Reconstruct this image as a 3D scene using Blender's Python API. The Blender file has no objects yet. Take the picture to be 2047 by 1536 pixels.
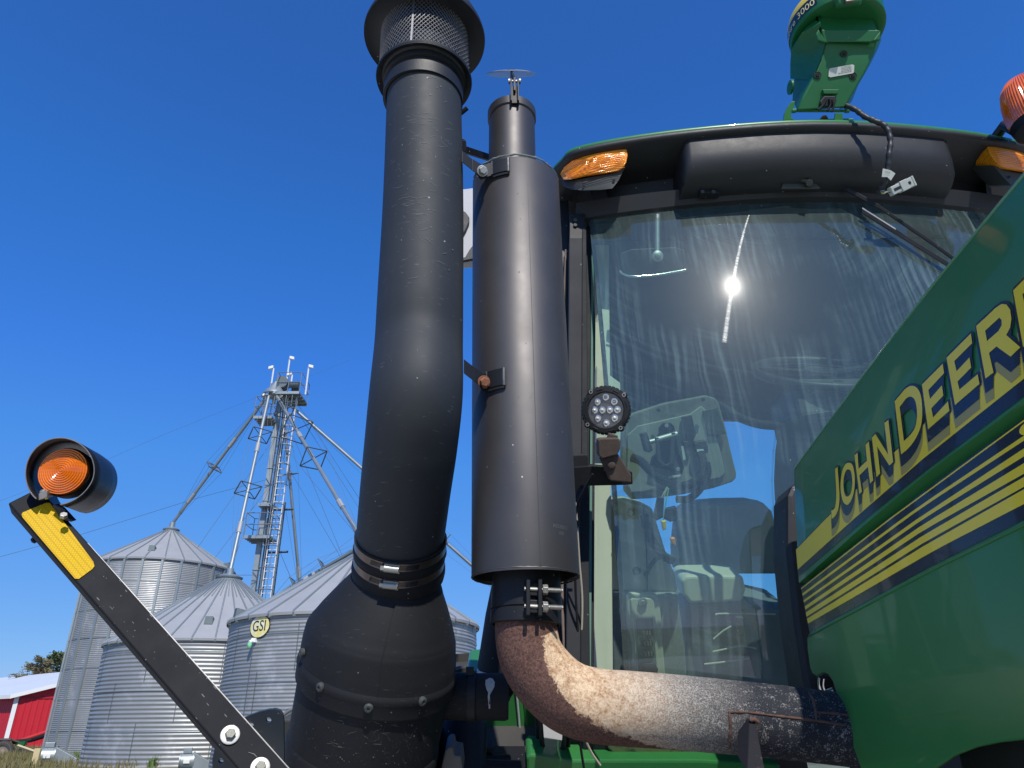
import bpy, bmesh, math, random
from mathutils import Vector, Matrix
random.seed(7)
R = math.radians
sc = bpy.context.scene

# ------------------------------------------------------------------ camera
F = 1443.9                      # focal length in photo pixels (photo 2047 x 1536)
CX, CY = 1023.5, 768.0
H = 1.7                         # eye height
u = Vector((1000.1 - CX, 2311.5 + CY, F)).normalized()      # world up in (right, up, forward) camera axes
fw = (Vector((0, 0, 1)) - u * u.z).normalized()
xx = u.cross(fw); xx = xx if xx.x > 0 else -xx
RIGHT = Vector((xx.x, fw.x, u.x)); UP = Vector((xx.y, fw.y, u.y)); FWD = Vector((xx.z, fw.z, u.z))
EYE = Vector((0, 0, H))
cam_d = bpy.data.cameras.new('camera'); cam = bpy.data.objects.new('camera', cam_d)
sc.collection.objects.link(cam); sc.camera = cam
cam_d.sensor_width = 36; cam_d.lens = 36 * F / 2047; cam_d.clip_end = 3000; cam_d.clip_start = 0.02
M = Matrix.Identity(4)
for i in range(3):
    M[i][0] = RIGHT[i]; M[i][1] = UP[i]; M[i][2] = -FWD[i]; M[i][3] = EYE[i]
cam.matrix_world = M

# ------------------------------------------------------------------ light
SUN_AZ, SUN_EL = 12.0, 47.0     # degrees to the right of straight behind the camera, height
S = Vector((math.sin(R(SUN_AZ)) * math.cos(R(SUN_EL)), -math.cos(R(SUN_AZ)) * math.cos(R(SUN_EL)), math.sin(R(SUN_EL))))
sd = bpy.data.lights.new('sun', 'SUN'); sd.energy = 4.2; sd.angle = R(0.53); sd.color = (1.0, 0.95, 0.87)
so = bpy.data.objects.new('sun', sd); sc.collection.objects.link(so)
so.rotation_euler = S.to_track_quat('Z', 'Y').to_euler(); so.location = (5, -8, 12)
w = bpy.data.worlds.new('World'); sc.world = w; w.use_nodes = True
nt = w.node_tree; nt.nodes.clear()
sky = nt.nodes.new('ShaderNodeTexSky'); sky.sky_type = 'NISHITA'; sky.sun_disc = False
sky.sun_elevation = R(SUN_EL); sky.sun_rotation = math.atan2(S.x, S.y)
sky.altitude = 300; sky.air_density = 1.0; sky.dust_density = 0.5; sky.ozone_density = 2.0
bg = nt.nodes.new('ShaderNodeBackground'); bg.inputs[1].default_value = 0.15
wo = nt.nodes.new('ShaderNodeOutputWorld')
# the camera's deep blue: a tone curve per channel on the sky's radiance
sc1 = nt.nodes.new('ShaderNodeVectorMath'); sc1.operation = 'SCALE'; sc1.inputs['Scale'].default_value = .15 / 2; nt.links.new(sky.outputs[0], sc1.inputs[0])
cv = nt.nodes.new('ShaderNodeRGBCurve'); nt.links.new(sc1.outputs[0], cv.inputs['Color'])
for ci, pts_ in enumerate((((.106, .027), (.13, .030), (.186, .048), (.266, .075), (.549, .156), (.857, .246), (2, .75)),
                           ((.182, .127), (.219, .162), (.312, .216), (.432, .29), (.825, .402), (1.117, .503), (2, .85)),
                           ((.343, .468), (.41, .578), (.549, .745), (.723, .82), (1.091, .889), (1.155, .90), (2, 1.05)))):
    c_ = cv.mapping.curves[ci]
    for k_, (x_, y_) in enumerate(pts_[:-1]): c_.points.new(x_ / 2, y_ / 2)
    c_.points[-1].location = (1, pts_[-1][1] / 2)
    for p_ in c_.points: p_.handle_type = 'VECTOR'
cv.mapping.update()
sc2 = nt.nodes.new('ShaderNodeVectorMath'); sc2.operation = 'SCALE'; sc2.inputs['Scale'].default_value = 2 / .15; nt.links.new(cv.outputs[0], sc2.inputs[0]); nt.links.new(sc2.outputs[0], bg.inputs[0])
nt.links.new(bg.outputs[0], wo.inputs[0])
sc.view_settings.view_transform = 'Standard'; sc.view_settings.look = 'None'
sc.view_settings.gamma = 1; sc.view_settings.exposure = 0.0
sc.render.engine = 'CYCLES'
sc.cycles.max_bounces = 10; sc.cycles.transparent_max_bounces = 16

# ------------------------------------------------------------------ measuring helpers
def ray(px, py): return RIGHT * ((px - CX) / F) + UP * ((CY - py) / F) + FWD
def P(px, py, D): return EYE + ray(px, py) * D
def onY(px, py, Y): r = ray(px, py); return EYE + r * (Y / r.y)
def onX(px, py, X): r = ray(px, py); return EYE + r * (X / r.x)
def onZ(px, py, Z): r = ray(px, py); return EYE + r * ((Z - H) / r.z)
def onplane(px, py, p0, n): r = ray(px, py); return EYE + r * ((p0 - EYE).dot(n) / r.dot(n))
def onfun(px, py, g, lo=0.4, hi=5.0):
    r = ray(px, py)                     # g(point) < 0 in front of the surface, > 0 behind it
    for _ in range(40):
        m = (lo + hi) / 2
        if g(EYE + r * m) < 0: lo = m
        else: hi = m
    return EYE + r * ((lo + hi) / 2)
def mpp(D): return D / F                # metres per photo pixel at depth D

# ------------------------------------------------------------------ materials
def node(nt, t, **kw):
    n = nt.nodes.new(t)
    for k, v in kw.items(): setattr(n, k, v)
    return n
def ramp(nt, src, p0, p1, c0=(0, 0, 0, 1), c1=(1, 1, 1, 1)):
    r = node(nt, 'ShaderNodeValToRGB'); r.color_ramp.elements[0].position = p0; r.color_ramp.elements[1].position = p1
    r.color_ramp.elements[0].color = c0; r.color_ramp.elements[1].color = c1
    nt.links.new(src, r.inputs[0]); return r.outputs[0]
def mixc(nt, fac, a, b):
    m = node(nt, 'ShaderNodeMix', data_type='RGBA')
    for i, v in ((0, fac), (6, a), (7, b)):
        if hasattr(v, 'is_output'): nt.links.new(v, m.inputs[i])
        else: m.inputs[i].default_value = v
    return m.outputs[2]
def noise(nt, co, scale, detail=4, rough=.6, map_scale=None):
    n = node(nt, 'ShaderNodeTexNoise'); n.inputs['Scale'].default_value = scale
    n.inputs['Detail'].default_value = detail; n.inputs['Roughness'].default_value = rough
    if map_scale:
        mp = node(nt, 'ShaderNodeMapping'); mp.inputs['Scale'].default_value = map_scale
        nt.links.new(co, mp.inputs[0]); co = mp.outputs[0]
    nt.links.new(co, n.inputs['Vector']); return n.outputs['Fac']
def c4(c): return (c[0], c[1], c[2], 1)
MATS = {}
def mat(name, col, rough=.5, metal=0.0, spec=.5, coat=0.0, var=.15, vscale=6, bump=0.0, bscale=300,
        specks=0.0, speck_col=(.45, .45, .42), speck_scale=60, scratch=0.0, rvar=.1, stain=None, stain_scale=9, stain_lo=.55, bands=None):
    m = bpy.data.materials.new(name); m.use_nodes = True; nt = m.node_tree; L = nt.links
    b = nt.nodes['Principled BSDF']; co = node(nt, 'ShaderNodeTexCoord').outputs['Object']
    base = c4(col)
    n1 = noise(nt, co, vscale, 6)
    base = mixc(nt, n1, c4([c * (1 - var) for c in col]), c4([min(1, c * (1 + var)) for c in col]))
    if stain:
        base = mixc(nt, ramp(nt, noise(nt, co, stain_scale, 8, .7), stain_lo, stain_lo + .12), base, c4(stain))
    if scratch:
        s = noise(nt, co, 40, 2, .5, (1, 1, 9)); base = mixc(nt, ramp(nt, s, .68, .74, (0, 0, 0, 1), (scratch, scratch, scratch, 1)), base, c4([.3, .3, .3]))
        s = noise(nt, co, 22, 3, .6, (8, 2, 1.5)); base = mixc(nt, ramp(nt, s, .7, .76, (0, 0, 0, 1), (scratch, scratch, scratch, 1)), base, c4([.25, .25, .24]))
    if specks:
        v = node(nt, 'ShaderNodeTexVoronoi'); v.inputs['Scale'].default_value = speck_scale; L.new(co, v.inputs['Vector'])
        sp = node(nt, 'ShaderNodeSeparateColor'); L.new(v.outputs['Color'], sp.inputs[0])
        th = node(nt, 'ShaderNodeMath', operation='MULTIPLY_ADD'); L.new(sp.outputs[1], th.inputs[0]); th.inputs[1].default_value = .13; th.inputs[2].default_value = .02
        wv = noise(nt, co, speck_scale * 4, 2, .5); t2 = node(nt, 'ShaderNodeMath', operation='MULTIPLY'); L.new(th.outputs[0], t2.inputs[0]); L.new(wv, t2.inputs[1]); t3 = node(nt, 'ShaderNodeMath', operation='MULTIPLY'); L.new(t2.outputs[0], t3.inputs[0]); t3.inputs[1].default_value = 1.8
        mk = node(nt, 'ShaderNodeMath', operation='LESS_THAN'); L.new(t3.outputs[0], mk.inputs[1]); L.new(v.outputs['Distance'], mk.inputs[0])
        k2 = node(nt, 'ShaderNodeMath', operation='LESS_THAN'); k2.inputs[1].default_value = specks; L.new(sp.outputs[0], k2.inputs[0])
        mm = node(nt, 'ShaderNodeMath', operation='MULTIPLY'); L.new(mk.outputs[0], mm.inputs[0]); L.new(k2.outputs[0], mm.inputs[1])
        base = mixc(nt, mm.outputs[0], base, c4(speck_col))
    if hasattr(base, 'is_output'): L.new(base, b.inputs['Base Color'])
    else: b.inputs['Base Color'].default_value = base
    rn = node(nt, 'ShaderNodeMapRange'); L.new(noise(nt, co, vscale * 2.3, 5), rn.inputs[0])
    rn.inputs[3].default_value = max(.02, rough - rvar); rn.inputs[4].default_value = min(1, rough + rvar); L.new(rn.outputs[0], b.inputs['Roughness'])
    b.inputs['Metallic'].default_value = metal; b.inputs['Specular IOR Level'].default_value = spec
    b.inputs['Coat Weight'].default_value = coat; b.inputs['Coat Roughness'].default_value = .04
    if bump:
        bp = node(nt, 'ShaderNodeBump'); bp.inputs['Strength'].default_value = bump; bp.inputs['Distance'].default_value = .001
        L.new(noise(nt, co, bscale, 3), bp.inputs['Height']); L.new(bp.outputs[0], b.inputs['Normal'])
    MATS[name] = m; return m

BLACK_PLASTIC = mat('textured black plastic', (.013, .014, .0155), .52, bump=.35, bscale=420, specks=.10, speck_scale=90, var=.3, vscale=14)
INTAKE = mat('satin black intake paint', (.030, .034, .038), .62, spec=.35, bump=.05, bscale=260, specks=.08, speck_scale=60, speck_col=(.3, .3, .29), scratch=.22, var=.25)
RUBBER = mat('weathered rubber', (.012, .013, .015), .7, spec=.3, bump=.15, bscale=220, specks=.12, speck_scale=85, speck_col=(.2, .19, .17), scratch=.10, var=.35)
MUFFLER = mat('dark grey heat paint', (.098, .093, .092), .50, metal=.70, spec=.4, var=.22, vscale=5, bump=.04, bscale=500, specks=.05, speck_scale=60, stain=(.11, .095, .085), stain_lo=.6, stain_scale=5)
DARK_STEEL = mat('black painted steel', (.012, .013, .016), .5, spec=.3, bump=.06, bscale=150, specks=.1, speck_scale=110, scratch=.05, var=.3)
PLATE = mat('worn black plate', (.035, .045, .055), .35, bump=.1, bscale=120, stain=(.10, .10, .10), stain_scale=70, stain_lo=.58, specks=.15, speck_scale=160)
WELD = mat('weld bead', (.12, .12, .12), .5, metal=.6, bump=.8, bscale=160)
ZINC = mat('zinc plated steel', (.46, .45, .41), .5, metal=.9, bump=.15, bscale=300, var=.2, vscale=60, stain=(.35, .32, .27), stain_scale=80, stain_lo=.6)
STAINLESS = mat('stainless band', (.20, .165, .14), .36, metal=.9, var=.25, vscale=40)
RUSTBOLT = mat('rusty bolt', (.30, .12, .06), .75, bump=.6, bscale=260, var=.4, vscale=80)
GREEN = mat('green paint', (.036, .190, .050), .35, coat=.32, spec=.35, var=.06, vscale=3, specks=.02, speck_scale=70)
GREEN_PL = mat('green plastic', (.010, .125, .032), .42, var=.1, vscale=10, bump=.1, bscale=300, specks=.03, speck_scale=150)
YELLOW_DECAL = mat('yellow decal film', (1.0, .72, .02), .32, coat=.35, var=.07, vscale=9, bump=.06, bscale=400)
BLACK_DECAL = mat('black decal film', (.010, .011, .016), .28, coat=.4, var=.1)
TAN_DECAL = mat('dull gold decal film', (.42, .34, .07), .32, coat=.35, var=.08)
YELLOW_PL = mat('yellow dome plastic', (.70, .52, .05), .4, var=.06)
ORANGE = None
GREY_PL = mat('grey lamp housing', (.060, .066, .064), .6, spec=.3, bump=.1, var=.15, specks=.04)
WHITE_PL = mat('pale connector plastic', (.50, .52, .47), .5, var=.1, vscale=30)
LABEL = mat('paper label', (.55, .57, .5), .6, var=.12, vscale=40)
BEIGE = mat('beige trim plastic', (.52, .50, .38), .6, bump=.3, bscale=700, var=.08, vscale=8)
BEIGE_D = mat('darker beige trim', (.27, .27, .22), .65, bump=.3, bscale=700, var=.1)
FABRIC = mat('grey fabric panel', (.22, .235, .225), .9, bump=.7, bscale=900, var=.35, vscale=160)
SEAT = mat('grey seat cloth', (.15, .17, .18), .95, bump=.5, bscale=600, var=.2, vscale=20)
HEADLINER = mat('dark headliner', (.022, .026, .03), .95, var=.2)
RUSTY_IRON = mat('rusty bracket iron', (.085, .060, .048), .8, bump=.6, bscale=200, var=.4, vscale=60, specks=.12, speck_scale=220, speck_col=(.2, .14, .1))
CREAM = mat('cream wire jacket', (.55, .50, .38), .5, var=.1)
PALE_FOAM = mat('brown coil cord', (.16, .12, .10), .8, var=.3, vscale=80)
SILVER = mat('bright chrome', (.75, .75, .75), .12, metal=1, var=.05)
GALV = mat('galvanised sheet', (.345, .355, .355), .52, metal=.45, var=.22, vscale=.9, rvar=.12, stain=(.50, .50, .49), stain_scale=.9, stain_lo=.55)
GALV_ROOF = mat('galvanised roof sheet', (.37, .375, .375), .6, metal=.2, var=.12, vscale=1.5, rvar=.1)
GALV_D = mat('dull galvanised steel', (.33, .37, .38), .5, metal=.6, var=.2, vscale=2)
GALV_DK = mat('weathered dark steel', (.14, .17, .18), .55, metal=.5, var=.25, vscale=2)
WHITE_PAINT = mat('white painted metal', (.80, .80, .78), .5, var=.05, vscale=2)
BARN_RED = mat('red painted siding', (.52, .012, .025), .5, var=.08, vscale=1.2)
ROOF_WHITE = mat('pale metal roofing', (.62, .65, .68), .5, var=.07, vscale=1)
BARK = mat('bark', (.09, .06, .045), .9, var=.3)
TYRE = mat('dusty tyre', (.05, .048, .045), .85, var=.3, vscale=8)
RIM = mat('faded rim paint', (.30, .24, .19), .7, var=.3, vscale=6)
WOODPOST = mat('cream painted post', (.62, .50, .27), .6, var=.15, vscale=10, stain=(.35, .12, .05), stain_scale=14, stain_lo=.62)
TARP_RED = mat('red auger paint', (.55, .04, .03), .45, var=.1)
FLARE_WIRE_GREEN = mat('green flare and wire tint', (.25, .65, .35), .15, var=.1)  # bulb's green is a lens flare put into the colour; a wire shares it
CONCRETE = mat('concrete pad', (.38, .36, .33), .85, var=.15, vscale=3, bump=.3)

def lens_mat(name, col, rib_scale=90, flutes=True):
    m = bpy.data.materials.new(name); m.use_nodes = True; nt = m.node_tree; L = nt.links
    b = nt.nodes['Principled BSDF']; b.inputs['Base Color'].default_value = c4(col)
    b.inputs['Roughness'].default_value = .12; b.inputs['Coat Weight'].default_value = .6
    b.inputs['Subsurface Weight'].default_value = .0
    co = node(nt, 'ShaderNodeTexCoord').outputs['Object']
    w1 = node(nt, 'ShaderNodeTexWave', bands_direction='Z'); w1.inputs['Scale'].default_value = 46; w1.inputs['Distortion'].default_value = .6; L.new(co, w1.inputs['Vector'])
    w2 = node(nt, 'ShaderNodeTexWave', bands_direction='X'); w2.inputs['Scale'].default_value = 75; L.new(co, w2.inputs['Vector'])
    mm = node(nt, 'ShaderNodeMath', operation='MULTIPLY_ADD'); L.new(w1.outputs['Fac'], mm.inputs[0]); mm.inputs[1].default_value = .65 if flutes else .1
    m2 = node(nt, 'ShaderNodeMath', operation='MULTIPLY_ADD'); L.new(w2.outputs['Fac'], m2.inputs[0]); m2.inputs[1].default_value = .35 if flutes else .1; L.new(noise(nt, co, 14, 2), m2.inputs[2]); L.new(m2.outputs[0], mm.inputs[2])
    L.new(mixc(nt, ramp(nt, mm.outputs[0], .35, 1.15), c4([col[0] * .62, col[1] * .45, col[2] * .3]), c4(col)), b.inputs['Base Color'])
    bp = node(nt, 'ShaderNodeBump'); bp.inputs['Strength'].default_value = .6 if flutes else .0; bp.inputs['Distance'].default_value = .002; L.new(mm.outputs[0], bp.inputs['Height']); L.new(bp.outputs[0], b.inputs['Normal'])
    return m
ORANGE = lens_mat('amber lens', (1.0, .36, .012))
ORANGE_DK = lens_mat('deep amber lens', (.95, .24, .008), flutes=False)
BEACON_M = lens_mat('orange beacon lens', (1.0, .20, .008), flutes=False)
ARM = mat('black arm paint', (.011, .012, .015), .62, spec=.16, bump=.05, bscale=150, specks=.1, speck_scale=90, var=.25, speck_col=(.2, .2, .2))

def glass_mat(name, tint, refl=1.0, dirt=True, pivot=None):
    m = bpy.data.materials.new(name); m.use_nodes = True; nt = m.node_tree; L = nt.links
    nt.nodes.clear(); out = node(nt, 'ShaderNodeOutputMaterial')
    tr = node(nt, 'ShaderNodeBsdfTransparent'); tr.inputs[0].default_value = c4(tint)
    gl = node(nt, 'ShaderNodeBsdfGlossy'); gl.inputs['Roughness'].default_value = .012; gl.inputs[0].default_value = (1, 1, 1, 1)
    lw = node(nt, 'ShaderNodeLayerWeight'); lw.inputs[0].default_value = .5       # facing term works for both sides of a thin pane
    pw = node(nt, 'ShaderNodeMath', operation='POWER'); L.new(lw.outputs['Facing'], pw.inputs[0]); pw.inputs[1].default_value = 5
    ml = node(nt, 'ShaderNodeMath', operation='MULTIPLY_ADD'); L.new(pw.outputs[0], ml.inputs[0]); ml.inputs[1].default_value = .9; ml.inputs[2].default_value = .078 * refl; ml.use_clamp = True
    mx = node(nt, 'ShaderNodeMixShader'); L.new(ml.outputs[0], mx.inputs[0]); L.new(tr.outputs[0], mx.inputs[1]); L.new(gl.outputs[0], mx.inputs[2])
    last = mx.outputs[0]
    co = node(nt, 'ShaderNodeTexCoord').outputs['Object']
    if dirt:
        # polar coordinates round the wiper pivot: wiping leaves arcs of dust
        sub = node(nt, 'ShaderNodeVectorMath', operation='SUBTRACT'); L.new(co, sub.inputs[0]); sub.inputs[1].default_value = pivot
        ln = node(nt, 'ShaderNodeVectorMath', operation='LENGTH'); L.new(sub.outputs[0], ln.inputs[0])
        sx = node(nt, 'ShaderNodeSeparateXYZ'); L.new(sub.outputs[0], sx.inputs[0])
        at = node(nt, 'ShaderNodeMath', operation='ARCTAN2'); L.new(sx.outputs['X'], at.inputs[0]); L.new(sx.outputs['Z'], at.inputs[1])
        cb = node(nt, 'ShaderNodeCombineXYZ'); L.new(ln.outputs['Value'], cb.inputs[0]); L.new(at.outputs[0], cb.inputs[1])
        arcs = noise(nt, cb.outputs[0], 1.0, 3, .65, (120, 1.0, 1))
        patch = noise(nt, co, 4.2, 4, .55)
        a1 = ramp(nt, arcs, .46, .84)
        wp = node(nt, 'ShaderNodeTexNoise'); wp.inputs['Scale'].default_value = 5; L.new(co, wp.inputs['Vector'])
        wm = node(nt, 'ShaderNodeVectorMath', operation='MULTIPLY_ADD'); L.new(wp.outputs['Color'], wm.inputs[0]); wm.inputs[1].default_value = (.035, .035, .035); L.new(co, wm.inputs[2])
        vert = noise(nt, wm.outputs[0], 1.0, 1.6, .5, (95, 20, 2.2)); a2 = ramp(nt, vert, .44, .86)
        fine = noise(nt, co, 420, 2, .5); a3 = ramp(nt, fine, .66, .74)
        pm = ramp(nt, patch, .40, .66)
        add = mixc(nt, .72, a1, a2)
        mul = node(nt, 'ShaderNodeMix', data_type='RGBA', blend_type='MULTIPLY'); mul.inputs[0].default_value = 1
        L.new(add, mul.inputs[6]); L.new(pm, mul.inputs[7])
        addf = node(nt, 'ShaderNodeMath', operation='MULTIPLY_ADD'); L.new(mul.outputs[2], addf.inputs[0]); addf.inputs[1].default_value = .27
        # a film of dust plus fine specks, its teal tint painting in sky reflection
        f2 = node(nt, 'ShaderNodeMath', operation='MULTIPLY_ADD'); L.new(a3, f2.inputs[0]); f2.inputs[1].default_value = .10; f2.inputs[2].default_value = .050
        L.new(f2.outputs[0], addf.inputs[2])
        df = node(nt, 'ShaderNodeBsdfDiffuse'); df.inputs[0].default_value = (.44, .66, .66, 1)
        mx2 = node(nt, 'ShaderNodeMixShader'); L.new(addf.outputs[0], mx2.inputs[0]); L.new(last, mx2.inputs[1]); L.new(df.outputs[0], mx2.inputs[2]); last = mx2.outputs[0]
        # wiper arcs: very fine concentric scratches spread the sun's reflection along the radius
        an = node(nt, 'ShaderNodeBsdfAnisotropic') if hasattr(bpy.types, 'ShaderNodeBsdfAnisotropic') else node(nt, 'ShaderNodeBsdfGlossy')
        an.inputs['Roughness'].default_value = .13; an.inputs['Anisotropy'].default_value = .95; an.inputs[0].default_value = (.9, .95, 1, 1)
        cr = node(nt, 'ShaderNodeVectorMath', operation='CROSS_PRODUCT'); L.new(sub.outputs[0], cr.inputs[0])
        gn = node(nt, 'ShaderNodeNewGeometry'); L.new(gn.outputs['Normal'], cr.inputs[1])
        L.new(cr.outputs[0], an.inputs['Tangent'])
        band = noise(nt, cb.outputs[0], 1.0, 2, .5, (190, 3, 1)); bm_ = ramp(nt, band, .35, .65, (.0010, .0010, .0010, 1), (.0024, .0024, .0024, 1))
        g1 = node(nt, 'ShaderNodeMath', operation='GREATER_THAN'); L.new(ln.outputs['Value'], g1.inputs[0]); g1.inputs[1].default_value = .12
        g2_ = node(nt, 'ShaderNodeMath', operation='LESS_THAN'); L.new(ln.outputs['Value'], g2_.inputs[0]); g2_.inputs[1].default_value = .60
        g3_ = node(nt, 'ShaderNodeMath', operation='MULTIPLY'); L.new(g1.outputs[0], g3_.inputs[0]); L.new(g2_.outputs[0], g3_.inputs[1])
        g4_ = node(nt, 'ShaderNodeMath', operation='MULTIPLY'); L.new(g3_.outputs[0], g4_.inputs[0]); L.new(bm_, g4_.inputs[1])
        for rgh, wgt in ((.040, .0016), (.13, .0014), (.32, .0045)):      # dust scatters the sun's reflection a little
            gx = node(nt, 'ShaderNodeBsdfGlossy'); gx.inputs['Roughness'].default_value = rgh; mq = node(nt, 'ShaderNodeMixShader'); mq.inputs[0].default_value = wgt
            L.new(last, mq.inputs[1]); L.new(gx.outputs[0], mq.inputs[2]); last = mq.outputs[0]
        mx3 = node(nt, 'ShaderNodeMixShader'); L.new(g4_.outputs[0], mx3.inputs[0])
        L.new(last, mx3.inputs[1]); L.new(an.outputs[0], mx3.inputs[2]); last = mx3.outputs[0]
    L.new(last, out.inputs[0]); return m

# ------------------------------------------------------------------ mesh helpers
class MB:
    """collects geometry into one mesh"""
    def __init__(s): s.v = []; s.f = []; s.attr = {}; s.split = None
    def mark(s, m2): s.split = len(s.f); s.mat2 = m2; return s
    def add(s, vs, fs):
        o = len(s.v); s.v += [Vector(v) for v in vs]; s.f += [[i + o for i in f] for f in fs]; return s
    def rings(s, rings, closed=True, cap0=True, cap1=True, wrap=False):
        n = len(rings[0]); vs = [p for r in rings for p in r]; fs = []
        m = len(rings)
        for i in range(m - 1 + (1 if wrap else 0)):
            j = (i + 1) % m
            for k in range(n if closed else n - 1):
                l = (k + 1) % n
                fs.append([i * n + k, i * n + l, j * n + l, j * n + k])
        if closed and cap0 and not wrap: fs.append(list(range(n))[::-1])
        if closed and cap1 and not wrap: fs.append([(m - 1) * n + k for k in range(n)])
        return s.add(vs, fs)
    def tube(s, pts, r, n=16, cap=True, axes=None):
        pts = [Vector(p) for p in pts]; m = len(pts); rs = r if isinstance(r, (list, tuple)) else [r] * m
        T = []
        for i in range(m):
            a = pts[max(0, i - 1)]; b = pts[min(m - 1, i + 1)]; T.append((b - a).normalized())
        nrm = T[0].orthogonal().normalized() if axes is None else (Vector(axes) - T[0] * Vector(axes).dot(T[0])).normalized()
        out = []
        for i in range(m):
            nrm = (nrm - T[i] * nrm.dot(T[i])).normalized(); b = T[i].cross(nrm)
            out.append([pts[i] + (nrm * math.cos(2 * math.pi * k / n) + b * math.sin(2 * math.pi * k / n)) * rs[i] for k in range(n)])
        return s.rings(out, True, cap, cap)
    def cyl(s, a, b, r, n=24, cap=True, r2=None): return s.tube([a, b], [r, r if r2 is None else r2], n, cap)
    def lathe(s, o, ax, prof, n=48, ref=None, cap0=False, cap1=False, wrap=False):
        o = Vector(o); ax = Vector(ax).normalized()
        e = (ax.orthogonal() if ref is None else Vector(ref) - ax * Vector(ref).dot(ax)).normalized(); g = ax.cross(e)
        return s.rings([[o + ax * h + (e * math.cos(2 * math.pi * k / n) + g * math.sin(2 * math.pi * k / n)) * r for k in range(n)] for r, h in prof], True, cap0, cap1, wrap)
    def box(s, c, ex, ey, ez):           # centre and three half-axis vectors
        c, ex, ey, ez = map(Vector, (c, ex, ey, ez))
        vs = [c + ex * a + ey * b + ez * d for a in (-1, 1) for b in (-1, 1) for d in (-1, 1)]
        return s.add(vs, [[0, 1, 3, 2], [4, 6, 7, 5], [0, 4, 5, 1], [2, 3, 7, 6], [0, 2, 6, 4], [1, 5, 7, 3]])
    def beam(s, a, b, wv, hv):           # bar from a to b, half-width vectors
        a, b, wv, hv = map(Vector, (a, b, wv, hv))
        return s.rings([[p + wv + hv, p - wv + hv, p - wv - hv, p + wv - hv] for p in (a, b)])
    def bar(s, a, b, t=.02):             # square bar
        a, b = Vector(a), Vector(b); d = (b - a).normalized(); w = d.orthogonal().normalized() * t; h = d.cross(w)
        return s.beam(a, b, w, h)
    def prism(s, pts, ext):
        pts = [Vector(p) for p in pts]; ext = Vector(ext); return s.rings([pts, [p + ext for p in pts]])
    def build(s, name, m, parent=None, smooth=None, bevel=0, solid=0, loc=None, subd=0, segs=2):
        me = bpy.data.meshes.new(name); me.from_pydata([tuple(v) for v in s.v], [], s.f); me.update()
        bm = bmesh.new(); bm.from_mesh(me); bmesh.ops.recalc_face_normals(bm, faces=bm.faces)
        bm.to_mesh(me); bm.free()
        for k, vals in s.attr.items():
            a = me.attributes.new(k, 'FLOAT', 'POINT'); a.data.foreach_set('value', vals)
        o = bpy.data.objects.new(name, me); sc.collection.objects.link(o); me.materials.append(m)
        if solid:
            md = o.modifiers.new('solid', 'SOLIDIFY'); md.thickness = solid; md.offset = 0
        if bevel:
            md = o.modifiers.new('bevel', 'BEVEL'); md.width = bevel; md.segments = segs; md.limit_method = 'ANGLE'; md.angle_limit = R(35)
        if subd:
            md = o.modifiers.new('sub', 'SUBSURF'); md.levels = subd; md.render_levels = subd
        if smooth is not None:
            for p in me.polygons: p.use_smooth = True
            me.set_sharp_from_angle(angle=R(smooth))
        if s.split is not None:                    # faces added after mark() carry the second material
            me.materials.append(s.mat2)
            for p in me.polygons[s.split:]: p.material_index = 1
        if parent is not None: adopt(o, parent)
        return o
def adopt(o, parent):
    o.parent = parent
    # children sit in world coordinates; only a thing's root carries a location
    o.matrix_parent_inverse = Matrix.Translation(-parent.location) if parent.parent is None else Matrix.Identity(4)
def thing(name, label, cat, loc=(0, 0, 0), group=None):
    o = bpy.data.objects.new(name, None); sc.collection.objects.link(o); o.location = loc; o.empty_display_size = .1
    return tag(o, label, cat, group)
def tag(o, label=None, cat=None, group=None, kind=None):
    if label: o['label'] = label
    if cat: o['category'] = cat
    if group: o['group'] = group
    if kind: o['kind'] = kind
    return o
def smoothpath(pts, k=6):
    pts = [Vector(p) for p in pts]; out = []
    for i in range(len(pts) - 1):
        p0 = pts[max(0, i - 1)]; p1 = pts[i]; p2 = pts[i + 1]; p3 = pts[min(len(pts) - 1, i + 2)]
        for j in range(k):
            t = j / k
            out.append(.5 * ((2 * p1) + (p2 - p0) * t + (2 * p0 - 5 * p1 + 4 * p2 - p3) * t * t + (3 * p1 - p0 - 3 * p2 + p3) * t ** 3))
    out.append(pts[-1]); return out
def lerp(a, b, t): return a + (b - a) * t
def hexhead(mb, c, ax, r, h, ref=None):
    return mb.lathe(c, ax, [(r, 0), (r, h * .85), (r * .88, h)], 6, ref, cap0=True, cap1=True)
def text_mesh(body, size=1.0):
    cu = bpy.data.curves.new('t', 'FONT'); cu.body = body; cu.size = size; cu.resolution_u = 4; cu.align_x = 'CENTER'; cu.align_y = 'CENTER'
    o = bpy.data.objects.new('t', cu); sc.collection.objects.link(o)
    bpy.context.view_layer.update()
    me = bpy.data.meshes.new_from_object(o.evaluated_get(bpy.context.evaluated_depsgraph_get()))
    vs = [v.co.copy() for v in me.vertices]; fs = [list(p.vertices) for p in me.polygons]
    bpy.data.objects.remove(o); bpy.data.curves.remove(cu); bpy.data.meshes.remove(me); return vs, fs

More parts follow.
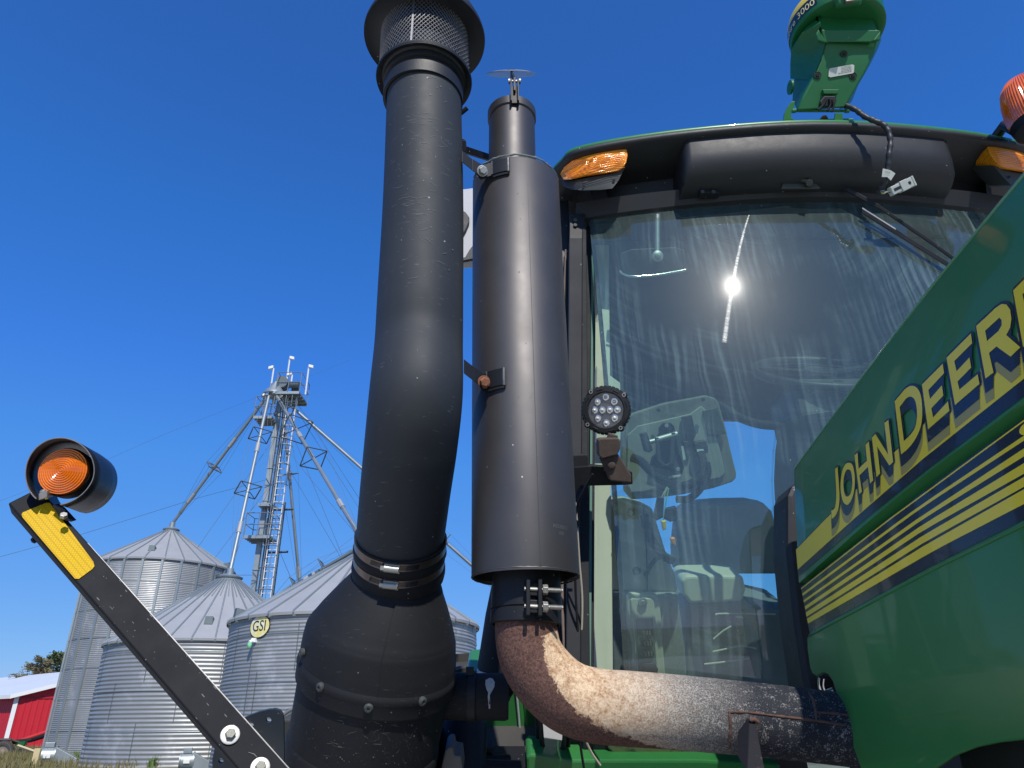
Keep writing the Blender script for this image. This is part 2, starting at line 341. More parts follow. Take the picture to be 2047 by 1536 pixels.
# ================================================================== SETTING
GZ = H - 1.08                          # ground level out at the bins
def ground_z(x, y):
    d = math.hypot(x, y); t = min(1, max(0, (d - 6) / 12)); t = t * t * (3 - 2 * t); return GZ * t
g = MB(); N = 60; ticks = [-1500, -600, -250, -120] + [-80 + i * 4 for i in range(41)] + [120, 250, 600, 1500]
n = len(ticks)
g.add([(x, y, ground_z(x, y) + (random.uniform(-.03, .03) if abs(x) < 90 and abs(y) < 90 and math.hypot(x, y) > 8 else 0)) for y in ticks for x in ticks],
      [[j * n + i, j * n + i + 1, (j + 1) * n + i + 1, (j + 1) * n + i] for j in range(n - 1) for i in range(n - 1)])
GROUND = mat('dry grass ground', (.13, .125, .055), .95, var=.4, vscale=.8, stain=(.22, .19, .12), stain_scale=.25, stain_lo=.5, bump=.8, bscale=20)
tag(g.build('ground', GROUND, smooth=60), kind='structure')
BOUNCE_GRAVEL = mat('pale gravel yard', (.50, .47, .41), .95, var=.3, vscale=6, bump=.8, bscale=60, stain=(.38, .35, .30), stain_scale=1.2, stain_lo=.5)  # unseen pale ground added to bounce light up onto the hood
q = MB(); nr_ = 40; rg_ = []
for r_ in (0, 3, 6, 8, 10, 12, 14, 15.5):
    rg_.append([(r_ * (1 + .08 * math.sin(3 * a) + .05 * math.sin(7 * a + 1)) * math.cos(a), r_ * (1 + .08 * math.sin(3 * a) + .05 * math.sin(7 * a + 1)) * math.sin(a)) for a in [2 * math.pi * k / nr_ for k in range(nr_)]])
q.rings([[Vector((x, y, ground_z(x, y) + .045)) for x, y in r_] for r_ in rg_], cap0=False, cap1=False); tag(q.build('bounce_yard', BOUNCE_GRAVEL, smooth=60), kind='structure')
# grass tufts near the bins and the barn
gr = MB(); rnd = random.Random(3)
def tuft(mb, x, y, z, h, nb=14, sp=.12):
    for _ in range(nb):
        a = rnd.uniform(0, 6.28); r = rnd.uniform(0, sp); b = Vector((x + r * math.cos(a), y + r * math.sin(a), z)); hh = h * rnd.uniform(.5, 1.1)
        t = b + Vector((rnd.uniform(-.4, .4) * hh, rnd.uniform(-.4, .4) * hh, hh)); w_ = Vector((math.cos(a + 1.5), math.sin(a + 1.5), 0)) * .012
        m_ = lerp(b, t, .5) + Vector((0, 0, hh * .08)); mb.add([b - w_, b + w_, m_ + w_ * .7, m_ - w_ * .7, t], [[0, 1, 2, 3], [3, 2, 4]])
for _ in range(2600):
    px = rnd.uniform(-40, 330); Y = rnd.uniform(23, 44)
    p = onY(px, 1520, Y); tuft(gr, p.x, Y, ground_z(p.x, Y) - .02, rnd.uniform(.12, .34), 7, .2)
GRASS = mat('grass blades', (.19, .17, .07), .8, var=.45, vscale=1.5)
tag(gr.build('grass', GRASS), 'short dry grass growing in front of the barn and bins', 'grass', kind='stuff')

# ================================================================== GRAIN BINS
def bin_(name, label, X, Y, r, ze, za, pitch, nrib, stiff=0, zb=GZ, group='corrugated grain bins', finer=0, phase=0, cap=.32):
    """ze, za: eave and peak height above the eye"""
    ze += H; za += H
    t = thing(name, label, 'grain bin', (X, Y, zb), group)
    C0 = Vector((X, Y, 0)); nseg = 120
    w_ = MB(); prof = []; z = zb
    st = 6
    while z < ze - .02:
        for k in range(st):
            zz = z + pitch * k / st
            if zz < ze: prof.append((r + pitch * .095 * math.cos(2 * math.pi * k / st), zz))
        z += pitch
    prof.append((r, ze))
    w_.lathe(C0, (0, 0, 1), prof, nseg, ref=(1, 0, 0)); w_.mark(GALV_DK)
    sm_ = w_; rr3 = random.Random(int(r * 100)); nsh = 10; z = zb + .05; row = 0
    while z < ze - .2 and not stiff:            # bolted vertical laps, staggered row by row
        for k in range(nsh):
            a = 2 * math.pi * (k + .5 * (row % 2) + .17) / nsh; d = Vector((math.cos(a), math.sin(a), 0)); s_ = Vector((-d.y, d.x, 0)); zt_ = min(z + 1.08, ze - .1)
            sm_.beam(C0 + d * (r + .0125) + Vector((0, 0, z)), C0 + d * (r + .0125) + Vector((0, 0, zt_)), s_ * .010, d * .002)
        z += 1.1; row += 1
    w_.build('wall', GALV, t, smooth=80)
    # sheet laps
    lp = MB()
    k = 0; z = zb + .9
    while z < ze - .3:
        lp.lathe(C0, (0, 0, 1), [(r + .021, z), (r + .026, z + .012), (r + .021, z + .024)], nseg); z += 1.1
    lp.build('sheet_lap', GALV_D, t)
    if stiff:
        for i in range(stiff):
            a = 2 * math.pi * (i + phase) / stiff; d = Vector((math.cos(a), math.sin(a), 0)); s_ = Vector((-d.y, d.x, 0))
            m_ = MB(); m_.beam(C0 + d * (r + .035) + Vector((0, 0, zb)), C0 + d * (r + .035) + Vector((0, 0, ze - .05)), s_ * .045, d * .03)
            o = m_.build('stiffener', GALV_D, t)
    # roof: panels with standing ribs
    rc = cap; ov = .09; rf = MB(); n2 = nrib * 4
    slope = (za - ze) / (r - rc)
    pr = [(r + ov, ze - ov * slope), (r * .55 + rc * .45, lerp(ze, za, .45)), (rc, za)]
    rf.lathe(C0, (0, 0, 1), [(r + ov - .01, ze - ov * slope - .07)] + pr + [(rc, za + .10), (rc * .6, za + .12)], n2, cap1=True)
    ro = rf.build('roof', GALV_ROOF, t, smooth=20)
    rb = MB()
    for i in range(nrib):
        a = 2 * math.pi * (i + .3) / nrib; d = Vector((math.cos(a), math.sin(a), 0)); s_ = Vector((-d.y, d.x, 0)) * .022
        rb.beam(C0 + d * (r + ov + .015) + Vector((0, 0, ze - ov * slope)), C0 + d * (rc * 1.05) + Vector((0, 0, za)), s_, Vector((0, 0, .035)))
    if finer:
        for i in range(finer):
            a = 2 * math.pi * (i + .5) / finer; d = Vector((math.cos(a), math.sin(a), 0)); s_ = Vector((-d.y, d.x, 0)) * .014
            e = r * .42
            rb.beam(C0 + d * e + Vector((0, 0, lerp(za, ze, (e - rc) / (r - rc)) + .005)), C0 + d * (rc * 1.02) + Vector((0, 0, za)), s_, Vector((0, 0, .022)))
    rb.build('roof_rib', GALV_D, ro)
    # eave clips
    ec = MB()
    for i in range(nrib):
        a = 2 * math.pi * (i + .3) / nrib; d = Vector((math.cos(a), math.sin(a), 0)); s_ = Vector((-d.y, d.x, 0))
        ec.box(C0 + d * (r + .03) + Vector((0, 0, ze - .11)), s_ * .035, d * .025, (0, 0, .045))
    ec.build('eave_clip', WHITE_PAINT, ro)
    cr = MB(); cr.lathe(C0 + Vector((0, 0, za + .08)), (0, 0, 1), [(rc * 1.1, 0), (rc * 1.15, .04), (rc * .8, .10), (rc * .45, .16), (.12, .17), (.12, .36)], 24, cap0=True, cap1=True)
    cr.build('fill_collar', GALV_D, ro, smooth=40)
    sb = MB(); sb.lathe(C0, (0, 0, 1), [(r + .12, zb - .4), (r + .12, zb + .03), (r - .1, zb + .031)], 64); sb.build('foundation', CONCRETE, t, smooth=30)
    def vent(a, f):
        d = Vector((math.cos(a), math.sin(a), 0)); s_ = Vector((-d.y, d.x, 0)); rr = lerp(r, rc, f); zz = lerp(ze, za, f)
        m_ = MB(); b = C0 + d * rr + Vector((0, 0, zz))
        m_.add([b - s_ * .13 + d * .14 - Vector((0, 0, .14 * slope - .02)), b + s_ * .13 + d * .14 - Vector((0, 0, .14 * slope - .02)), b + s_ * .13 - d * .16 + Vector((0, 0, .16 * slope)), b - s_ * .13 - d * .16 + Vector((0, 0, .16 * slope)),
                b - s_ * .11 + d * .12 + Vector((0, 0, .16)), b + s_ * .11 + d * .12 + Vector((0, 0, .16))],
               [[0, 1, 5, 4], [4, 5, 2, 3], [0, 4, 3], [1, 2, 5], [0, 3, 2, 1]])
        m_.build('roof_vent', GALV_DK, ro)
    return t, vent
B1 = (-15.63, 32.69); B2 = (-10.28, 26.6); B3 = (-4.526, 21.82)
def face_ang(B, off): a = math.atan2(-B[1], -B[0]); return a + R(off)
t1, v1 = bin_('grain_bin', 'tallest corrugated grain bin with vertical stiffeners, left of the others', B1[0], B1[1], 2.99, 6.31, 7.98, .070, 26, stiff=26, phase=.2)
v1(face_ang(B1, -14), .22); v1(face_ang(B1, 62), .05)
t2, v2 = bin_('grain_bin', 'short corrugated grain bin with steep finely ribbed roof in front of the tallest bin', B2[0], B2[1], 3.516, 2.459, 4.70, .118, 34, finer=68, phase=.1, cap=.42)
v2(face_ang(B2, -8), .22)
t3, v3 = bin_('grain_bin', 'wide corrugated grain bin with an oval yellow sign and a small lamp on its wall', B3[0], B3[1], 3.443, 2.57, 4.54, .088, 30)
v3(face_ang(B3, -68), .04)
p4 = onY(1060, 1312, 34.0)
t4, v4 = bin_('grain_bin', 'distant grain bin of which only a thin pale edge shows beside the black hose', p4.x, 34.0, 2.55, p4.z - H, p4.z - H + 1.3, .12, 24)
# oval sign, wrapped round the wall
def wrap_bin(B, r, a0, s, z): a = a0 + s / r; return Vector((B[0] + r * math.cos(a), B[1] + r * math.sin(a), z))
sc_p = onfun(519.5, 1250, lambda p: 1 if (math.hypot(p.x - B3[0], p.y - B3[1]) < 3.46) else -1, 15, 22.5)
a0 = math.atan2(sc_p.y - B3[1], sc_p.x - B3[0]); zc = sc_p.z - .03
def disc(rx, rz, off, dz=0):
    m_ = MB(); n_ = 40; vs = [wrap_bin(B3, 3.465 + off, a0, 0, zc)]; ringz = [.35, .7, 1.0]
    for q in ringz:
        for k in range(n_):
            an = 2 * math.pi * k / n_; vs.append(wrap_bin(B3, 3.465 + off, a0, rx * q * math.cos(an), zc + rz * q * math.sin(an)))
    fs = [[0, 1 + k, 1 + (k + 1) % n_] for k in range(n_)]
    for j in range(2):
        for k in range(n_): fs.append([1 + j * n_ + k, 1 + (j + 1) * n_ + k, 1 + (j + 1) * n_ + (k + 1) % n_, 1 + j * n_ + (k + 1) % n_])
    return m_.add(vs, fs)
sg = disc(.365, .285, .004).build('sign', BLACK_DECAL, t3, solid=.006)
disc(.340, .260, .010).build('sign_face', mat('yellow sign face', (.85, .72, .22), .5, var=.1, vscale=6, stain=(.85, .85, .7), stain_scale=5, stain_lo=.45), sg, solid=.004)
vs, fs = text_mesh('GSI', .365)
m_ = MB(); m_.add([wrap_bin(B3, 3.465 + .016, a0, v.x * .95, zc + v.y * 1.0) for v in vs], fs); m_.build('lettering', BLACK_DECAL, sg, solid=.004)
# wall lamp on the bin
lp_ = onfun(508, 1288, lambda p: 1 if (math.hypot(p.x - B3[0], p.y - B3[1]) < 3.46) else -1, 15, 22.5)
dn = Vector((lp_.x - B3[0], lp_.y - B3[1], 0)).normalized()
wl = thing('wall_lamp', 'small lamp with its bulb coloured by a green lens flare, fixed to the bin wall below the oval sign', 'lamp', tuple(lp_))
m_ = MB(); m_.box(lp_ + dn * .04 + Vector((.03, 0, .09)), (.05, 0, 0), dn * .04, (0, 0, .05)); m_.cyl(lp_ + dn * .05 + Vector((0, 0, .08)), lp_ + dn * .15 + Vector((0, 0, .03)), .04, 12); m_.build('fixture', WHITE_PAINT, wl)
m_ = MB(); m_.lathe(lp_ + dn * .13 + Vector((0, 0, .03)), (0, 0, -1), [(.045, 0), (.055, .05), (.045, .12), (.0, .15)], 14, cap0=True); m_.build('bulb', FLARE_WIRE_GREEN, wl, smooth=60)
m_ = MB(); m_.tube([lp_ + dn * .03 + Vector((0, 0, .0)), Vector((lp_.x, lp_.y, GZ + .1)) + dn * .03], .008, 6); m_.build('conduit', GALV_DK, wl)

# ================================================================== GRAIN ELEVATOR
EY = 31.0
def E(px, py, Y=EY): return onY(px, py, Y)
el = thing('grain_elevator', 'tall galvanised grain elevator leg with platforms, ladder and down spouts above the bins', 'grain elevator', (E(505, 1180).x, EY, GZ))
vert_x = E(541, 950).x
def col(px0, py0, px1, py1, name, half, m, Y=EY, hy=None, zt=None, base=None):
    a = E(px0, py0, Y); b = E(px1, py1, Y); x = (a.x + b.x) / 2; z1 = max(a.z, b.z) if zt is None else zt; z0 = GZ if base is None else base
    q = MB(); q.beam((x, Y, z0), (x, Y, z1), (half, 0, 0), (0, half if hy is None else hy, 0)); return q.build(name, m, el), x, z1
o, xm, zt = col(512, 1140, 560, 800, 'trunk', .105, GALV_D)
o, xm2, _ = col(528, 1140, 572, 800, 'trunk', .09, GALV_DK, Y=EY + .2)
# flanges and casing of the trunk
fl = MB(); z = GZ + 1
while z < zt: fl.box((xm, EY, z), (.135, 0, 0), (0, .135, 0), (0, 0, .02)); z += 1.5
fl.build('flange', GALV_D, el)
# ladder with cage
lx = E(545, 1100).x + .05; ld = MB(); ly = EY - .25
for s_ in (-.2, .2): ld.bar((lx + s_, ly, GZ), (lx + s_, ly, zt + .3), .017)
z = GZ + .3
while z < zt: ld.bar((lx - .2, ly, z), (lx + .2, ly, z), .012); z += .3
ld.build('ladder', WHITE_PAINT, el)
cg = MB(); z = GZ + 2.5
while z < zt:
    pts = [Vector((lx + .36 * math.cos(a), ly - .1 - .36 * math.sin(a), z)) for a in [math.pi * k / 8 for k in range(9)]]
    for a, b in zip(pts, pts[1:]): cg.bar(a, b, .014)
    z += .9
for k in range(1, 8, 2):
    a = math.pi * k / 8; cg.bar((lx + .36 * math.cos(a), ly - .1 - .36 * math.sin(a), GZ + 2.5), (lx + .36 * math.cos(a), ly - .1 - .36 * math.sin(a), zt), .012)
cg.build('ladder_cage', GALV_D, el)
def platform(cx, cz, wx, wy, ylo, rails=True, name='platform'):
    q = MB(); q.box((cx, ylo, cz), (wx, 0, 0), (0, wy, 0), (0, 0, .03))
    for k in range(5): q.beam((cx - wx, ylo - wy + 2 * wy * k / 4, cz - .07), (cx + wx, ylo - wy + 2 * wy * k / 4, cz - .07), (0, .03, 0), (0, 0, .04))
    o = q.build(name, GALV_D, el)
    if rails:
        q = MB()
        for hz in (.5, 1.0):
            c = [(cx - wx, ylo - wy), (cx + wx, ylo - wy), (cx + wx, ylo + wy), (cx - wx, ylo + wy)]
            for i in range(4): q.bar((*c[i], cz + hz), (*c[(i + 1) % 4], cz + hz), .014)
        for sx in (-1, 0, 1):
            for sy in (-1, 1): q.bar((cx + sx * wx, ylo + sy * wy, cz), (cx + sx * wx, ylo + sy * wy, cz + 1.0), .014)
        q.build('railing', GALV_D, o)
    return o
pz = E(580, 796); platform(E(583, 795).x, pz.z, .55, .7, EY)
platform(E(536, 840).x, E(536, 845).z, .42, .45, EY - .3)
platform(E(522, 1078).x, E(522, 1078).z, .55, .5, EY - .1)
platform(E(538, 1012).x, E(538, 1014).z, .30, .35, EY - .2, False)
# head and motor
q = MB(); hx = E(566, 775).x; hz = E(566, 775).z
q.lathe((hx, EY - .35, hz + .15), (0, 1, 0), [(.30, 0), (.30, .45)], 20, cap0=True, cap1=True); q.box((hx - .25, EY - .05, hz - .15), (.26, 0, 0), (0, .22, 0), (0, 0, .25)); q.build('head_casing', GALV_DK, el, smooth=40)
q = MB(); q.cyl((hx + .35, EY - .2, hz + .05), (hx + .8, EY - .2, hz + .05), .16, 14); q.box((hx + .55, EY + .15, hz + .0), (.16, 0, 0), (0, .12, 0), (0, 0, .14)); q.build('motor', GALV_DK, el, smooth=40)
# lamp poles over the platform
for (x0, y0, x1, y1, s_) in ((541, 782, 547, 737, -1), (573, 775, 579, 718, 1), (611, 789, 617, 735, 1), (582, 768, 584, 750, -1)):
    a = E(x0, y0); b = E(x1, y1); a.x = b.x; q = MB(); q.bar(a, b, .026); o = q.build('lamp_pole', WHITE_PAINT, el)
    q = MB(); q.box(b + Vector((s_ * .12, -.02, .04)), Vector((.11, 0, -.03 * s_)), (0, .06, 0), (0, 0, .07)); q.build('floodlight', WHITE_PAINT, o, bevel=.01)
# distributor
dc = E(554, 783); DIS = E(556, 797)
q = MB(); q.lathe(dc + Vector((0, -.3, .35)), (0, 0, -1), [(.08, 0), (.12, .1), (.52, .62), (.52, .70), (.30, .78)], 24, cap0=True, cap1=True); q.build('distributor', GALV_D, el, smooth=30)
for k in range(10):
    a = 2 * math.pi * k / 10; q = MB(); b = dc + Vector((.42 * math.cos(a), -.3 + .42 * math.sin(a), -.36)); q.cyl(b, b + Vector((.10 * math.cos(a), .10 * math.sin(a), -.16)), .09, 10); q.build('outlet', SILVER if k % 2 else GALV_D, el, smooth=40)
def spout(a, b, frames, r=.072, m=GALV_D, joints=(.35, .8)):
    q = MB(); q.cyl(a, b, r, 12); o = q.build('down_spout', m, el, smooth=40)
    for j in joints:
        p = lerp(a, b, j); d = (b - a).normalized(); q = MB(); q.cyl(p - d * .25, p + d * .25, r + .02, 12); q.build('coupling', GALV_ROOF, o, smooth=40)
    d = (b - a).normalized(); side = d.cross(Vector((0, 0, 1))).normalized(); up = side.cross(d).normalized()
    for (t_, sz, tilt) in frames:
        c = lerp(a, b, t_); q = MB(); e = side * math.cos(tilt) + up * math.sin(tilt); g_ = up * math.cos(tilt) - side * math.sin(tilt)
        cs = [c + e * sz + g_ * sz, c - e * sz + g_ * sz, c - e * sz - g_ * sz, c + e * sz - g_ * sz]
        for i in range(4): q.bar(cs[i], cs[(i + 1) % 4], .017); q.bar(c, cs[i], .015)
        q.build('truss_frame', GALV_DK, o)
    if frames:
        q = MB()
        for i in range(4):
            ts = sorted(frames); pts = [a] + [None] * len(ts) + [b]
            for k, (t_, sz, tilt) in enumerate(ts):
                c = lerp(a, b, t_); e = side * math.cos(tilt) + up * math.sin(tilt); g_ = up * math.cos(tilt) - side * math.sin(tilt)
                pts[k + 1] = c + e * sz * (1 if i in (0, 3) else -1) + g_ * sz * (1 if i < 2 else -1)
            for p, r_ in zip(pts, pts[1:]): q.cyl(p, r_, .006, 4)
        q.build('tie_cable', GALV_DK, o)
    return o
ap1 = Vector((B1[0], B1[1], H + 7.98 + .42)); ap2 = Vector((B2[0], B2[1], H + 4.70 + .42)); ap3 = Vector((B3[0], B3[1], H + 4.54 + .4)); ap4 = Vector((p4.x, 34.0, p4.z + 1.7))
D0 = dc + Vector((0, -.3, -.55))
spout(D0 + Vector((-.45, .05, 0)), ap1, [(.55, .32, 1.2)])
spout(D0 + Vector((-.1, -.4, 0)), ap2, [(.27, .40, .3), (.60, .42, .35)])
spout(D0 + Vector((.25, -.35, 0)), ap3 + Vector((0, .2, 0)), [(.13, .36, 0), (.30, .52, .1), (.52, .40, 0)])
pb = onY(613, 1165, 33.5)
spout(D0 + Vector((.35, .2, 0)), Vector((pb.x, 33.5, pb.z - 1.5)), [(.35, .28, 1.5)], r=.07)
pc = onY(905, 1168, 32.5)
spout(lerp(D0, ap4, .12) * 0 + D0 + Vector((.5, .2, .0)), ap4, [(.66, .3, .2)], joints=(.5,))
# sloping spout low over the wide bin
spout(onY(540, 1200, 29.0), onY(760, 1070, 29.0), [(.48, .34, .1), (.22, .3, .1)], r=.075, m=GALV_DK)
q = MB(); b = E(543.5, 1195, 32); tpo = E(541.5, 1005, 32); q.bar((b.x, 32, GZ), (b.x, 32, tpo.z), .06)
for z in (E(543, 1020, 32).z, E(543, 1105, 32).z): q.bar((b.x - .45, 32, z), (b.x + .45, 32, z + .03), .035)
q.build('support_mast', GALV_DK, el)
for (x0, y0, x1, y1) in ((580, 800, 745, 1060), (560, 860, 395, 1095), (575, 845, 700, 1150), (548, 960, 430, 1115), (556, 900, 690, 1130), (528, 1150, 430, 1150), (590, 800, 720, 1000), (545, 1105, 520, 1190), (560, 1105, 600, 1200), (555, 1190, 705, 1075), (560, 1210, 700, 1100)):
    q = MB(); q.cyl(E(x0, y0), E(x1, y1, EY - 2 if x1 < 560 else EY + 2), .008, 5); q.build('guy_wire', GALV_DK, el)

# overhead wires
q = MB(); q.tube([onY(-60, 1130, 46), onY(160, 1069.5, 44), onY(391, 997, 42), onY(560, 952, 41)], .011, 6)
tag(q.build('overhead_wire', GALV_DK), 'thin cable crossing the sky just above the tallest bin', 'wire')
q = MB(); q.tube([onY(-60, 1025, 46), onY(210, 921, 44), onY(330, 868, 43), onY(700, 720, 43)], .006, 6)
tag(q.build('overhead_wire', GALV_DK), 'fainter thin cable higher in the sky beside the amber arm lamp', 'wire')

# ================================================================== BARN
bY = 45.0; bc = onY(35, 1390, bY); ez = bc.z; dirL = Vector((-.80, .60, 0)).normalized(); dirG = Vector((.82, .57, 0)).normalized()
bn = thing('barn', 'red metal barn with white trim and pale roof behind the bins', 'barn', (bc.x, bc.y, GZ))
gw = 12.0; Lb = 26.0; rise = gw / 2 * .30
A = Vector((bc.x, bc.y, GZ)); Bp = A + dirL * Lb; Cg = A + dirG * gw; up_ = Vector((0, 0, ez - GZ)); pk = A + dirG * gw / 2 + up_ + Vector((0, 0, rise)); pk2 = pk + dirL * Lb
def sheet(a, b, za_fn, name, m_, parent, rib=.3, depth=.02, n_=None):
    L_ = (b - a).length; d = (b - a).normalized(); nn = Vector((d.y, -d.x, 0))
    if nn.y > 0: nn = -nn
    q = MB(); k = 0; pts = []
    while k * rib < L_:
        for o_, h_ in ((0, 0), (.1, 0), (.14, 1), (.2, 1), (.24, 0)):
            s_ = k * rib + o_ * rib / .3
            if s_ < L_: pts.append((s_, h_))
        k += 1
    pts.append((L_, 0))
    q.rings([[a + d * s_ + nn * depth * h_ for s_, h_ in pts], [a + d * s_ + nn * depth * h_ + Vector((0, 0, za_fn(s_))) for s_, h_ in pts]], False)
    return q.build(name, m_, parent)
sheet(A, Bp, lambda s_: ez - GZ, 'wall', BARN_RED, bn)
gwall = sheet(A, Cg, lambda s_: ez - GZ + rise * (1 - abs(s_ / gw * 2 - 1)), 'wall', BARN_RED, bn)
nf = Vector((dirG.y, -dirG.x, 0))
q = MB(); q.beam(A + Vector((0, 0, ez - GZ - .12)) + nf * .04, Cg + Vector((0, 0, ez - GZ - .12)) + nf * .04, nf * .012, (0, 0, .05)); q.build('gable_trim', mat('dark red trim', (.35, .01, .02), .5), gwall)
ovr = .35; q = MB()
e0 = A + up_ + nf * ovr - dirG * .35 - Vector((0, 0, .09)); p0_ = pk + nf * ovr; e1 = e0 + dirL * (Lb + .5); p1_ = p0_ + dirL * (Lb + .5)
c0_ = Cg + up_ + nf * ovr + dirG * .35 - Vector((0, 0, .09)); c1_ = c0_ + dirL * (Lb + .5)
q.add([e0, p0_, p1_, e1, c0_, c1_], [[0, 1, 2, 3], [1, 4, 5, 2]]); rf = q.build('roof', ROOF_WHITE, bn, solid=.05)
q = MB(); q.beam(e0, p0_, nf * .02, (0, 0, .11)); q.beam(p0_, c0_, nf * .02, (0, 0, .11)); q.beam(e0, e1, (0, .02, 0), (0, 0, .10)); q.build('fascia', WHITE_PAINT, rf)
q = MB(); q.box(A + nf * .06 + Vector((0, 0, (ez - GZ) / 2)), dirG * .11, nf * .03, (0, 0, (ez - GZ) / 2)); q.build('corner_trim', WHITE_PAINT, bn)

# ================================================================== TREES
def conifer(px, ytop, Y, rad, hgt, seed, label, tint):
    rn = random.Random(seed); top = onY(px, ytop, Y); zb = GZ; base = Vector((top.x, Y, zb)); Ht = top.z - zb
    t = thing('spruce_tree', label, 'tree', tuple(base), 'spruce trees behind the barn')
    q = MB(); q.tube([base, base + Vector((.1, 0, Ht * .6)), base + Vector((0, 0, Ht * .98))], [.22, .12, .03], 8); q.build('trunk', BARK, t, smooth=50)
    lf = MB(); br = MB(); z = Ht * .98
    while z > Ht * .12:
        f = 1 - z / Ht; rr = rad * (f ** .75) * 1.0 + .18
        for k in range(rn.randint(5, 8)):
            a = rn.uniform(0, 6.28); L_ = rr * rn.uniform(.55, 1.15); d = Vector((math.cos(a), math.sin(a), rn.uniform(-.10, .22)))
            s0 = base + Vector((0, 0, z)); e = s0 + d * L_ + Vector((0, 0, .12 * L_)); br.tube([s0, e], [.03, .008], 4)
            nn = int(14 + 46 * L_)
            for _ in range(nn):
                u_ = rn.uniform(.25, 1.05); c = lerp(s0, e, u_) + Vector((rn.gauss(0, .13), rn.gauss(0, .13), rn.gauss(-.05, .09)))
                dd = Vector((d.x + rn.gauss(0, .6), d.y + rn.gauss(0, .6), rn.gauss(.15, .4))).normalized(); w_ = dd.orthogonal().normalized() * rn.uniform(.03, .06); l_ = rn.uniform(.10, .24)
                lf.add([c - w_, c + w_, c + dd * l_ + w_ * .4, c + dd * l_ - w_ * .4], [[0, 1, 2, 3]])
        z -= rn.uniform(.16, .30)
    o = lf.build('crown', tint, t); br.build('branch', BARK, o)
    return t
NEEDLE1 = mat('browning spruce needles', (.16, .14, .065), .8, var=.6, vscale=1.2, stain=(.14, .085, .045), stain_scale=1.6, stain_lo=.5)
NEEDLE2 = mat('green spruce needles', (.11, .145, .06), .8, var=.55, vscale=1.2, stain=(.13, .08, .045), stain_scale=1.3, stain_lo=.62)
conifer(84, 1316, 58, 3.0, 6, 5, 'sparse browning spruce behind the barn roof, left of the pair', NEEDLE1)
conifer(120, 1304, 60, 2.9, 6, 9, 'greener spruce with a brown top beside the tall bin wall', NEEDLE2)

# ================================================================== FARMYARD THINGS
def fan(px, py, Y, s, label, flip=False):
    c = onY(px, py, Y); t = thing('aeration_fan', label, 'fan', (c.x, c.y, GZ), 'aeration fans at the foot of the bins'); r = .30 * s
    d = Vector((1, .35, 0)).normalized(); q = MB()
    q.lathe(c - d * .38 * s, d, [(r * .9, 0), (r * 1.05, .0), (r * 1.05, .03), (r, .04), (r, .50 * s)], 28, cap0=True); q.build('fan_housing', GALV_D, t, smooth=35)
    q = MB(); q.lathe(c + d * .11 * s, d, [(r * 1.15, 0), (r * 1.15, .04)], 28, cap0=True, cap1=True); q.build('flange', GALV_D, t, smooth=35)
    q = MB(); sd_ = Vector((-d.y, d.x, 0)); a = c + d * .15 * s; b = a + d * .75 * s
    q.rings([[a + sd_ * r + Vector((0, 0, r)), a - sd_ * r + Vector((0, 0, r)), a - sd_ * r - Vector((0, 0, r)), a + sd_ * r - Vector((0, 0, r))],
             [b + sd_ * r * .9 + Vector((0, 0, -r * .3)), b - sd_ * r * .9 + Vector((0, 0, -r * .3)), b - sd_ * r * .9 - Vector((0, 0, r)), b + sd_ * r * .9 - Vector((0, 0, r))]]); q.build('transition_duct', GALV_D, t, bevel=.01)
    q = MB(); q.box(c - d * .12 * s + Vector((0, 0, r + .06)), d * .16 * s, sd_ * .1, (0, 0, .07)); q.build('control_box', GALV_D, t, bevel=.01); q = MB(); q.box(c - d * .1 * s - sd_ * (r + .01), d * .12 * s, sd_ * .01, (0, 0, .05)); q.build('name_plate', WHITE_PAINT, t, bevel=.01)
    q = MB(); q.box((c.x, c.y, (GZ + c.z - r) / 2), (.3, 0, 0), (0, .25, 0), (0, 0, max(.02, (c.z - r - GZ) / 2))); q.build('foot', GALV_DK, t)
fan(103, 1512, 25.2, .85, 'grey bin fan with a square duct at the foot of the tallest bin')
fan(379, 1522, 22.1, .68, 'grey bin fan with a conical duct at the foot of the short bin')
# implement parked by the barn
ic = onY(5, 1506, 33); im = thing('farm_implement', 'parked farm implement with a rusty wheel and a red and black tube by the barn', 'implement', (ic.x, ic.y, GZ))
q = MB(); q.lathe(ic + Vector((0, .12, 0)), (0, -1, 0), [(.20, 0), (.42, .02), (.46, .08), (.46, .18), (.42, .24), (.30, .25)], 32, wrap=False); wh = q.build('wheel', TYRE, im, smooth=50)
q = MB(); q.lathe(ic + Vector((0, .0, 0)), (0, -1, 0), [(.40, 0), (.40, .13), (.34, .10), (.14, .05), (.12, .12), (.0, .13)], 32, cap0=True); q.build('rim', RIM, wh, smooth=40)
q = MB(); q.cyl(onY(32, 1484, 33.5), onY(92, 1464, 34.5), .075, 12); q.build('red_tube', TARP_RED, im, smooth=40)
q = MB(); q.cyl(onY(24, 1484, 33.2), onY(62, 1480, 33.6), .085, 12); q.cyl(onY(62, 1480, 33.6), onY(92, 1471, 34.3), .085, 12); q.build('black_hose', RUBBER, im, smooth=40)
q = MB(); q.bar(onY(20, 1480, 33), onY(32, 1522, 33), .03); q.bar(onY(18, 1478, 33), onY(50, 1490, 33.4), .04); q.bar(onY(-20, 1480, 33), onY(22, 1480, 33), .05); q.build('frame', RUSTY_IRON, im)
q = MB(); q.box(onY(42, 1487, 33.3), (.2, 0, .02), (0, .1, 0), (0, 0, .07)); q.build('green_clamp', GREEN_PL, im, bevel=.01)
for px in (32, 48):
    q = MB(); q.cyl(onY(px - 6, 1508, 34.5), onY(px + 7, 1507, 34.5), .20, 20); q.build('roller', TYRE, im, smooth=40)
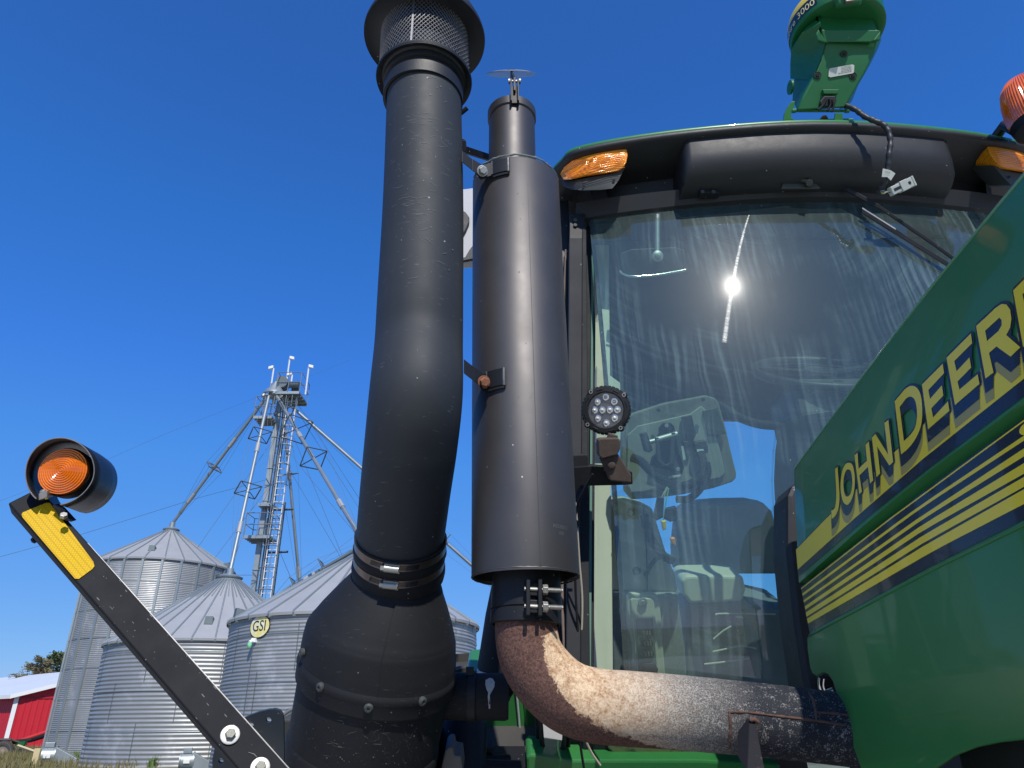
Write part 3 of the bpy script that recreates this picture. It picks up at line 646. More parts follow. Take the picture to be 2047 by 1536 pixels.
q = MB(); a = onY(75, 1504, 24); q.box((a.x, a.y, (a.z + GZ) / 2), (.09, 0, 0), (0, .05, 0), (0, 0, (a.z - GZ) / 2 + .1)); tag(q.build('post', WOODPOST, bevel=.01), 'short cream post with reddish marks standing at the foot of the tallest bin', 'post')
q = MB(); q.bar(onY(36, 1491, 25), onY(73, 1504, 24.02), .028); tag(q.build('rail', WOODPOST), 'thin cream rail leaning down onto the cream post', 'rail')
for (px, Y, hh, lb) in ((302, 23.0, .28, 'green weed tuft at the foot of the short bin'), (150, 25.6, .35, 'leafy green weed beside the bin fan of the tallest bin')):
    q = MB(); p = onY(px, 1536, Y); tuft(q, p.x, Y, GZ, hh * 1.2, 60, .16); t_ = q.build('weed', mat('weed green', (.10, .17, .04), .7, var=.3)); tag(t_, lb, 'weed')

# ================================================================== TRACTOR
CXT = 0.907                            # the tractor's centre line
TR = thing('tractor', 'green farm tractor with black exhaust and intake stacks beside its glass cab', 'tractor', (CXT, 1.6, 0))

def on_cyl(px, py, o_, ax_, r):
    r_ = ray(px, py); dd = r_ - ax_ * r_.dot(ax_); oc = EYE - o_; oc = oc - ax_ * oc.dot(ax_); a_ = dd.dot(dd); b_ = 2 * dd.dot(oc); c_ = oc.dot(oc) - r * r
    t_ = (-b_ - math.sqrt(max(0, b_ * b_ - 4 * a_ * c_))) / (2 * a_); return EYE + r_ * t_
# ---------------------------------------------------------------- air intake stack
def ringsof(lst):                      # [(px_centre, py, D, radius)] -> points, radii
    return [P(a, b, d) for a, b, d, r in lst], [r for a, b, d, r in lst]
Yi = 1.262
def DY(py, Y): v = (CY - py) / F; return Y / (FWD.y + UP.y * v)
up_top = P(848, 165, DY(165, 1.25)); xs = []
pipe = [(848, 120, DY(120, 1.25), .0865), (848, 200, DY(200, 1.25), .0865), (846.5, 400, DY(400, 1.25), .0865), (840.5, 600, DY(600, 1.25), .0862), (837.5, 690, DY(690, 1.252), .0862),
        (832, 790, 1.345, .0865), (822, 890, 1.352, .0865), (811, 980, 1.385, .0862), (801, 1070, 1.42, .086), (795, 1120, 1.437, .086)]
pts, rr = ringsof(pipe); k_ = 8
sp = smoothpath(pts, k_); sr = []
for i in range(len(rr) - 1):
    for j in range(k_): sr.append(lerp(rr[i], rr[i + 1], j / k_))
sr.append(rr[-1])
def marks(q, hit, regions, seed, mat_):
    # scuffs, chips and droppings: tiny skins lying on the surface; hit(px, py) gives the surface point
    rn = random.Random(seed); q.mark(mat_)
    for (x0, x1, y0, y1, n, kind) in regions:
        for _ in range(n):
            x = rn.uniform(x0, x1); y = rn.uniform(y0, y1)
            if kind == 'chip':
                s_ = rn.choice([.5, .6, .8, 1.0, 1.5]) ; k_ = rn.randint(5, 7); ph = rn.uniform(0, 6)
                q.add([hit(x + s_ * rn.uniform(.6, 1.2) * math.cos(ph + 6.283 * k / k_), y + s_ * rn.uniform(.7, 1.5) * math.sin(ph + 6.283 * k / k_)) for k in range(k_)], [list(range(k_))])
            else:
                L_ = rn.uniform(6, 30); a = rn.gauss(.15, .35) if kind == 'scuff' else rn.gauss(1.5, .25); cv_ = rn.uniform(-.5, .5); w_ = rn.uniform(.18, .42); n_ = 7; up_s = []; dn_s = []
                for k in range(n_):
                    t_ = k / (n_ - 1) - .5; cx = x + L_ * t_ * math.cos(a + cv_ * t_); cy = y + L_ * t_ * math.sin(a + cv_ * t_); ww = w_ * (1 - abs(2 * t_) ** 2) + .04
                    up_s.append(hit(cx, cy - ww)); dn_s.append(hit(cx, cy + ww))
                q.rings([up_s, dn_s], False)
CHIP = mat('pale chips and scuffs', (.13, .135, .14), .7, var=.5, vscale=90)
DUSTY = mat('dried dirt marks', (.16, .14, .115), .85, var=.4, vscale=90)
q = MB(); q.tube(sp, sr, 72, axes=(1, 0, 0))
ax_s = (P(848, 200, DY(200, 1.25)) - P(840.5, 600, DY(600, 1.25))).normalized()
marks(q, lambda x, y: on_cyl(x, y, P(846.5, 400, DY(400, 1.25)), ax_s, .0870), [(790, 905, 150, 560, 60, 'chip'), (800, 900, 150, 300, 14, 'scuff'), (825, 880, 225, 290, 12, 'scuff'), (810, 870, 330, 470, 16, 'scuff'), (785, 900, 200, 560, 22, 'scuff')], 5, CHIP); stack = q.build('intake_stack', INTAKE, TR, smooth=50)
topc = up_top
# precleaner: dish, screen cage, brim cap
dish = P(848, 165, DY(165, 1.25)); brim = P(849.5, 78, DY(78, 1.25))
pcl = MB()
pcl.lathe(dish, (0, 0, 1), [(.0868, -.062), (.093, -.062), (.093, -.030), (.0875, -.028), (.0875, -.016), (.0955, -.014), (.0955, .0), (.100, .004), (.112, -.002), (.1135, .003), (.111, .010), (.088, .012)], 72)
pc_o = pcl.build('precleaner_dish', BLACK_PLASTIC, stack, smooth=35)
wire = MB(); n_st = 66; hgt = brim.z - dish.z + .004; rc = .1065
for sgn in (1, -1):
    for i in range(n_st):
        a0_ = 2 * math.pi * i / n_st; pp = []
        for k in range(9):
            f = k / 8; a = a0_ + sgn * f * 2 * math.pi * 11 / n_st
            c = lerp(dish, brim, f); pp.append(Vector((c.x + (rc + (.0006 if sgn > 0 else -.0006)) * math.cos(a), c.y + (rc + (.0006 if sgn > 0 else -.0006)) * math.sin(a), dish.z + .006 + hgt * f)))
        wire.tube(pp, .00095, 4, cap=False)
SCREEN = mat('grey screen wire', (.17, .17, .18), .45, metal=.7, var=.2, vscale=50)
wire.build('screen', SCREEN, stack, smooth=60)
q = MB(); a = Vector((dish.x - .018, dish.y - rc + .002, dish.z)); q.beam(a + Vector((0, -.002, 0)), a + Vector((0, -.002, hgt)), (.0022, 0, 0), (0, .001, 0)); q.build('screen_seam', SCREEN, stack)
q = MB(); q.lathe(dish, (0, 0, 1), [(.030, 0), (.030, hgt * .45), (.022, hgt * .5), (.022, hgt)], 24); q.lathe(dish, (0, 0, 1), [(.086, .01), (.05, .05), (.032, .06)], 40); q.build('vane_hub', DARK_STEEL, stack, smooth=40)
q = MB(); q.lathe(brim, (0, 0, 1), [(.100, -.004), (.115, .002), (.142, -.004), (.1475, -.006), (.148, .0), (.145, .012), (.130, .05), (.09, .085), (.0, .095)], 80); q.lathe(brim, (0, 0, 1), [(.0, .006), (.142, .004)], 60); q.build('precleaner_cap', BLACK_PLASTIC, stack, smooth=40)
q = MB(); c = P(924, 224, 1.70); q.cyl(c + Vector((-.02, .01, -.012)), c + Vector((.012, -.004, .008)), .0055, 10); hexhead(q, c + Vector((-.012, .0, -.012)), (.8, -.2, .5), .009, .008); q.build('clamp_bolt', DARK_STEEL, stack, smooth=30)

# ---------------------------------------------------------------- clamped elbow and air cleaner bowl
A1 = P(797, 1118, 1.437); A2 = P(757, 1330, 1.44); axd = (A1 - A2).normalized()
sdx = axd.cross(Vector((0, -1, 0))).normalized()
def onax(py_t): return lerp(A1, A2, py_t)
cl = MB(); base = P(800, 1098, 1.43)
pr = [(.0865, .030), (.0905, .029), (.0905, .0265), (.0888, .025), (.0888, .008), (.0915, .004), (.0922, -.001), (.0905, -.005), (.0905, -.008), (.0895, -.010), (.0895, -.030), (.0922, -.034), (.093, -.044), (.0915, -.056), (.086, -.062), (.082, -.066)]
HOSE = RUBBER
axc = (P(801, 1060, 1.415) - P(795, 1140, 1.445)).normalized()
cl.lathe(base, axc, pr, 72, ref=(1, 0, 0)); cuff = cl.build('hose_cuff', HOSE, TR, smooth=35)
for h_, ang in ((.0165, R(-97)), (-.020, R(-97))):
    o_ = base; e_ = (Vector((1, 0, 0)) - axc * axc.x).normalized(); g_ = axc.cross(e_)
    q = MB(); q.lathe(o_, axc, [(.0892, h_ - .008), (.0902, h_ - .008), (.0902, h_ + .008), (.0892, h_ + .008)], 72, ref=(1, 0, 0), wrap=True); bandq = q
    rad = lambda a: e_ * math.cos(a) + g_ * math.sin(a)
    # find the front side of the band
    best = max([k * .02 for k in range(315)], key=lambda a: rad(a).dot((EYE - base).normalized() + Vector((-.12, 0, 0))))
    rdv = rad(best); tng = axc.cross(rdv)
    c = o_ + rdv * .095 + axc * h_; q = MB(); q.cyl(c - tng * .014, c + tng * .013, .0068, 14); hexhead(q, c - tng * .014, -tng, .0058, .007); q.box(c - rdv * .004, tng * .014, rdv * .003, axc * .009); q.build('worm_screw', ZINC, cuff, smooth=30)
    q = bandq.mark(BLACK_DECAL)
    for k in list(range(-22, -6)) + list(range(6, 26)):
        a = best + k * .022; c = o_ + rad(a) * .0905 + axc * h_; tg = axc.cross(rad(a)); q.box(c, tg * .0007 + axc * 0, rad(a) * .0004, axc * .0048 + tg * .0012)
    bandq.build('hose_clamp', STAINLESS, cuff, smooth=35)
# bowl: oblique cone then drum
bowl = MB(); rg = []
spec = [(797, 1140, .0845), (795, 1155, .088), (788, 1175, .101), (781, 1200, .117), (774, 1225, .132), (767, 1250, .1455), (764, 1262, .150), (761, 1285, .1535), (759.5, 1303, .1555), (757.5, 1322, .1565)]
def axD(py): return lerp(1.437, 1.44, (py - 1118) / 212) if py < 1330 else 1.44
e_ = (Vector((1, 0, 0)) - axd * axd.x).normalized(); g2 = axd.cross(e_)
def ring(c, r, n=80, ex=1, ax_=None):
    return [c + (e_ * math.cos(2 * math.pi * k / n) + g2 * math.sin(2 * math.pi * k / n)) * r for k in range(n)]
BD = 1.455
cs = [P(a, b, BD) for a, b, r in spec]; rs_ = [r for a, b, r in spec]
bowl.rings([ring(c, r) for c, r in zip(smoothpath(cs, 4), [lerp(rs_[i], rs_[min(i + 1, len(rs_) - 1)], j / 4) for i in range(len(rs_) - 1) for j in range(4)] + [rs_[-1]])])
bw = bowl.build('air_cleaner_bowl', RUBBER, TR, smooth=50)
cb = P(757.5, 1322, BD)
q = MB(); fa = max([k * .02 for k in range(315)], key=lambda a: (e_ * math.cos(a) + g2 * math.sin(a)).dot((EYE - cb).normalized() + RIGHT * .06)); q.tube([c + (e_ * math.cos(fa) + g2 * math.sin(fa)) * (r + .0001) for c, r in zip(cs[2:], rs_[2:])], .0009, 6); q.build('mould_line', RUBBER, bw, smooth=60)
q = MB(); q.lathe(cb, -axd, [(.156, -.002), (.159, .004), (.1605, .010), (.1585, .016), (.1575, .040), (.155, .043), (.1525, .045)], 80, ref=e_); rim_ = q.build('bowl_rim', RUBBER, bw, smooth=35)
q = MB(); q.lathe(cb, -axd, [(.1515, .03), (.1505, .12), (.1495, .155), (.1515, .158), (.153, .165), (.153, .185), (.151, .20), (.15, .34)], 80, ref=e_, cap1=True); 
marks(q, lambda x, y: on_cyl(x, y, cb, axd, .1524), [(625, 880, 1440, 1530, 70, 'chip'), (730, 850, 1440, 1530, 45, 'run'), (640, 860, 1440, 1530, 14, 'scuff')], 23, DUSTY); drum = q.build('air_cleaner_drum', RUBBER, TR, smooth=35)
for px, py in ((641, 1374), (737, 1415), (844, 1402), (605, 1305)):
    r_ = ray(px, py); # put the screw head on the rim cylinder
    o_ = cb - axd * .028; dd = r_ - axd * r_.dot(axd); oc = (EYE - o_); oc = oc - axd * oc.dot(axd)
    a_ = dd.dot(dd); b_ = 2 * dd.dot(oc); c_ = oc.dot(oc) - .159 ** 2; disc_ = b_ * b_ - 4 * a_ * c_
    if disc_ < 0: continue
    t_ = (-b_ - math.sqrt(disc_)) / (2 * a_); p = EYE + r_ * t_; nn = (p - o_); nn = (nn - axd * nn.dot(axd)).normalized()
    q = MB(); q.lathe(p, nn, [(.0085, -.002), (.0085, .003), (.006, .0055), (.003, .0055), (.003, .003), (.0, .003)], 16); q.build('rim_screw', GREY_PL, rim_, smooth=30)
# housing body behind and below, with latch
q = MB(); q.lathe(P(700, 1640, 1.60), (P(740, 1400, 1.60) - P(700, 1640, 1.60)).normalized(), [(.175, -.1), (.178, .10), (.172, .16), (.150, .235)], 64, cap0=True, cap1=True); q.build('filter_housing', BLACK_PLASTIC, TR, smooth=40)
q = MB(); q.box(P(585, 1452, 1.62), RIGHT * .022, UP * .028, FWD * .03); q.build('housing_lug', GREY_PL, TR, bevel=.004)
q = MB(); q.tube(smoothpath([P(568, 1428, 1.55), P(578, 1420, 1.55), P(590, 1416, 1.55), P(604, 1420, 1.55)], 4), .003, 8); q.tube([P(572, 1431, 1.55), P(584, 1424, 1.55), P(600, 1426, 1.55)], .002, 6); q.build('latch_wire', ZINC, TR, smooth=50)
# side outlet hose with bird dropping
so_a = P(850, 1391, 1.50); so_b = P(1017, 1393, 1.50); dv = (so_b - so_a).normalized(); L_ = (so_b - so_a).length
q = MB(); q.lathe(so_a, dv, [(.046, 0), (.046, L_ * .52), (.048, L_ * .53), (.048, L_ * .58), (.045, L_ * .60), (.046, L_ * .96), (.043, L_), (.0, L_)], 40); oh = q.build('outlet_hose', RUBBER, TR, smooth=40)
q = MB(); q.lathe(so_a + dv * L_ * .56, dv, [(.0485, -.008), (.050, -.008), (.050, .008), (.0485, .008)], 40, wrap=True); q.box(so_a + dv * L_ * .54 + Vector((0, -.02, .047)), dv * .008, (0, .012, 0), (0, 0, .008)); q.build('hose_clamp', DARK_STEEL, oh, smooth=35)
def on_hose(px, py, r=.0462):
    r_ = ray(px, py); dd = r_ - dv * r_.dot(dv); oc = EYE - so_a; oc = oc - dv * oc.dot(dv); a_ = dd.dot(dd); b_ = 2 * dd.dot(oc); c_ = oc.dot(oc) - r * r
    t_ = (-b_ - math.sqrt(max(0, b_ * b_ - 4 * a_ * c_))) / (2 * a_); return EYE + r_ * t_
out = [(979, 1355), (985, 1357), (989, 1364), (988, 1374), (983, 1383), (980, 1388), (978, 1396), (980, 1408), (980, 1417), (977, 1417), (976, 1404), (975, 1393), (976, 1385), (972, 1377), (970, 1368), (971, 1360)]
q = MB(); q.add([on_hose(x, y, .0468) for x, y in out] + [on_hose(979, 1370, .0472), on_hose(979, 1390, .0472)], [[i, (i + 1) % 16, 16 if not (5 <= i <= 12) else 17] for i in range(16)] + [[5, 17, 16], [13, 16, 17]])
q.build('bird_dropping', mat('bird dropping', (.42, .43, .43), .85, var=.4, vscale=160), oh)

# ---------------------------------------------------------------- exhaust
def DYe(py, Y): return DY(py, Y)
mt = P(1031, 372, DY(372, 1.335)); mb_ = P(1050.5, 1155, DY(1155, 1.368)); axm = (mt - mb_).normalized(); Lm = (mt - mb_).length; RM = .1005
q = MB(); q.lathe(mb_, axm, [(RM - .004, .004), (RM - .003, .0), (RM, .0), (RM, Lm - .001), (RM - .003, Lm + .003), (.06, Lm + .006)], 96, ref=(1, 0, 0))
q.lathe(mb_, axm, [(RM - .003, .0), (RM - .003, .10), (.0, .10)], 96, ref=(1, 0, 0))
marks(q, lambda x, y: on_cyl(x, y, mb_, axm, RM + .0003), [(960, 1130, 380, 1120, 55, 'chip'), (1000, 1110, 400, 1100, 10, 'run')], 11, CHIP)
muf = q.build('muffler', MUFFLER, TR, smooth=40)
q = MB(); wr = []
for k in range(90):
    a = 2 * math.pi * k / 90; wr.append(mt + axm * .004 + Vector((math.cos(a), math.sin(a), 0)) * (RM - .002 + random.uniform(-.001, .001)))
q.tube(wr + wr[:1], [.0022 + random.uniform(-.0008, .001) for _ in range(91)], 6); q.build('top_weld', mat('oxidised weld', (.20, .24, .22), .7, bump=.8, bscale=150, stain=(.45, .45, .42), stain_scale=60, stain_lo=.58), muf, smooth=50)
q = MB(); w2 = []
for k in range(90):
    a = 2 * math.pi * k / 90; w2.append(mb_ + axm * .0005 + Vector((math.cos(a), math.sin(a), 0)) * (RM - .001))
q.tube(w2 + w2[:1], [.0016 + random.uniform(-.0005, .0005) for _ in range(91)], 6); q.build('bottom_weld', MUFFLER, muf, smooth=50)
ot = P(1023, 228, DY(228, 1.345)); ob = mt + (ot - mt) * -.1; ob = Vector((ot.x, ot.y, mt.z - .02)); RO = .0575
q = MB(); hL = ot.z - ob.z; q.lathe(ob, (0, 0, 1), [(RO - .001, 0), (RO - .001, hL - .024), (RO + .0025, hL - .022), (RO + .0025, hL), (RO - .002, hL), (RO - .002, hL - .1), (.0, hL - .1)], 72, ref=(1, 0, 0)); outp = q.build('outlet_pipe', MUFFLER, muf, smooth=35)
q = MB(); sa_ = R(-76); sdir = Vector((math.cos(sa_), math.sin(sa_), 0)); q.tube([mb_ + sdir * (RM + .0002) + axm * h_ for h_ in (.002, Lm * .3, Lm * .6, Lm - .002)], .0006, 6); q.build('body_seam', MUFFLER, muf, smooth=60)
HEAT = mat('heat blued paint', (.13, .07, .05), .6, metal=.5, var=.4, vscale=30)
# stamped number on the muffler
STAMP = mat('stamped bright metal', (.20, .19, .19), .5, metal=.5)
for body, px, py, sz in (('RE225012', 1121, 1056, .0085), ('10X', 1122, 1069, .008)):
    vs, fs = text_mesh(body, sz); c0 = on_cyl(px, py, mb_, axm, RM); rad0 = c0 - mb_; h0 = rad0.dot(axm); rad0 = (rad0 - axm * h0); a0_ = math.atan2(rad0.y, rad0.x)
    q = MB(); q.add([mb_ + axm * (h0 + v.y) + Vector((math.cos(a0_ + v.x / RM), math.sin(a0_ + v.x / RM), 0)) * (RM + .0003) for v in vs], fs); q.build('stamped_number', STAMP, muf)
# rain cap
lug = P(1029, 190, DY(190, 1.345 - RO - .004)); q = MB()
for s_ in (-.0085, .0085):
    a = lug + Vector((s_, 0, -.028)); q.prism([a + Vector((-.0018, .003, -.006)), a + Vector((-.0018, -.010, .0)), a + Vector((-.0018, -.014, .068)), a + Vector((-.0018, -.004, .074)), a + Vector((-.0018, .014, .070)), a + Vector((-.0018, .010, .03)), a + Vector((-.0018, .004, .0))], (.0036, 0, 0))
q.box(lug + Vector((0, .0, .0)), (.0085, 0, 0), (0, .0015, 0), (0, 0, .028)); cap_l = q.build('rain_cap_hinge', DARK_STEEL, muf, bevel=.0006)
pin = lug + Vector((0, -.004, .040)); q = MB(); q.cyl(pin - Vector((.014, 0, 0)), pin + Vector((.014, 0, 0)), .0035, 10); q.lathe(pin - Vector((.013, 0, 0)), (1, 0, 0), [(.0065, -.002), (.0065, .002)], 12, cap0=True, cap1=True); q.lathe(pin + Vector((.013, 0, 0)), (1, 0, 0), [(.0065, -.002), (.0065, .002)], 12, cap0=True, cap1=True); q.build('hinge_pin', ZINC, cap_l, smooth=30)
fc = P(1022, 147, 1.895); view = (fc - EYE).normalized(); pl_dir = Vector((0, view.y, view.z)).normalized(); ang = math.atan2(pl_dir.z, pl_dir.y) - R(7)
pd = Vector((0, math.cos(ang), math.sin(ang))); pn = Vector((0, -math.sin(ang), math.cos(ang))); q = MB(); rc_ = .0655
q.lathe(fc, pn, [(.0, .0035), (.05, .003), (rc_, -.001), (rc_, -.0025), (.05, .0008), (.0, .0013)], 56, ref=(1, 0, 0)); flap = q.build('rain_cap_flap', mat('bare flap metal', (.36, .38, .40), .4, metal=.7, var=.3, vscale=30), muf, smooth=30)
q = MB(); a = pin; b = fc - pd * .01 - pn * .004; q.prism([a + Vector((-.0025, -.006, -.035)), a + Vector((-.0025, .004, -.036)), a + Vector((-.0025, .007, .004)), b + Vector((-.0025, .012, .0)), b + Vector((-.0025, -.018, -.005)), a + Vector((-.0025, -.006, .008))], (.005, 0, 0)); q.box(fc - pd * .008 + pn * .005, (.010, 0, 0), pd * .012, pn * .003); q.build('flap_arm', DARK_STEEL, cap_l, bevel=.0006)

# pipe clamp under the muffler
pb_ = P(1052, 1162, DY(1162, 1.368)); pj = P(1051, 1248, DY(1248, 1.368)); RP = .0585
axp = (pb_ - pj).normalized()
q = MB(); q.lathe(pj, axp, [(RP + .002, -.002), (RP + .006, .0), (RP + .006, .021), (RP + .003, .024), (RP + .0055, .026), (RP + .0055, .128), (RP, .13), (RP, .20)], 64, ref=(1, 0, 0)); clp = q.build('pipe_clamp', DARK_STEEL, TR, smooth=35)
for i_, (y_) in enumerate((1180, 1214)):
    fr = on_cyl(1064, y_, pj, axp, RP + .006); rdv = (fr - pj); rdv = (rdv - axp * rdv.dot(axp)).normalized(); tg = axp.cross(rdv)
    if tg.x < 0: tg = -tg
    q = MB()
    for s_ in (-.0105, .0105): q.box(fr + rdv * .009 + tg * s_, tg * .0035, rdv * .012, axp * .0165)
    q.box(fr + rdv * .004 , tg * .008, rdv * .006, axp * .011); q.build('clamp_lug', DARK_STEEL, clp, bevel=.0012)
    q = MB(); q.cyl(fr + rdv * .010 - tg * .016, fr + rdv * .010 + tg * .052, .0036, 10)
    for k in range(11): q.lathe(fr + rdv * .010 + tg * (.028 + k * .0021), tg, [(.0038, 0), (.0046, .0008), (.0038, .0016)], 10)
    q.build('clamp_bolt', ZINC, clp, smooth=30)
    q = MB(); hexhead(q, fr + rdv * .010 + tg * .016, tg, .0092, .010); q.build('clamp_nut', ZINC, clp, bevel=.0006)

# rusty elbow: centre line in photo points, depth from its width
el_px = [(1051, 1236, 1.46), (1051, 1262, 1.452), (1060, 1306, 1.448), (1088, 1352, 1.448), (1134, 1392, 1.450), (1190, 1410, 1.452), (1260, 1416, 1.450), (1340, 1422, 1.446), (1440, 1431, 1.44), (1540, 1441, 1.432), (1640, 1452, 1.424), (1760, 1466, 1.41)]
el_r = [.0575, .0575, .0595, .062, .0628, .0628, .0625, .0622, .0618, .0615, .0615, .0615]
el_px = [(a, b, DY(b, 1.368)) for a, b, c in el_px]; el_px[0] = (1052, 1225, DY(1225, 1.368)); el_px[1] = (1052, 1258, DY(1258, 1.368))
el_r = [.0563, .0563, .0572, .0588, .0598, .0602, .0602, .0598, .0590, .0585, .058, .058]
pts = [P(*e) for e in el_px]; cl_ = smoothpath(pts, 10); rr2 = [lerp(el_r[i], el_r[i + 1], j / 10) for i in range(len(el_r) - 1) for j in range(10)] + [el_r[-1]]
q = MB(); nn_ = 72; q.tube(cl_, rr2, nn_, cap=True, axes=(0, -1, 0)); elbow = q.build('exhaust_elbow', None or RUBBER, TR, smooth=60)
def rust_mat():
    m = bpy.data.materials.new('rusting exhaust pipe'); m.use_nodes = True; nt = m.node_tree; L = nt.links; b = nt.nodes['Principled BSDF']
    co = node(nt, 'ShaderNodeTexCoord').outputs['Object']; xyz = node(nt, 'ShaderNodeSeparateXYZ'); L.new(co, xyz.inputs[0])
    big = noise(nt, co, 9, 3); mid = noise(nt, co, 75, 6, .75); fine = noise(nt, co, 230, 5, .8); sp = noise(nt, co, 420, 3, .7)
    ao = node(nt, 'ShaderNodeAttribute', attribute_name='outer'); al = node(nt, 'ShaderNodeAttribute', attribute_name='along')
    def ma(op, a, b_, c=None):
        n = node(nt, 'ShaderNodeMath', operation=op)
        for i, v in enumerate((a, b_, c)):
            if v is None: continue
            if hasattr(v, 'is_output'): L.new(v, n.inputs[i])
            else: n.inputs[i].default_value = v
        return n.outputs[0]
    wob = ma('MULTIPLY_ADD', mid, 1.5, ma('MULTIPLY_ADD', big, .5, -1.0))
    # deep red-brown oxide on the outside of the bend and underneath
    st = ma('MULTIPLY', ma('MAXIMUM', ma('SUBTRACT', .058, al.outputs['Fac']), 0.0), 80.0)
    k = ma('ADD', ma('ADD', ma('MULTIPLY_ADD', ao.outputs['Fac'], 2.1, ma('MULTIPLY_ADD', ma('MAXIMUM', ma('SUBTRACT', al.outputs['Fac'], .07), 0.0), -8.4, .95)), st), wob)
    brown = ramp(nt, ma('ADD', k, .5), .46, .56)
    pit = ma('MULTIPLY_ADD', mid, .5, ma('MULTIPLY', fine, .55)); cream = mixc(nt, ramp(nt, pit, .42, .60), (.34, .18, .09, 1), (.80, .60, .39, 1))
    silver = mixc(nt, ramp(nt, ma('MULTIPLY_ADD', mid, .28, ma('MULTIPLY', sp, .75)), .44, .60), (.15, .145, .14, 1), (.58, .54, .47, 1))
    dark = mixc(nt, ramp(nt, ma('MULTIPLY_ADD', mid, .5, ma('MULTIPLY', sp, .5)), .545, .60), (.022, .024, .032, 1), (.28, .27, .26, 1))
    a1 = ramp(nt, ma('MULTIPLY_ADD', wob, .12, al.outputs['Fac']), .24, .46)
    a2 = ramp(nt, ma('MULTIPLY_ADD', wob, .10, al.outputs['Fac']), .36, .58)
    c = mixc(nt, a1, cream, silver); c = mixc(nt, a2, c, dark)
    br = mixc(nt, ramp(nt, fine, .40, .66), (.070, .033, .026, 1), (.20, .108, .080, 1))
    c = mixc(nt, brown, c, br); L.new(c, b.inputs['Base Color'])
    b.inputs['Roughness'].default_value = .75; b.inputs['Specular IOR Level'].default_value = .3
    bp = node(nt, 'ShaderNodeBump'); bp.inputs['Strength'].default_value = .9; bp.inputs['Distance'].default_value = .0012; L.new(fine, bp.inputs['Height']); L.new(bp.outputs[0], b.inputs['Normal'])
    return m
RUST = rust_mat(); elbow.data.materials.clear(); elbow.data.materials.append(RUST)
arc = [0]
for a, b in zip(cl_, cl_[1:]): arc.append(arc[-1] + (b - a).length)
A_al = []; A_ou = []
bend_in = (Vector((1, 0, 1))).normalized()
for i, c in enumerate(cl_):
    al_ = arc[i] / .84; tg = (cl_[min(i + 1, len(cl_) - 1)] - cl_[max(0, i - 1)]).normalized()
    dn_ = Vector((0, .25, -1)) if abs(tg.x) > .9 else -(bend_in - tg * bend_in.dot(tg)).normalized()
    dn_ = lerp(-(bend_in - tg * bend_in.dot(tg)).normalized(), Vector((0, .3, -1)).normalized(), min(1, max(0, (al_ - .12) / .22)))
    for k in range(nn_):
        v = Vector(elbow.data.vertices[i * nn_ + k].co) - c; A_al.append(al_); A_ou.append(v.normalized().dot(dn_))
for nm, va in (('along', A_al), ('outer', A_ou)):
    at_ = elbow.data.attributes.new(nm, 'FLOAT', 'POINT'); at_.data.foreach_set('value', va)
# weld seams and the gusset on the pipe
RUSTSEAM = mat('rusty weld seam', (.12, .06, .042), .85, bump=.8, bscale=240, var=.5, vscale=90, stain=(.05, .045, .045), stain_scale=50)
def on_elbow(px, py, off=.0):
    r_ = ray(px, py); best = None
    c0 = min(cl_, key=lambda c: ((c - EYE) - r_ * ((c - EYE).dot(r_) / r_.dot(r_))).length + (0 if c.x > .2 else 9))
    i = cl_.index(c0); tg = (cl_[min(i + 1, len(cl_) - 1)] - cl_[max(0, i - 1)]).normalized(); return on_cyl(px, py, c0, tg, rr2[i] + off)
for path in ([(1456, 1424), (1490, 1424), (1540, 1430), (1590, 1436), (1640, 1442), (1690, 1450)], [(1458, 1424), (1460, 1450), (1459, 1480), (1457, 1496)], [(1616, 1384), (1626, 1400), (1630, 1420), (1632, 1440)], [(1630, 1424), (1660, 1426), (1700, 1430)]):
    q = MB(); pp = smoothpath([on_elbow(x, y, .0005) for x, y in path], 6); q.tube(pp, [.0019 + random.uniform(-.0007, .0009) for _ in pp], 8); q.build('weld_seam', RUSTSEAM, elbow, smooth=60)
q = MB(); a = on_elbow(1502, 1446, .002); 
q.prism([P(1498, 1442, 1.178), P(1510, 1442, 1.178), P(1530, 1545, 1.09), P(1494, 1545, 1.09)], FWD * .05); q.build('pipe_gusset', mat('pitted black gusset', (.016, .016, .02), .7, spec=.2, specks=.3, speck_scale=170, bump=.4, bscale=200, stain=(.16, .09, .06), stain_scale=40, stain_lo=.6), elbow, bevel=.001)
q = MB(); q.tube([P(1500, 1440, 1.176), P(1508, 1438, 1.174), P(1515, 1444, 1.176)], .0035, 8); q.build('weld_seam', RUSTSEAM, elbow, smooth=60)

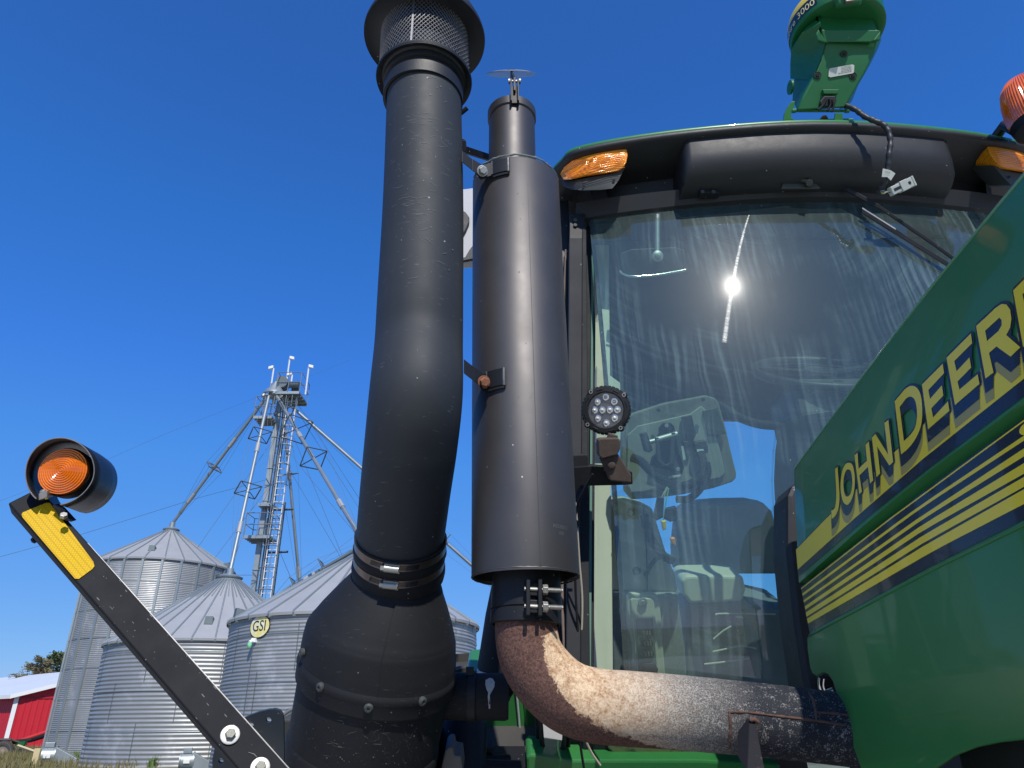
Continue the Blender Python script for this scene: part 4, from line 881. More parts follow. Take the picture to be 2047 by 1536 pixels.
# brackets joining intake stack and muffler
def bracket(pxb, py, bolt_m, wide, big):
    s = 1 if big else 1
    Dm = on_cyl(pxb + 22, py, mb_, axm, RM)
    b0 = on_cyl(1001 if big else 992, py - (6 if big else 2), mb_, axm, RM + .002)
    nm = (b0 - mb_); nm = (nm - axm * nm.dot(axm)).normalized(); tg = axm.cross(nm); tg = tg if tg.x > 0 else -tg
    q = MB(); cs_ = []
    # welded curved pad
    a0_ = math.atan2(nm.y, nm.x); 
    for k in range(7):
        a = a0_ + (k - 3) * .055; d = Vector((math.cos(a), math.sin(a), 0)); c = mb_ + axm * (b0 - mb_).dot(axm)
        cs_.append([c + d * (RM + .001) - axm * .018, c + d * (RM + .009) - axm * .018, c + d * (RM + .009) + axm * .018, c + d * (RM + .001) + axm * .018])
    q.rings(cs_); pad = q.build('weld_pad', DARK_STEEL, muf, bevel=.001)
    aL = a0_ - .17; dL = Vector((math.cos(aL), math.sin(aL), 0)); c = mb_ + axm * (b0 - mb_).dot(axm); root_ = c + dL * (RM + .006)
    q = MB(); ear_n = (root_ - P(pxb, py, 1.0)).normalized(); ctr = P(pxb + 2, py, (root_ - EYE).dot(FWD) - .012)
    sd2 = (ctr - root_).normalized()
    q.prism([root_ - axm * .018, root_ + axm * .018, ctr + axm * .019, ctr + sd2 * .014 + axm * .010, ctr + sd2 * .016 - axm * .006, ctr + sd2 * .006 - axm * .018], (FWD + RIGHT * .3).normalized() * .006); q.build('bracket_ear', DARK_STEEL, muf, bevel=.0012)
    q = MB(); q.tube([c + dL * (RM + .009) - axm * .018, c + dL * (RM + .009) + axm * .018], .0018, 6); aR = a0_ + .17; dR = Vector((math.cos(aR), math.sin(aR), 0))
    q.tube([c + dR * (RM + .005) + axm * .018, c + dR * (RM + .006), c + dR * (RM + .005) - axm * .018], [.004, .0045, .004], 8); q.tube([c + Vector((math.cos(a), math.sin(a), 0)) * (RM + .003) - axm * .019 for a in [a0_ - .17 + .34 * k / 6 for k in range(7)]], .003, 8)
    q.build('weld_bead', WELD, muf, smooth=50)
    bc_ = ctr - FWD * .004; q = MB(); q.lathe(bc_, -FWD + RIGHT * .35, [(.0, .0), (.0125, 0), (.0125, .003), (.0, .003)], 20); hexhead(q, bc_ + (-FWD + RIGHT * .35).normalized() * .003, -FWD + RIGHT * .35, .0095, .009); q.build('bracket_bolt', bolt_m, muf, bevel=.0006)
    # strap to the intake stack
    q = MB(); c1 = ctr + FWD * .008; c2 = P(pxb - 38, py - 26, (ctr - EYE).dot(FWD) - .01); q.beam(c1 + sd2 * -.006, lerp(c1, c2, .5) + axm * .003, axm * .016, FWD * .0025); q.beam(lerp(c1, c2, .5) + axm * .003, c2 + axm * .006, axm * .015, FWD * .0025); q.build('strap', DARK_STEEL, stack, bevel=.0008)
bracket(962, 344, ZINC, 1, True)
bracket(965, 764, RUSTBOLT, 1, False)
q = MB(); q.beam(P(914, 295, 1.74), P(985, 318, 1.86), UP * .008, FWD * .008); q.box(P(926, 295, 1.745), RIGHT * .007, UP * .014, FWD * .011); q.cyl(P(925, 290, 1.74), P(926, 279, 1.74), .004, 8); q.build('strut', DARK_STEEL, stack, bevel=.001)

# ---------------------------------------------------------------- cab roof
yf = [(0, 1.62), (.37, 1.65), (.68, 1.71), (.745, 1.765), (.785, 1.85), (.80, 2.0), (.80, 2.4), (.80, 3.0), (.74, 3.08), (.3, 3.12), (0, 3.13)]
def outline(inset=0, k=5):
    half = smoothpath([Vector((-.37, 1.65, 0))] + [Vector((a, b, 0)) for a, b in yf], k)[k:]; half[0].x = 0; pts = [(p.x, p.y) for p in half] + [(-p.x, p.y) for p in half[-2:0:-1]]
    res = []; n = len(pts)
    for i in range(n):
        a = Vector(pts[i - 1]); b = Vector(pts[(i + 1) % n]); t_ = (b - a).normalized(); nrm = Vector((-t_.y, t_.x)); res.append((pts[i][0] + nrm.x * inset, pts[i][1] + nrm.y * inset))
    return res
def zdrop(x): return -.0 - .012 * (abs(x) / .8) ** 4
def oring(inset, z): return [Vector((CXT + a, b, H + z + zdrop(a))) for a, b in outline(inset)]
q = MB(); q.rings([oring(-.001, 1.6125), oring(-.003, 1.618), oring(.002, 1.626), oring(.05, 1.646), oring(.2, 1.67), oring(.38, 1.68)], cap0=False, cap1=True); roof = q.build('roof_shell', GREEN, TR, smooth=60)
q = MB(); q.rings([oring(.01, 1.612), oring(-.002, 1.612), oring(-.006, 1.606), oring(-.004, 1.596), oring(.004, 1.590), oring(.020, 1.588), oring(.026, 1.584), oring(.105, 1.575), oring(.145, 1.56), oring(.155, 1.50), oring(.165, 1.475), oring(.24, 1.468)], cap0=False, cap1=False); fas = q.build('roof_fascia', BLACK_PLASTIC, TR, smooth=50)
q = MB(); q.rings([oring(.2, 1.470), oring(.38, 1.472)], cap0=False, cap1=True); q.build('headliner', HEADLINER, TR)
def Yfront(x):
    half = smoothpath([Vector((-.37, 1.65, 0))] + [Vector((a, b, 0)) for a, b in yf], 5)[5:]; half[0].x = 0; x = abs(x)
    for a, b in zip(half, half[1:]):
        if a.x <= x <= b.x + 1e-6: return lerp(a.y, b.y, (x - a.x) / max(1e-6, b.x - a.x))
    return half[20].y
# centre brow
prof = [(.16, 1.594), (.010, 1.594), (-.004, 1.590), (-.008, 1.565), (-.006, 1.535), (.006, 1.505), (.022, 1.475), (.045, 1.455), (.08, 1.447), (.16, 1.448)]
q = MB(); rg = []
for x, ins, sh in [(-.392, .13, .98), (-.390, .06, .99), (-.386, .02, 1), (-.378, .004, 1), (-.365, 0, 1)] + [(x_ / 20, 0, 1) for x_ in range(-6, 8)] + [(.400, 0, 1), (.413, .004, 1), (.421, .02, 1), (.425, .06, .99), (.427, .13, .98)]:
    rg.append([Vector((CXT + x, Yfront(x) + .012 + max(dy, ins), H + lerp(1.52, z, .4 + .6 * sh) + zdrop(x))) for dy, z in prof])
q.rings(rg); brow = q.build('roof_brow', BLACK_PLASTIC, TR, smooth=50)
# windscreen header under the brow
q = MB(); rg = []
for k in range(25):
    x = -.70 + 1.40 * k / 24; y0 = Yfront(x * .98) + .10
    rg.append([Vector((CXT + x, y0, H + 1.475)), Vector((CXT + x, y0 + .02, H + 1.435 - .012 * abs(x))), Vector((CXT + x, y0 + .05, H + 1.425 - .012 * abs(x))), Vector((CXT + x, y0 + .12, H + 1.475))])
q.rings(rg); hdr = q.build('windscreen_header', BLACK_PLASTIC, TR, smooth=30)
q = MB(); c = onY(1416, 380, 1.735); q.box(c, (.030, 0, 0), (0, .012, 0), (0, 0, .022)); 
hb = q.build('header_bracket', DARK_STEEL, hdr, bevel=.002)
for px in (1404, 1426):
    q = MB(); hexhead(q, onY(px, 384, 1.722), (0, -1, 0), .006, .004); q.build('screw', GREY_PL, hb)
# corner lamps: built on the left, mirrored to the right
def lamp_pts(lst, off): return [onfun(a, b, lambda p: p.y - (Yfront(p.x - CXT) + off)) for a, b in lst]
lens = [(1120, 350), (1127, 338), (1142, 325), (1163, 314), (1190, 306), (1222, 300), (1245, 298), (1252, 303), (1254, 313), (1251, 328), (1245, 337), (1236, 343), (1205, 348), (1170, 353), (1142, 359), (1127, 360)]
hous = [(1119, 353), (1128, 362), (1145, 361), (1175, 355), (1210, 349), (1238, 344), (1248, 337), (1236, 362), (1224, 377), (1200, 380), (1165, 381), (1143, 379), (1126, 372)]
def mirror(pts): return [Vector((2 * CXT - p.x, p.y, p.z)) for p in pts]
for mir in (False, True):
    f = lamp_pts(lens, .022); bk = lamp_pts(lens, .095)
    c = sum(f, Vector()) / len(f); mid_ = [lerp(c, p, .72) - Vector((0, .012, -.002)) for p in f]; inn = [lerp(c, p, .35) - Vector((0, .018, -.003)) for p in f]; rim2 = [p - Vector((0, .006, 0)) for p in f]
    R_ = [inn, mid_, rim2, f, bk]
    if mir: R_ = [mirror(r_) for r_ in R_]
    q = MB(); q.rings(R_); lo = q.build('turn_lamp', ORANGE, TR, smooth=40)
    q = MB()                          # fluted ribs inside the lens face
    for k in range(9):
        t_ = (k + 1) / 10; xa = lerp(1126, 1250, t_); seg = []
        for j in range(13):
            s_ = j / 12; px = lerp(1128 + 8 * t_, 1249, s_); top_ = 350 - 52 * math.sin(min(1, (px - 1118) / 126) * 1.45); bot = 360 - 18 * max(0, (px - 1140) / 110); py = lerp(top_ + 3, bot - 3, t_)
            seg.append((px, py))
        sp_ = [onfun(a, b, lambda p: p.y - (Yfront(p.x - CXT) + .006)) for a, b in seg]
        sp_ = [lerp(p, EYE, .001) for p in sp_]
        if mir: sp_ = mirror(sp_)
        q.tube(sp_, .0011, 5)
    q.build('lens_rib', ORANGE, lo, smooth=60)
    h1 = lamp_pts(hous, .028); h2 = lamp_pts(hous, .10); hm = [lerp(sum(h1, Vector()) / len(h1), p, .8) + Vector((0, -.004, -.004)) for p in h1]
    R_ = [hm, h1, h2]
    if mir: R_ = [mirror(r_) for r_ in R_]
    q = MB(); q.rings(R_); ho = q.build('lamp_housing', GREY_PL, TR, smooth=40)
    for px, py in ((1167, 371), (1227, 360)):
        p = onfun(px, py, lambda p: p.y - (Yfront(p.x - CXT) + .022)); p = Vector((2 * CXT - p.x, p.y, p.z)) if mir else p
        q = MB(); q.lathe(p, (0, -1, -.3), [(.0045, 0), (.004, .002), (.0, .002)], 12); q.build('screw', DARK_STEEL, ho)

# ---------------------------------------------------------------- windscreen
TILT = math.tan(R(8.3)); RW = 2.87
def WS(X, z, off=0): return 1.752 + off + (X - CXT) ** 2 / (2 * RW) + (z - 1.478) * TILT + (z - 1.10) ** 2 / 9.0      # bowed both ways, leaning back at the top
def ws_g(off=0): return lambda p: p.y - WS(p.x, p.z - H, off)
def ws(px, py, off=0): return onfun(px, py, ws_g(off))
wl_ = ws(1171, 430); wtop = ws(1500, 398)
PIV = onY(1524, 352, 1.70)
WSCREEN = glass_mat('dusty windscreen glass', (.68, .86, .79), 1.0, True, tuple(PIV))
SIDEGLASS = glass_mat('side glass', (.62, .80, .74), .9, False)
q = MB(); rg = []; XL = .245; XR = 2 * CXT - XL
for j in range(25):
    z = lerp(-.01, 1.475, j / 24); rg.append([Vector((lerp(XL, XR, i / 40), WS(lerp(XL, XR, i / 40), z), H + z)) for i in range(41)])
q.rings(rg, False); wsc = q.build('windscreen', WSCREEN, TR, smooth=80)
# ceramic border: top strip, side strips, lower hump
FRIT = mat('black ceramic border', (.012, .014, .018), .9, spec=.02, specks=.1, speck_scale=80)
def ws_strip(pts_a, pts_b, name, par, off=.004, m_=None):
    q = MB(); q.rings([pts_a, pts_b], False); return q.build(name, m_ or FRIT, par, smooth=60)
def wsx(X, z, off=.004): return Vector((X, WS(X, z, off), H + z))
n_ = 48; tb = [(1190, 434), (1205, 432), (1235, 424), (1300, 420), (1335, 420), (1350, 426), (1362, 434), (1400, 432), (1470, 425), (1530, 417), (1575, 412), (1590, 417), (1620, 418), (1680, 417), (1730, 440), (1790, 430), (1830, 434), (1870, 436), (1900, 430), (1960, 440)]
bot = [ws(a, b, .004) for a, b in tb]; topp = [Vector((p.x, WS(p.x, 1.475, .004), H + 1.475)) for p in bot]
ws_strip(topp, bot, 'ceramic_border', wsc)
ws_strip([wsx(XL, lerp(-.01, 1.475, k / 20)) for k in range(21)], [wsx(XL + .012, lerp(-.01, 1.475, k / 20)) for k in range(21)], 'ceramic_border', wsc)
ws_strip([wsx(XR, lerp(-.01, 1.475, k / 20)) for k in range(21)], [wsx(XR - .03, lerp(-.01, 1.475, k / 20)) for k in range(21)], 'ceramic_border', wsc)
hump = [(1584, 1390), (1574, 1300), (1565, 1200), (1557, 1100), (1550, 1020), (1547, 960), (1550, 900), (1556, 862), (1566, 846), (1584, 836), (1625, 828), (1680, 820), (1740, 812)]
hp = [ws(a, b, .004) for a, b in hump]; hp = [p if p.x < CXT else Vector((CXT, p.y, p.z)) for p in hp]
hp += [Vector((CXT, WS(CXT, hp[-1].z - H, .004), hp[-1].z))] + [Vector((2 * CXT - p.x, p.y, p.z)) for p in hp[::-1]]
q = MB(); q.rings([hp, [Vector((p.x, WS(p.x, -.01, .004), H - .01)) for p in hp]], False); q.build('ceramic_border', FRIT, wsc)
dots = MB()
for a, b in zip(hump, hump[1:]):
    L2 = math.hypot(b[0] - a[0], b[1] - a[1]); k = 0
    while k < L2 / 4.2:
        t_ = k * 4.2 / L2
        for r_, o_ in ((1.3, 3.2), (.85, 7.0)):
            nx = -(b[1] - a[1]) / L2; ny = (b[0] - a[0]) / L2
            if nx > 0.3: nx, ny = -nx, -ny
            if abs(nx) < .3 and ny > 0: nx, ny = -nx, -ny
            c = ws(lerp(a[0], b[0], t_) + nx * o_ + (1.5 if o_ > 5 else 0), lerp(a[1], b[1], t_) + ny * o_ + (1.5 if o_ > 5 else 0), .004); s_ = mpp(1.7) * r_
            dots.add([c + Vector((s_, 0, 0)), c + Vector((0, 0, s_)), c - Vector((s_, 0, 0)), c - Vector((0, 0, s_))], [[0, 1, 2, 3]])
        k += 1
dots.build('border_dots', FRIT, wsc)
# wiper
def bar_ws(path, r, name, m_, par=None, off=-.02, n=8, flat=1):
    q = MB(); q.tube([ws(a, b, off) for a, b in path], r, n); return q.build(name, m_, par or TR, smooth=40)
wa = MB(); pa = [ws(1624, 352, -.03), ws(1693, 379, -.045), ws(1757, 414, -.045), ws(1860, 484, -.04), ws(1925, 532, -.03)]
for a, b, w0 in ((pa[0], pa[1], .006), (pa[1], pa[2], .0055), (pa[2], pa[3], .0045), (pa[3], pa[4], .004)): wa.beam(a, b, UP * w0 + RIGHT * w0 * .3, FWD * .003)
arm = wa.build('wiper_arm', DARK_STEEL, TR, bevel=.0008)
q = MB()
b0_, b1_ = ws(1722, 420, -.026), ws(1915, 540, -.022)
for a, b, w0, m0 in ((0, .15, .0055, 1), (.15, .45, .0045, 1), (.45, 1, .0035, 1)): q.beam(lerp(b0_, b1_, a), lerp(b0_, b1_, b), UP * w0, FWD * .004)
q.beam(lerp(b0_, b1_, 0) - UP * .006, b1_ - UP * .006, UP * .003, FWD * .004); wb = q.build('wiper_blade', BLACK_DECAL, arm, bevel=.0008)
q = MB(); q.beam(b0_ + UP * .005 - FWD * .003, lerp(b0_, b1_, .36) + UP * .004 - FWD * .003, UP * .0025, FWD * .002); q.build('blade_clip', SILVER, arm, bevel=.0008)
q = MB(); q.prism([onY(1568, 348, 1.70), onY(1612, 348, 1.70), onY(1640, 376, 1.70), onY(1563, 376, 1.70)], (0, .006, 0)); q.cyl(onY(1584, 352, 1.69), onY(1618, 365, 1.69), .006, 8); q.cyl(onY(1618, 366, 1.68), onY(1618, 366, 1.71), .010, 14); q.build('wiper_motor_plate', mat('greyed metal plate', (.07, .075, .06), .6, metal=.3, var=.3), hdr, bevel=.001)

# ---------------------------------------------------------------- cab frame, left corner (photo left)
def vbar(px0, px1, y0, y1, Y, th, name, m_, par=TR, bevel=.002, Yb=None):
    Yb = Y if Yb is None else Yb
    a0_, a1_ = onY(px0[0], y0, Y), onY(px1[0], y0, Y); b0__, b1__ = onY(px0[1], y1, Yb), onY(px1[1], y1, Yb)
    q = MB(); q.rings([[a0_, a1_, a1_ + Vector((0, th, 0)), a0_ + Vector((0, th, 0))], [b0__, b1__, b1__ + Vector((0, th, 0)), b0__ + Vector((0, th, 0))]]); return q.build(name, m_, par, bevel=bevel)
TRIMGREY = mat('grey aged pillar trim', (.028, .030, .034), .7, spec=.25, specks=.35, speck_scale=34, speck_col=(.16, .16, .12), bump=.15, bscale=300, stain=(.13, .13, .10), stain_scale=16, stain_lo=.64)
WSy = lambda px, py: ws(px, py).y
pil = vbar((1138, 1131), (1164, 1160), 476, 1440, WSy(1180, 476) - .01, .03, 'front_pillar', TRIMGREY, Yb=1.66)
vbar((1139, 1138), (1170, 1165), 427, 480, WSy(1180, 440) - .016, .02, 'pillar_cap', DARK_STEEL, pil)
for py in (441, 451):
    q = MB(); hexhead(q, onY(1150, py, WSy(1180, 440) - .018), (0, -1, 0), .0065, .004); q.build('pillar_bolt', GREY_PL, pil)
vbar((1112, 1110), (1137, 1132), 400, 1440, 1.90, .03, 'door_edge', BLACK_PLASTIC, TR, Yb=1.74)
vbar((1164, 1160), (1172, 1180), 445, 1400, WSy(1180, 476) + .0, .012, 'screen_seal', RUBBER, TR, Yb=1.662)
q = MB(); q.tube(smoothpath([onY(1131, 500, 1.86), onY(1127, 640, 1.84), onY(1125, 760, 1.82), onY(1124, 1000, 1.76), onY(1124, 1190, 1.72), onY(1128, 1300, 1.70), onY(1130, 1400, 1.7)], 6), .0035, 8); q.build('door_gasket', PALE_FOAM, TR, smooth=50)
# door glass edge and inner black strip beside the screen
vbar((1183, 1176), (1187, 1181), 470, 1385, WSy(1180, 476) + .05, .004, 'glass_edge', mat('bright glass edge', (.12, .22, .18), .9, spec=.05), TR, Yb=1.72, bevel=0)
vbar((1170, 1165), (1191, 1187), 436, 1400, WSy(1180, 476) + .06, .03, 'inner_pillar', RUBBER, TR, Yb=1.74)
# inner corner post in pale trim
vbar((1191, 1186), (1217, 1226), 470, 1400, 2.02, .05, 'corner_post', BEIGE, TR, Yb=1.95)
q = MB(); q.prism([onY(1192, 730, 1.93), onY(1240, 765, 1.93), onY(1243, 880, 1.93), onY(1192, 880, 1.93)], (0, .03, 0)); q.build('post_cover', BEIGE, TR, bevel=.003)
# wire loom down the pillar
q = MB(); q.tube(smoothpath([P(1150, 1005, 1.60), P(1153, 1040, 1.60), P(1158, 1120, 1.60), P(1164, 1200, 1.60), P(1162, 1290, 1.60), P(1161, 1380, 1.60), P(1166, 1460, 1.61), P(1180, 1500, 1.62), P(1200, 1530, 1.63)], 6), .0024, 8); q.build('pale_wire', CREAM, TR, smooth=60)
q = MB(); q.tube(smoothpath([P(1185, 948, 1.56), P(1170, 975, 1.57), P(1158, 1000, 1.58), P(1150, 1030, 1.60)], 6), .003, 8); q.tube(smoothpath([P(1154, 1040, 1.60), P(1150, 1160, 1.60), P(1156, 1290, 1.6), P(1158, 1460, 1.61), P(1168, 1540, 1.62)], 6), .0028, 8); q.build('black_wire', RUBBER, TR, smooth=60)

# ---------------------------------------------------------------- cab interior and shell
q = MB(); q.box((CXT, 3.0, H + 1.36), (.72, 0, 0), (0, .04, 0), (0, 0, .12)); q.build('rear_header', HEADLINER, TR, bevel=.01)
q = MB(); q.rings([[Vector((CXT - .70, 2.0, H + 1.47)), Vector((CXT + .70, 2.0, H + 1.47))], [Vector((CXT - .70, 3.0, H + 1.44)), Vector((CXT + .70, 3.0, H + 1.44))]], False); q.build('ceiling_panel', HEADLINER, TR, solid=.01)
for s_ in (-1, 1):
    q = MB(); q.beam((CXT + s_ * .72, 3.0, H + 1.45), (CXT + s_ * .70, 3.0, H - .9), (.035, 0, 0), (0, .05, 0)); q.build('rear_pillar', BLACK_PLASTIC, TR, bevel=.006)
    q = MB(); q.beam((CXT + s_ * .74, 2.0, H + 1.45), (CXT + s_ * .74, 3.0, H + 1.45), (.03, 0, 0), (0, 0, .05)); q.build('side_rail', BLACK_PLASTIC, TR, bevel=.006)
rl = [onY(1190, 806, 3.0), onY(1300, 806, 3.0)]
q = MB(); q.beam(onY(1400, 834, 2.98), onY(1640, 838, 2.98), (0, 0, .015), (0, .015, 0)); q.build('rear_window_rail', RUBBER, TR, bevel=.003)
q = MB(); q.add([(CXT - .68, 3.02, H + 1.3), (CXT + .68, 3.02, H + 1.3), (CXT + .68, 3.02, H - .3), (CXT - .68, 3.02, H - .3)], [[0, 1, 2, 3]]); q.build('rear_window', glass_mat('rear window glass', (.80, .95, .97), .5, False), TR)
q = MB(); q.box((CXT, 2.55, H - .95), (.75, 0, 0), (0, .55, 0), (0, 0, .04)); q.box((CXT, 3.0, H - .62), (.7, 0, 0), (0, .04, 0), (0, 0, .32)); q.build('cab_floor', BLACK_PLASTIC, TR)
# hoop behind the window: steering column cover and wheel
q = MB(); q.tube(smoothpath([P(1396, 806, 2.2), P(1440, 812, 2.15), P(1480, 836, 2.1), P(1530, 850, 2.05), P(1600, 850, 2.0)], 6), .013, 12); q.build('roof_grab_hose', RUBBER, TR, smooth=50)
swc = P(1640, 745, 2.12); sn = Vector((0, -.62, .78)).normalized(); e3 = Vector((1, 0, 0)); g3 = sn.cross(e3)
q = MB(); rp = [swc + (e3 * math.cos(a) + g3 * math.sin(a)) * .185 for a in [2 * math.pi * k / 48 for k in range(49)]]; q.tube(rp, .013, 12, cap=False); sw = q.build('steering_wheel', BLACK_PLASTIC, TR, smooth=60)
q = MB()
for a in (.4, 2.7, 4.7): q.beam(swc, swc + (e3 * math.cos(a) + g3 * math.sin(a)) * .18, sn * .004, (g3 * math.cos(a) - e3 * math.sin(a)) * .014)
q.cyl(swc - sn * .03, swc + sn * .01, .045, 24); q.build('wheel_spoke', BLACK_PLASTIC, sw, bevel=.002)
q = MB(); q.rings([ring_ for ring_ in [[swc + Vector((x_, y_, -.06)) for x_, y_ in ((-.13, -.1), (.13, -.1), (.13, .12), (-.13, .12))], [Vector((CXT + x_, 1.72 + y_, H - .3)) for x_, y_ in ((-.12, 0), (.2, 0), (.2, .2), (-.12, .2))]]]); q.build('steering_console', BLACK_PLASTIC, sw, bevel=.02)
q = MB(); q.box(P(1660, 782, 1.98), (.055, 0, 0), (0, .03, 0), (0, 0, .016)); q.build('instrument_hood', GREY_PL, sw, bevel=.006)
# interior mirror
mc = P(1310, 528, 2.18); q = MB(); ps = [(1238, 535), (1244, 546), (1262, 552), (1310, 550), (1360, 545), (1372, 538), (1370, 500), (1350, 494), (1262, 498), (1242, 506)]
q.prism([P(a, b, 2.20) for a, b in ps], FWD * .02); im_ = q.build('interior_mirror', BLACK_PLASTIC, TR, bevel=.003)
q = MB(); q.tube(smoothpath([P(1239, 541, 2.195), P(1248, 549, 2.195), P(1268, 553, 2.195), P(1312, 550, 2.195), P(1371, 540, 2.195)], 5), .0035, 8); q.build('mirror_edge', SILVER, im_, smooth=60)
q = MB(); q.cyl(P(1314, 520, 2.19), P(1314, 430, 2.22), .008, 10); q.lathe(P(1314, 513, 2.17), -FWD, [(.016, 0), (.017, .006), (.008, .010), (.008, .022), (.0, .024)], 20); q.build('mirror_stem', ZINC, im_, smooth=40)
# display console
def quadpanel(ps, D, th, name, m_, par=TR, bev=.004, tilt=0):
    q = MB(); q.prism([P(a, b, D + tilt * (b - ps[0][1])) for a, b in ps], FWD * th); return q.build(name, m_, par, bevel=bev, segs=3)
BACKP = mat('olive beige console back', (.17, .165, .125), .65, bump=.35, bscale=600, var=.1, stain=(.11, .11, .09), stain_scale=7, stain_lo=.55, specks=.1, speck_scale=60, speck_col=(.3, .3, .26))
cp = [(1244, 858), (1252, 836), (1268, 826), (1330, 806), (1385, 796), (1412, 791), (1430, 796), (1438, 808), (1452, 860), (1462, 905), (1472, 945), (1472, 956), (1464, 964), (1425, 977), (1360, 990), (1300, 997), (1262, 999), (1250, 985), (1243, 930)]
con = quadpanel(cp, 1.93, .035, 'display_console', BACKP)
quadpanel([(1255, 870), (1275, 852), (1380, 828), (1402, 812), (1414, 822), (1440, 900), (1450, 945), (1440, 955), (1330, 978), (1262, 985), (1254, 960)], 1.922, .010, 'recessed_panel', BEIGE_D, con, .002)
quadpanel([(1405, 822), (1434, 815), (1452, 868), (1416, 872)], 1.915, .008, 'dark_label', mat('dark smoked label', (.03, .045, .045), .35), con, .001)
mnt = quadpanel([(1318, 856), (1326, 846), (1340, 845), (1348, 852), (1356, 900), (1368, 935), (1364, 948), (1348, 950), (1340, 942), (1300, 930), (1304, 915), (1320, 900)], 1.905, .012, 'monitor_mount', DARK_STEEL, con, .002)
q = MB()
q.cyl(P(1312, 880, 1.87), P(1354, 868, 1.87), .0085, 14); q.cyl(P(1296, 884, 1.87), P(1313, 880, 1.87), .006, 10); q.build('mount_tube', ZINC, con, smooth=30)
q = MB()
for a, b in (((1313, 875), (1318, 920)), ((1346, 865), (1342, 925)), ((1318, 920), (1330, 932)), ((1342, 925), (1330, 932)), ((1352, 868), (1360, 905))): q.beam(P(*a, 1.865), P(*b, 1.865), RIGHT * .005, FWD * .003)
q.build('mount_arm', GREY_PL, con, bevel=.001)
quadpanel([(1279, 868), (1293, 864), (1306, 900), (1298, 906), (1288, 902)], 1.86, .012, 'mount_handle', BLACK_PLASTIC, con, .002)
quadpanel([(1363, 834), (1383, 830), (1392, 868), (1386, 882), (1374, 886), (1372, 874)], 1.905, .014, 'rocker_switch', BLACK_PLASTIC, con, .002)
quadpanel([(1364, 884), (1378, 881), (1384, 892), (1370, 896)], 1.905, .014, 'rocker_switch', BLACK_PLASTIC, con, .002)
for px, py in ((1332, 851), (1355, 938), (1316, 820), (1405, 799)):
    q = MB(); hexhead(q, P(px, py, 1.90), -FWD, .0055, .005); q.build('screw', ZINC if py > 830 else BLACK_PLASTIC, con)
quadpanel([(1361, 893), (1366, 892), (1371, 918), (1366, 921)], 1.895, .002, 'white_tag', LABEL, con, 0); quadpanel([(1338, 952), (1361, 949), (1360, 953), (1336, 957)], 1.895, .002, 'white_tag', LABEL, con, 0)
vs, fs = text_mesh('9220', .03); c_ = P(1355, 813, 1.921); q = MB(); q.add([c_ - RIGHT * v.x * .8 + UP * (-v.y * .5 - v.x * .2 * -1) for v in vs], fs); q.build('pencilled_number', mat('pencil grey', (.10, .10, .08), .7), con)
quadpanel([(1388, 884), (1410, 880), (1416, 892), (1416, 906), (1396, 908), (1388, 898)], 1.90, .03, 'plug', BLACK_PLASTIC, con, .003)
quadpanel([(1393, 899), (1406, 898), (1412, 921), (1396, 915)], 1.875, .002, 'white_tag', mat('bright tag', (.7, .75, .7), .5), con, 0)
# corrugated loom hoses
def loom(pth, r, par=TR):
    pp = smoothpath([P(*p) for p in pth], 14); q = MB(); rr_ = [r * (1 + .10 * (i % 2)) for i in range(len(pp))]; q.tube(pp, rr_, 12); return q.build('cable_loom', RUBBER, par, smooth=20)
loom([(1400, 905, 1.88), (1407, 930, 1.86), (1400, 952, 1.85), (1380, 968, 1.85), (1350, 972, 1.85), (1325, 962, 1.85), (1300, 942, 1.86), (1280, 922, 1.87), (1262, 915, 1.88)], .0105, con)
loom([(1412, 925, 1.88), (1414, 950, 1.87), (1398, 980, 1.86), (1375, 998, 1.86), (1352, 998, 1.86)], .009, con)
for (x0, y0, x1, y1, x2, y2, m_) in ((1334, 973, 1325, 990, 1320, 1000, CREAM), (1337, 976, 1332, 1000, 1326, 1040, FLARE_WIRE_GREEN), (1335, 975, 1330, 985, 1327, 998, CREAM)):
    q = MB(); q.tube(smoothpath([P(x0, y0, 1.84), P(x1, y1, 1.84), P(x2, y2, 1.84)], 5), .0016, 6); q.build('thin_wire', m_, con)
for ps in ([(1316, 994), (1328, 995), (1326, 1035), (1312, 1042), (1307, 1036)], [(1331, 1018), (1352, 1013), (1356, 1040), (1340, 1044), (1328, 1038)]):
    quadpanel(ps, 1.83, .018, 'loose_plug', BLACK_PLASTIC, con, .002)
quadpanel([(1322, 1042), (1332, 1041), (1333, 1058), (1326, 1062)], 2.35, .02, 'yellow_lever', mat('yellow knob', (.75, .52, .04), .4), TR, .004); quadpanel([(1340, 1076), (1350, 1075), (1352, 1092), (1343, 1088)], 2.35, .02, 'orange_lever', mat('orange knob', (.75, .25, .02), .4), TR, .004)
# side console (pale post, fabric panel, socket plate)
sc_ = quadpanel([(1218, 1010), (1222, 1000), (1250, 998), (1282, 1006), (1305, 1018), (1318, 1060), (1332, 1105), (1350, 1150), (1356, 1186), (1340, 1184), (1220, 1184)], 2.02, .06, 'side_console', BEIGE, TR, .01)
quadpanel([(1220, 1186), (1354, 1188), (1362, 1240), (1370, 1300), (1376, 1400), (1228, 1400)], 2.00, .08, 'fabric_panel', FABRIC, sc_, .006)
q = MB(); q.tube([P(1285, 1010, 2.012), P(1292, 1100, 2.012), P(1294, 1182, 2.012)], .0022, 6); q.build('panel_seam', RUBBER, sc_)
q = MB(); q.tube(smoothpath([P(1288, 1030, 1.95), P(1300, 1075, 1.95), P(1325, 1110, 1.95), P(1345, 1120, 1.96)], 6), .012, 12); q.tube(smoothpath([P(1325, 1108, 1.95), P(1305, 1125, 1.97), P(1290, 1150, 2.0)], 5), .006, 8); q.build('black_hose', RUBBER, sc_, smooth=50)
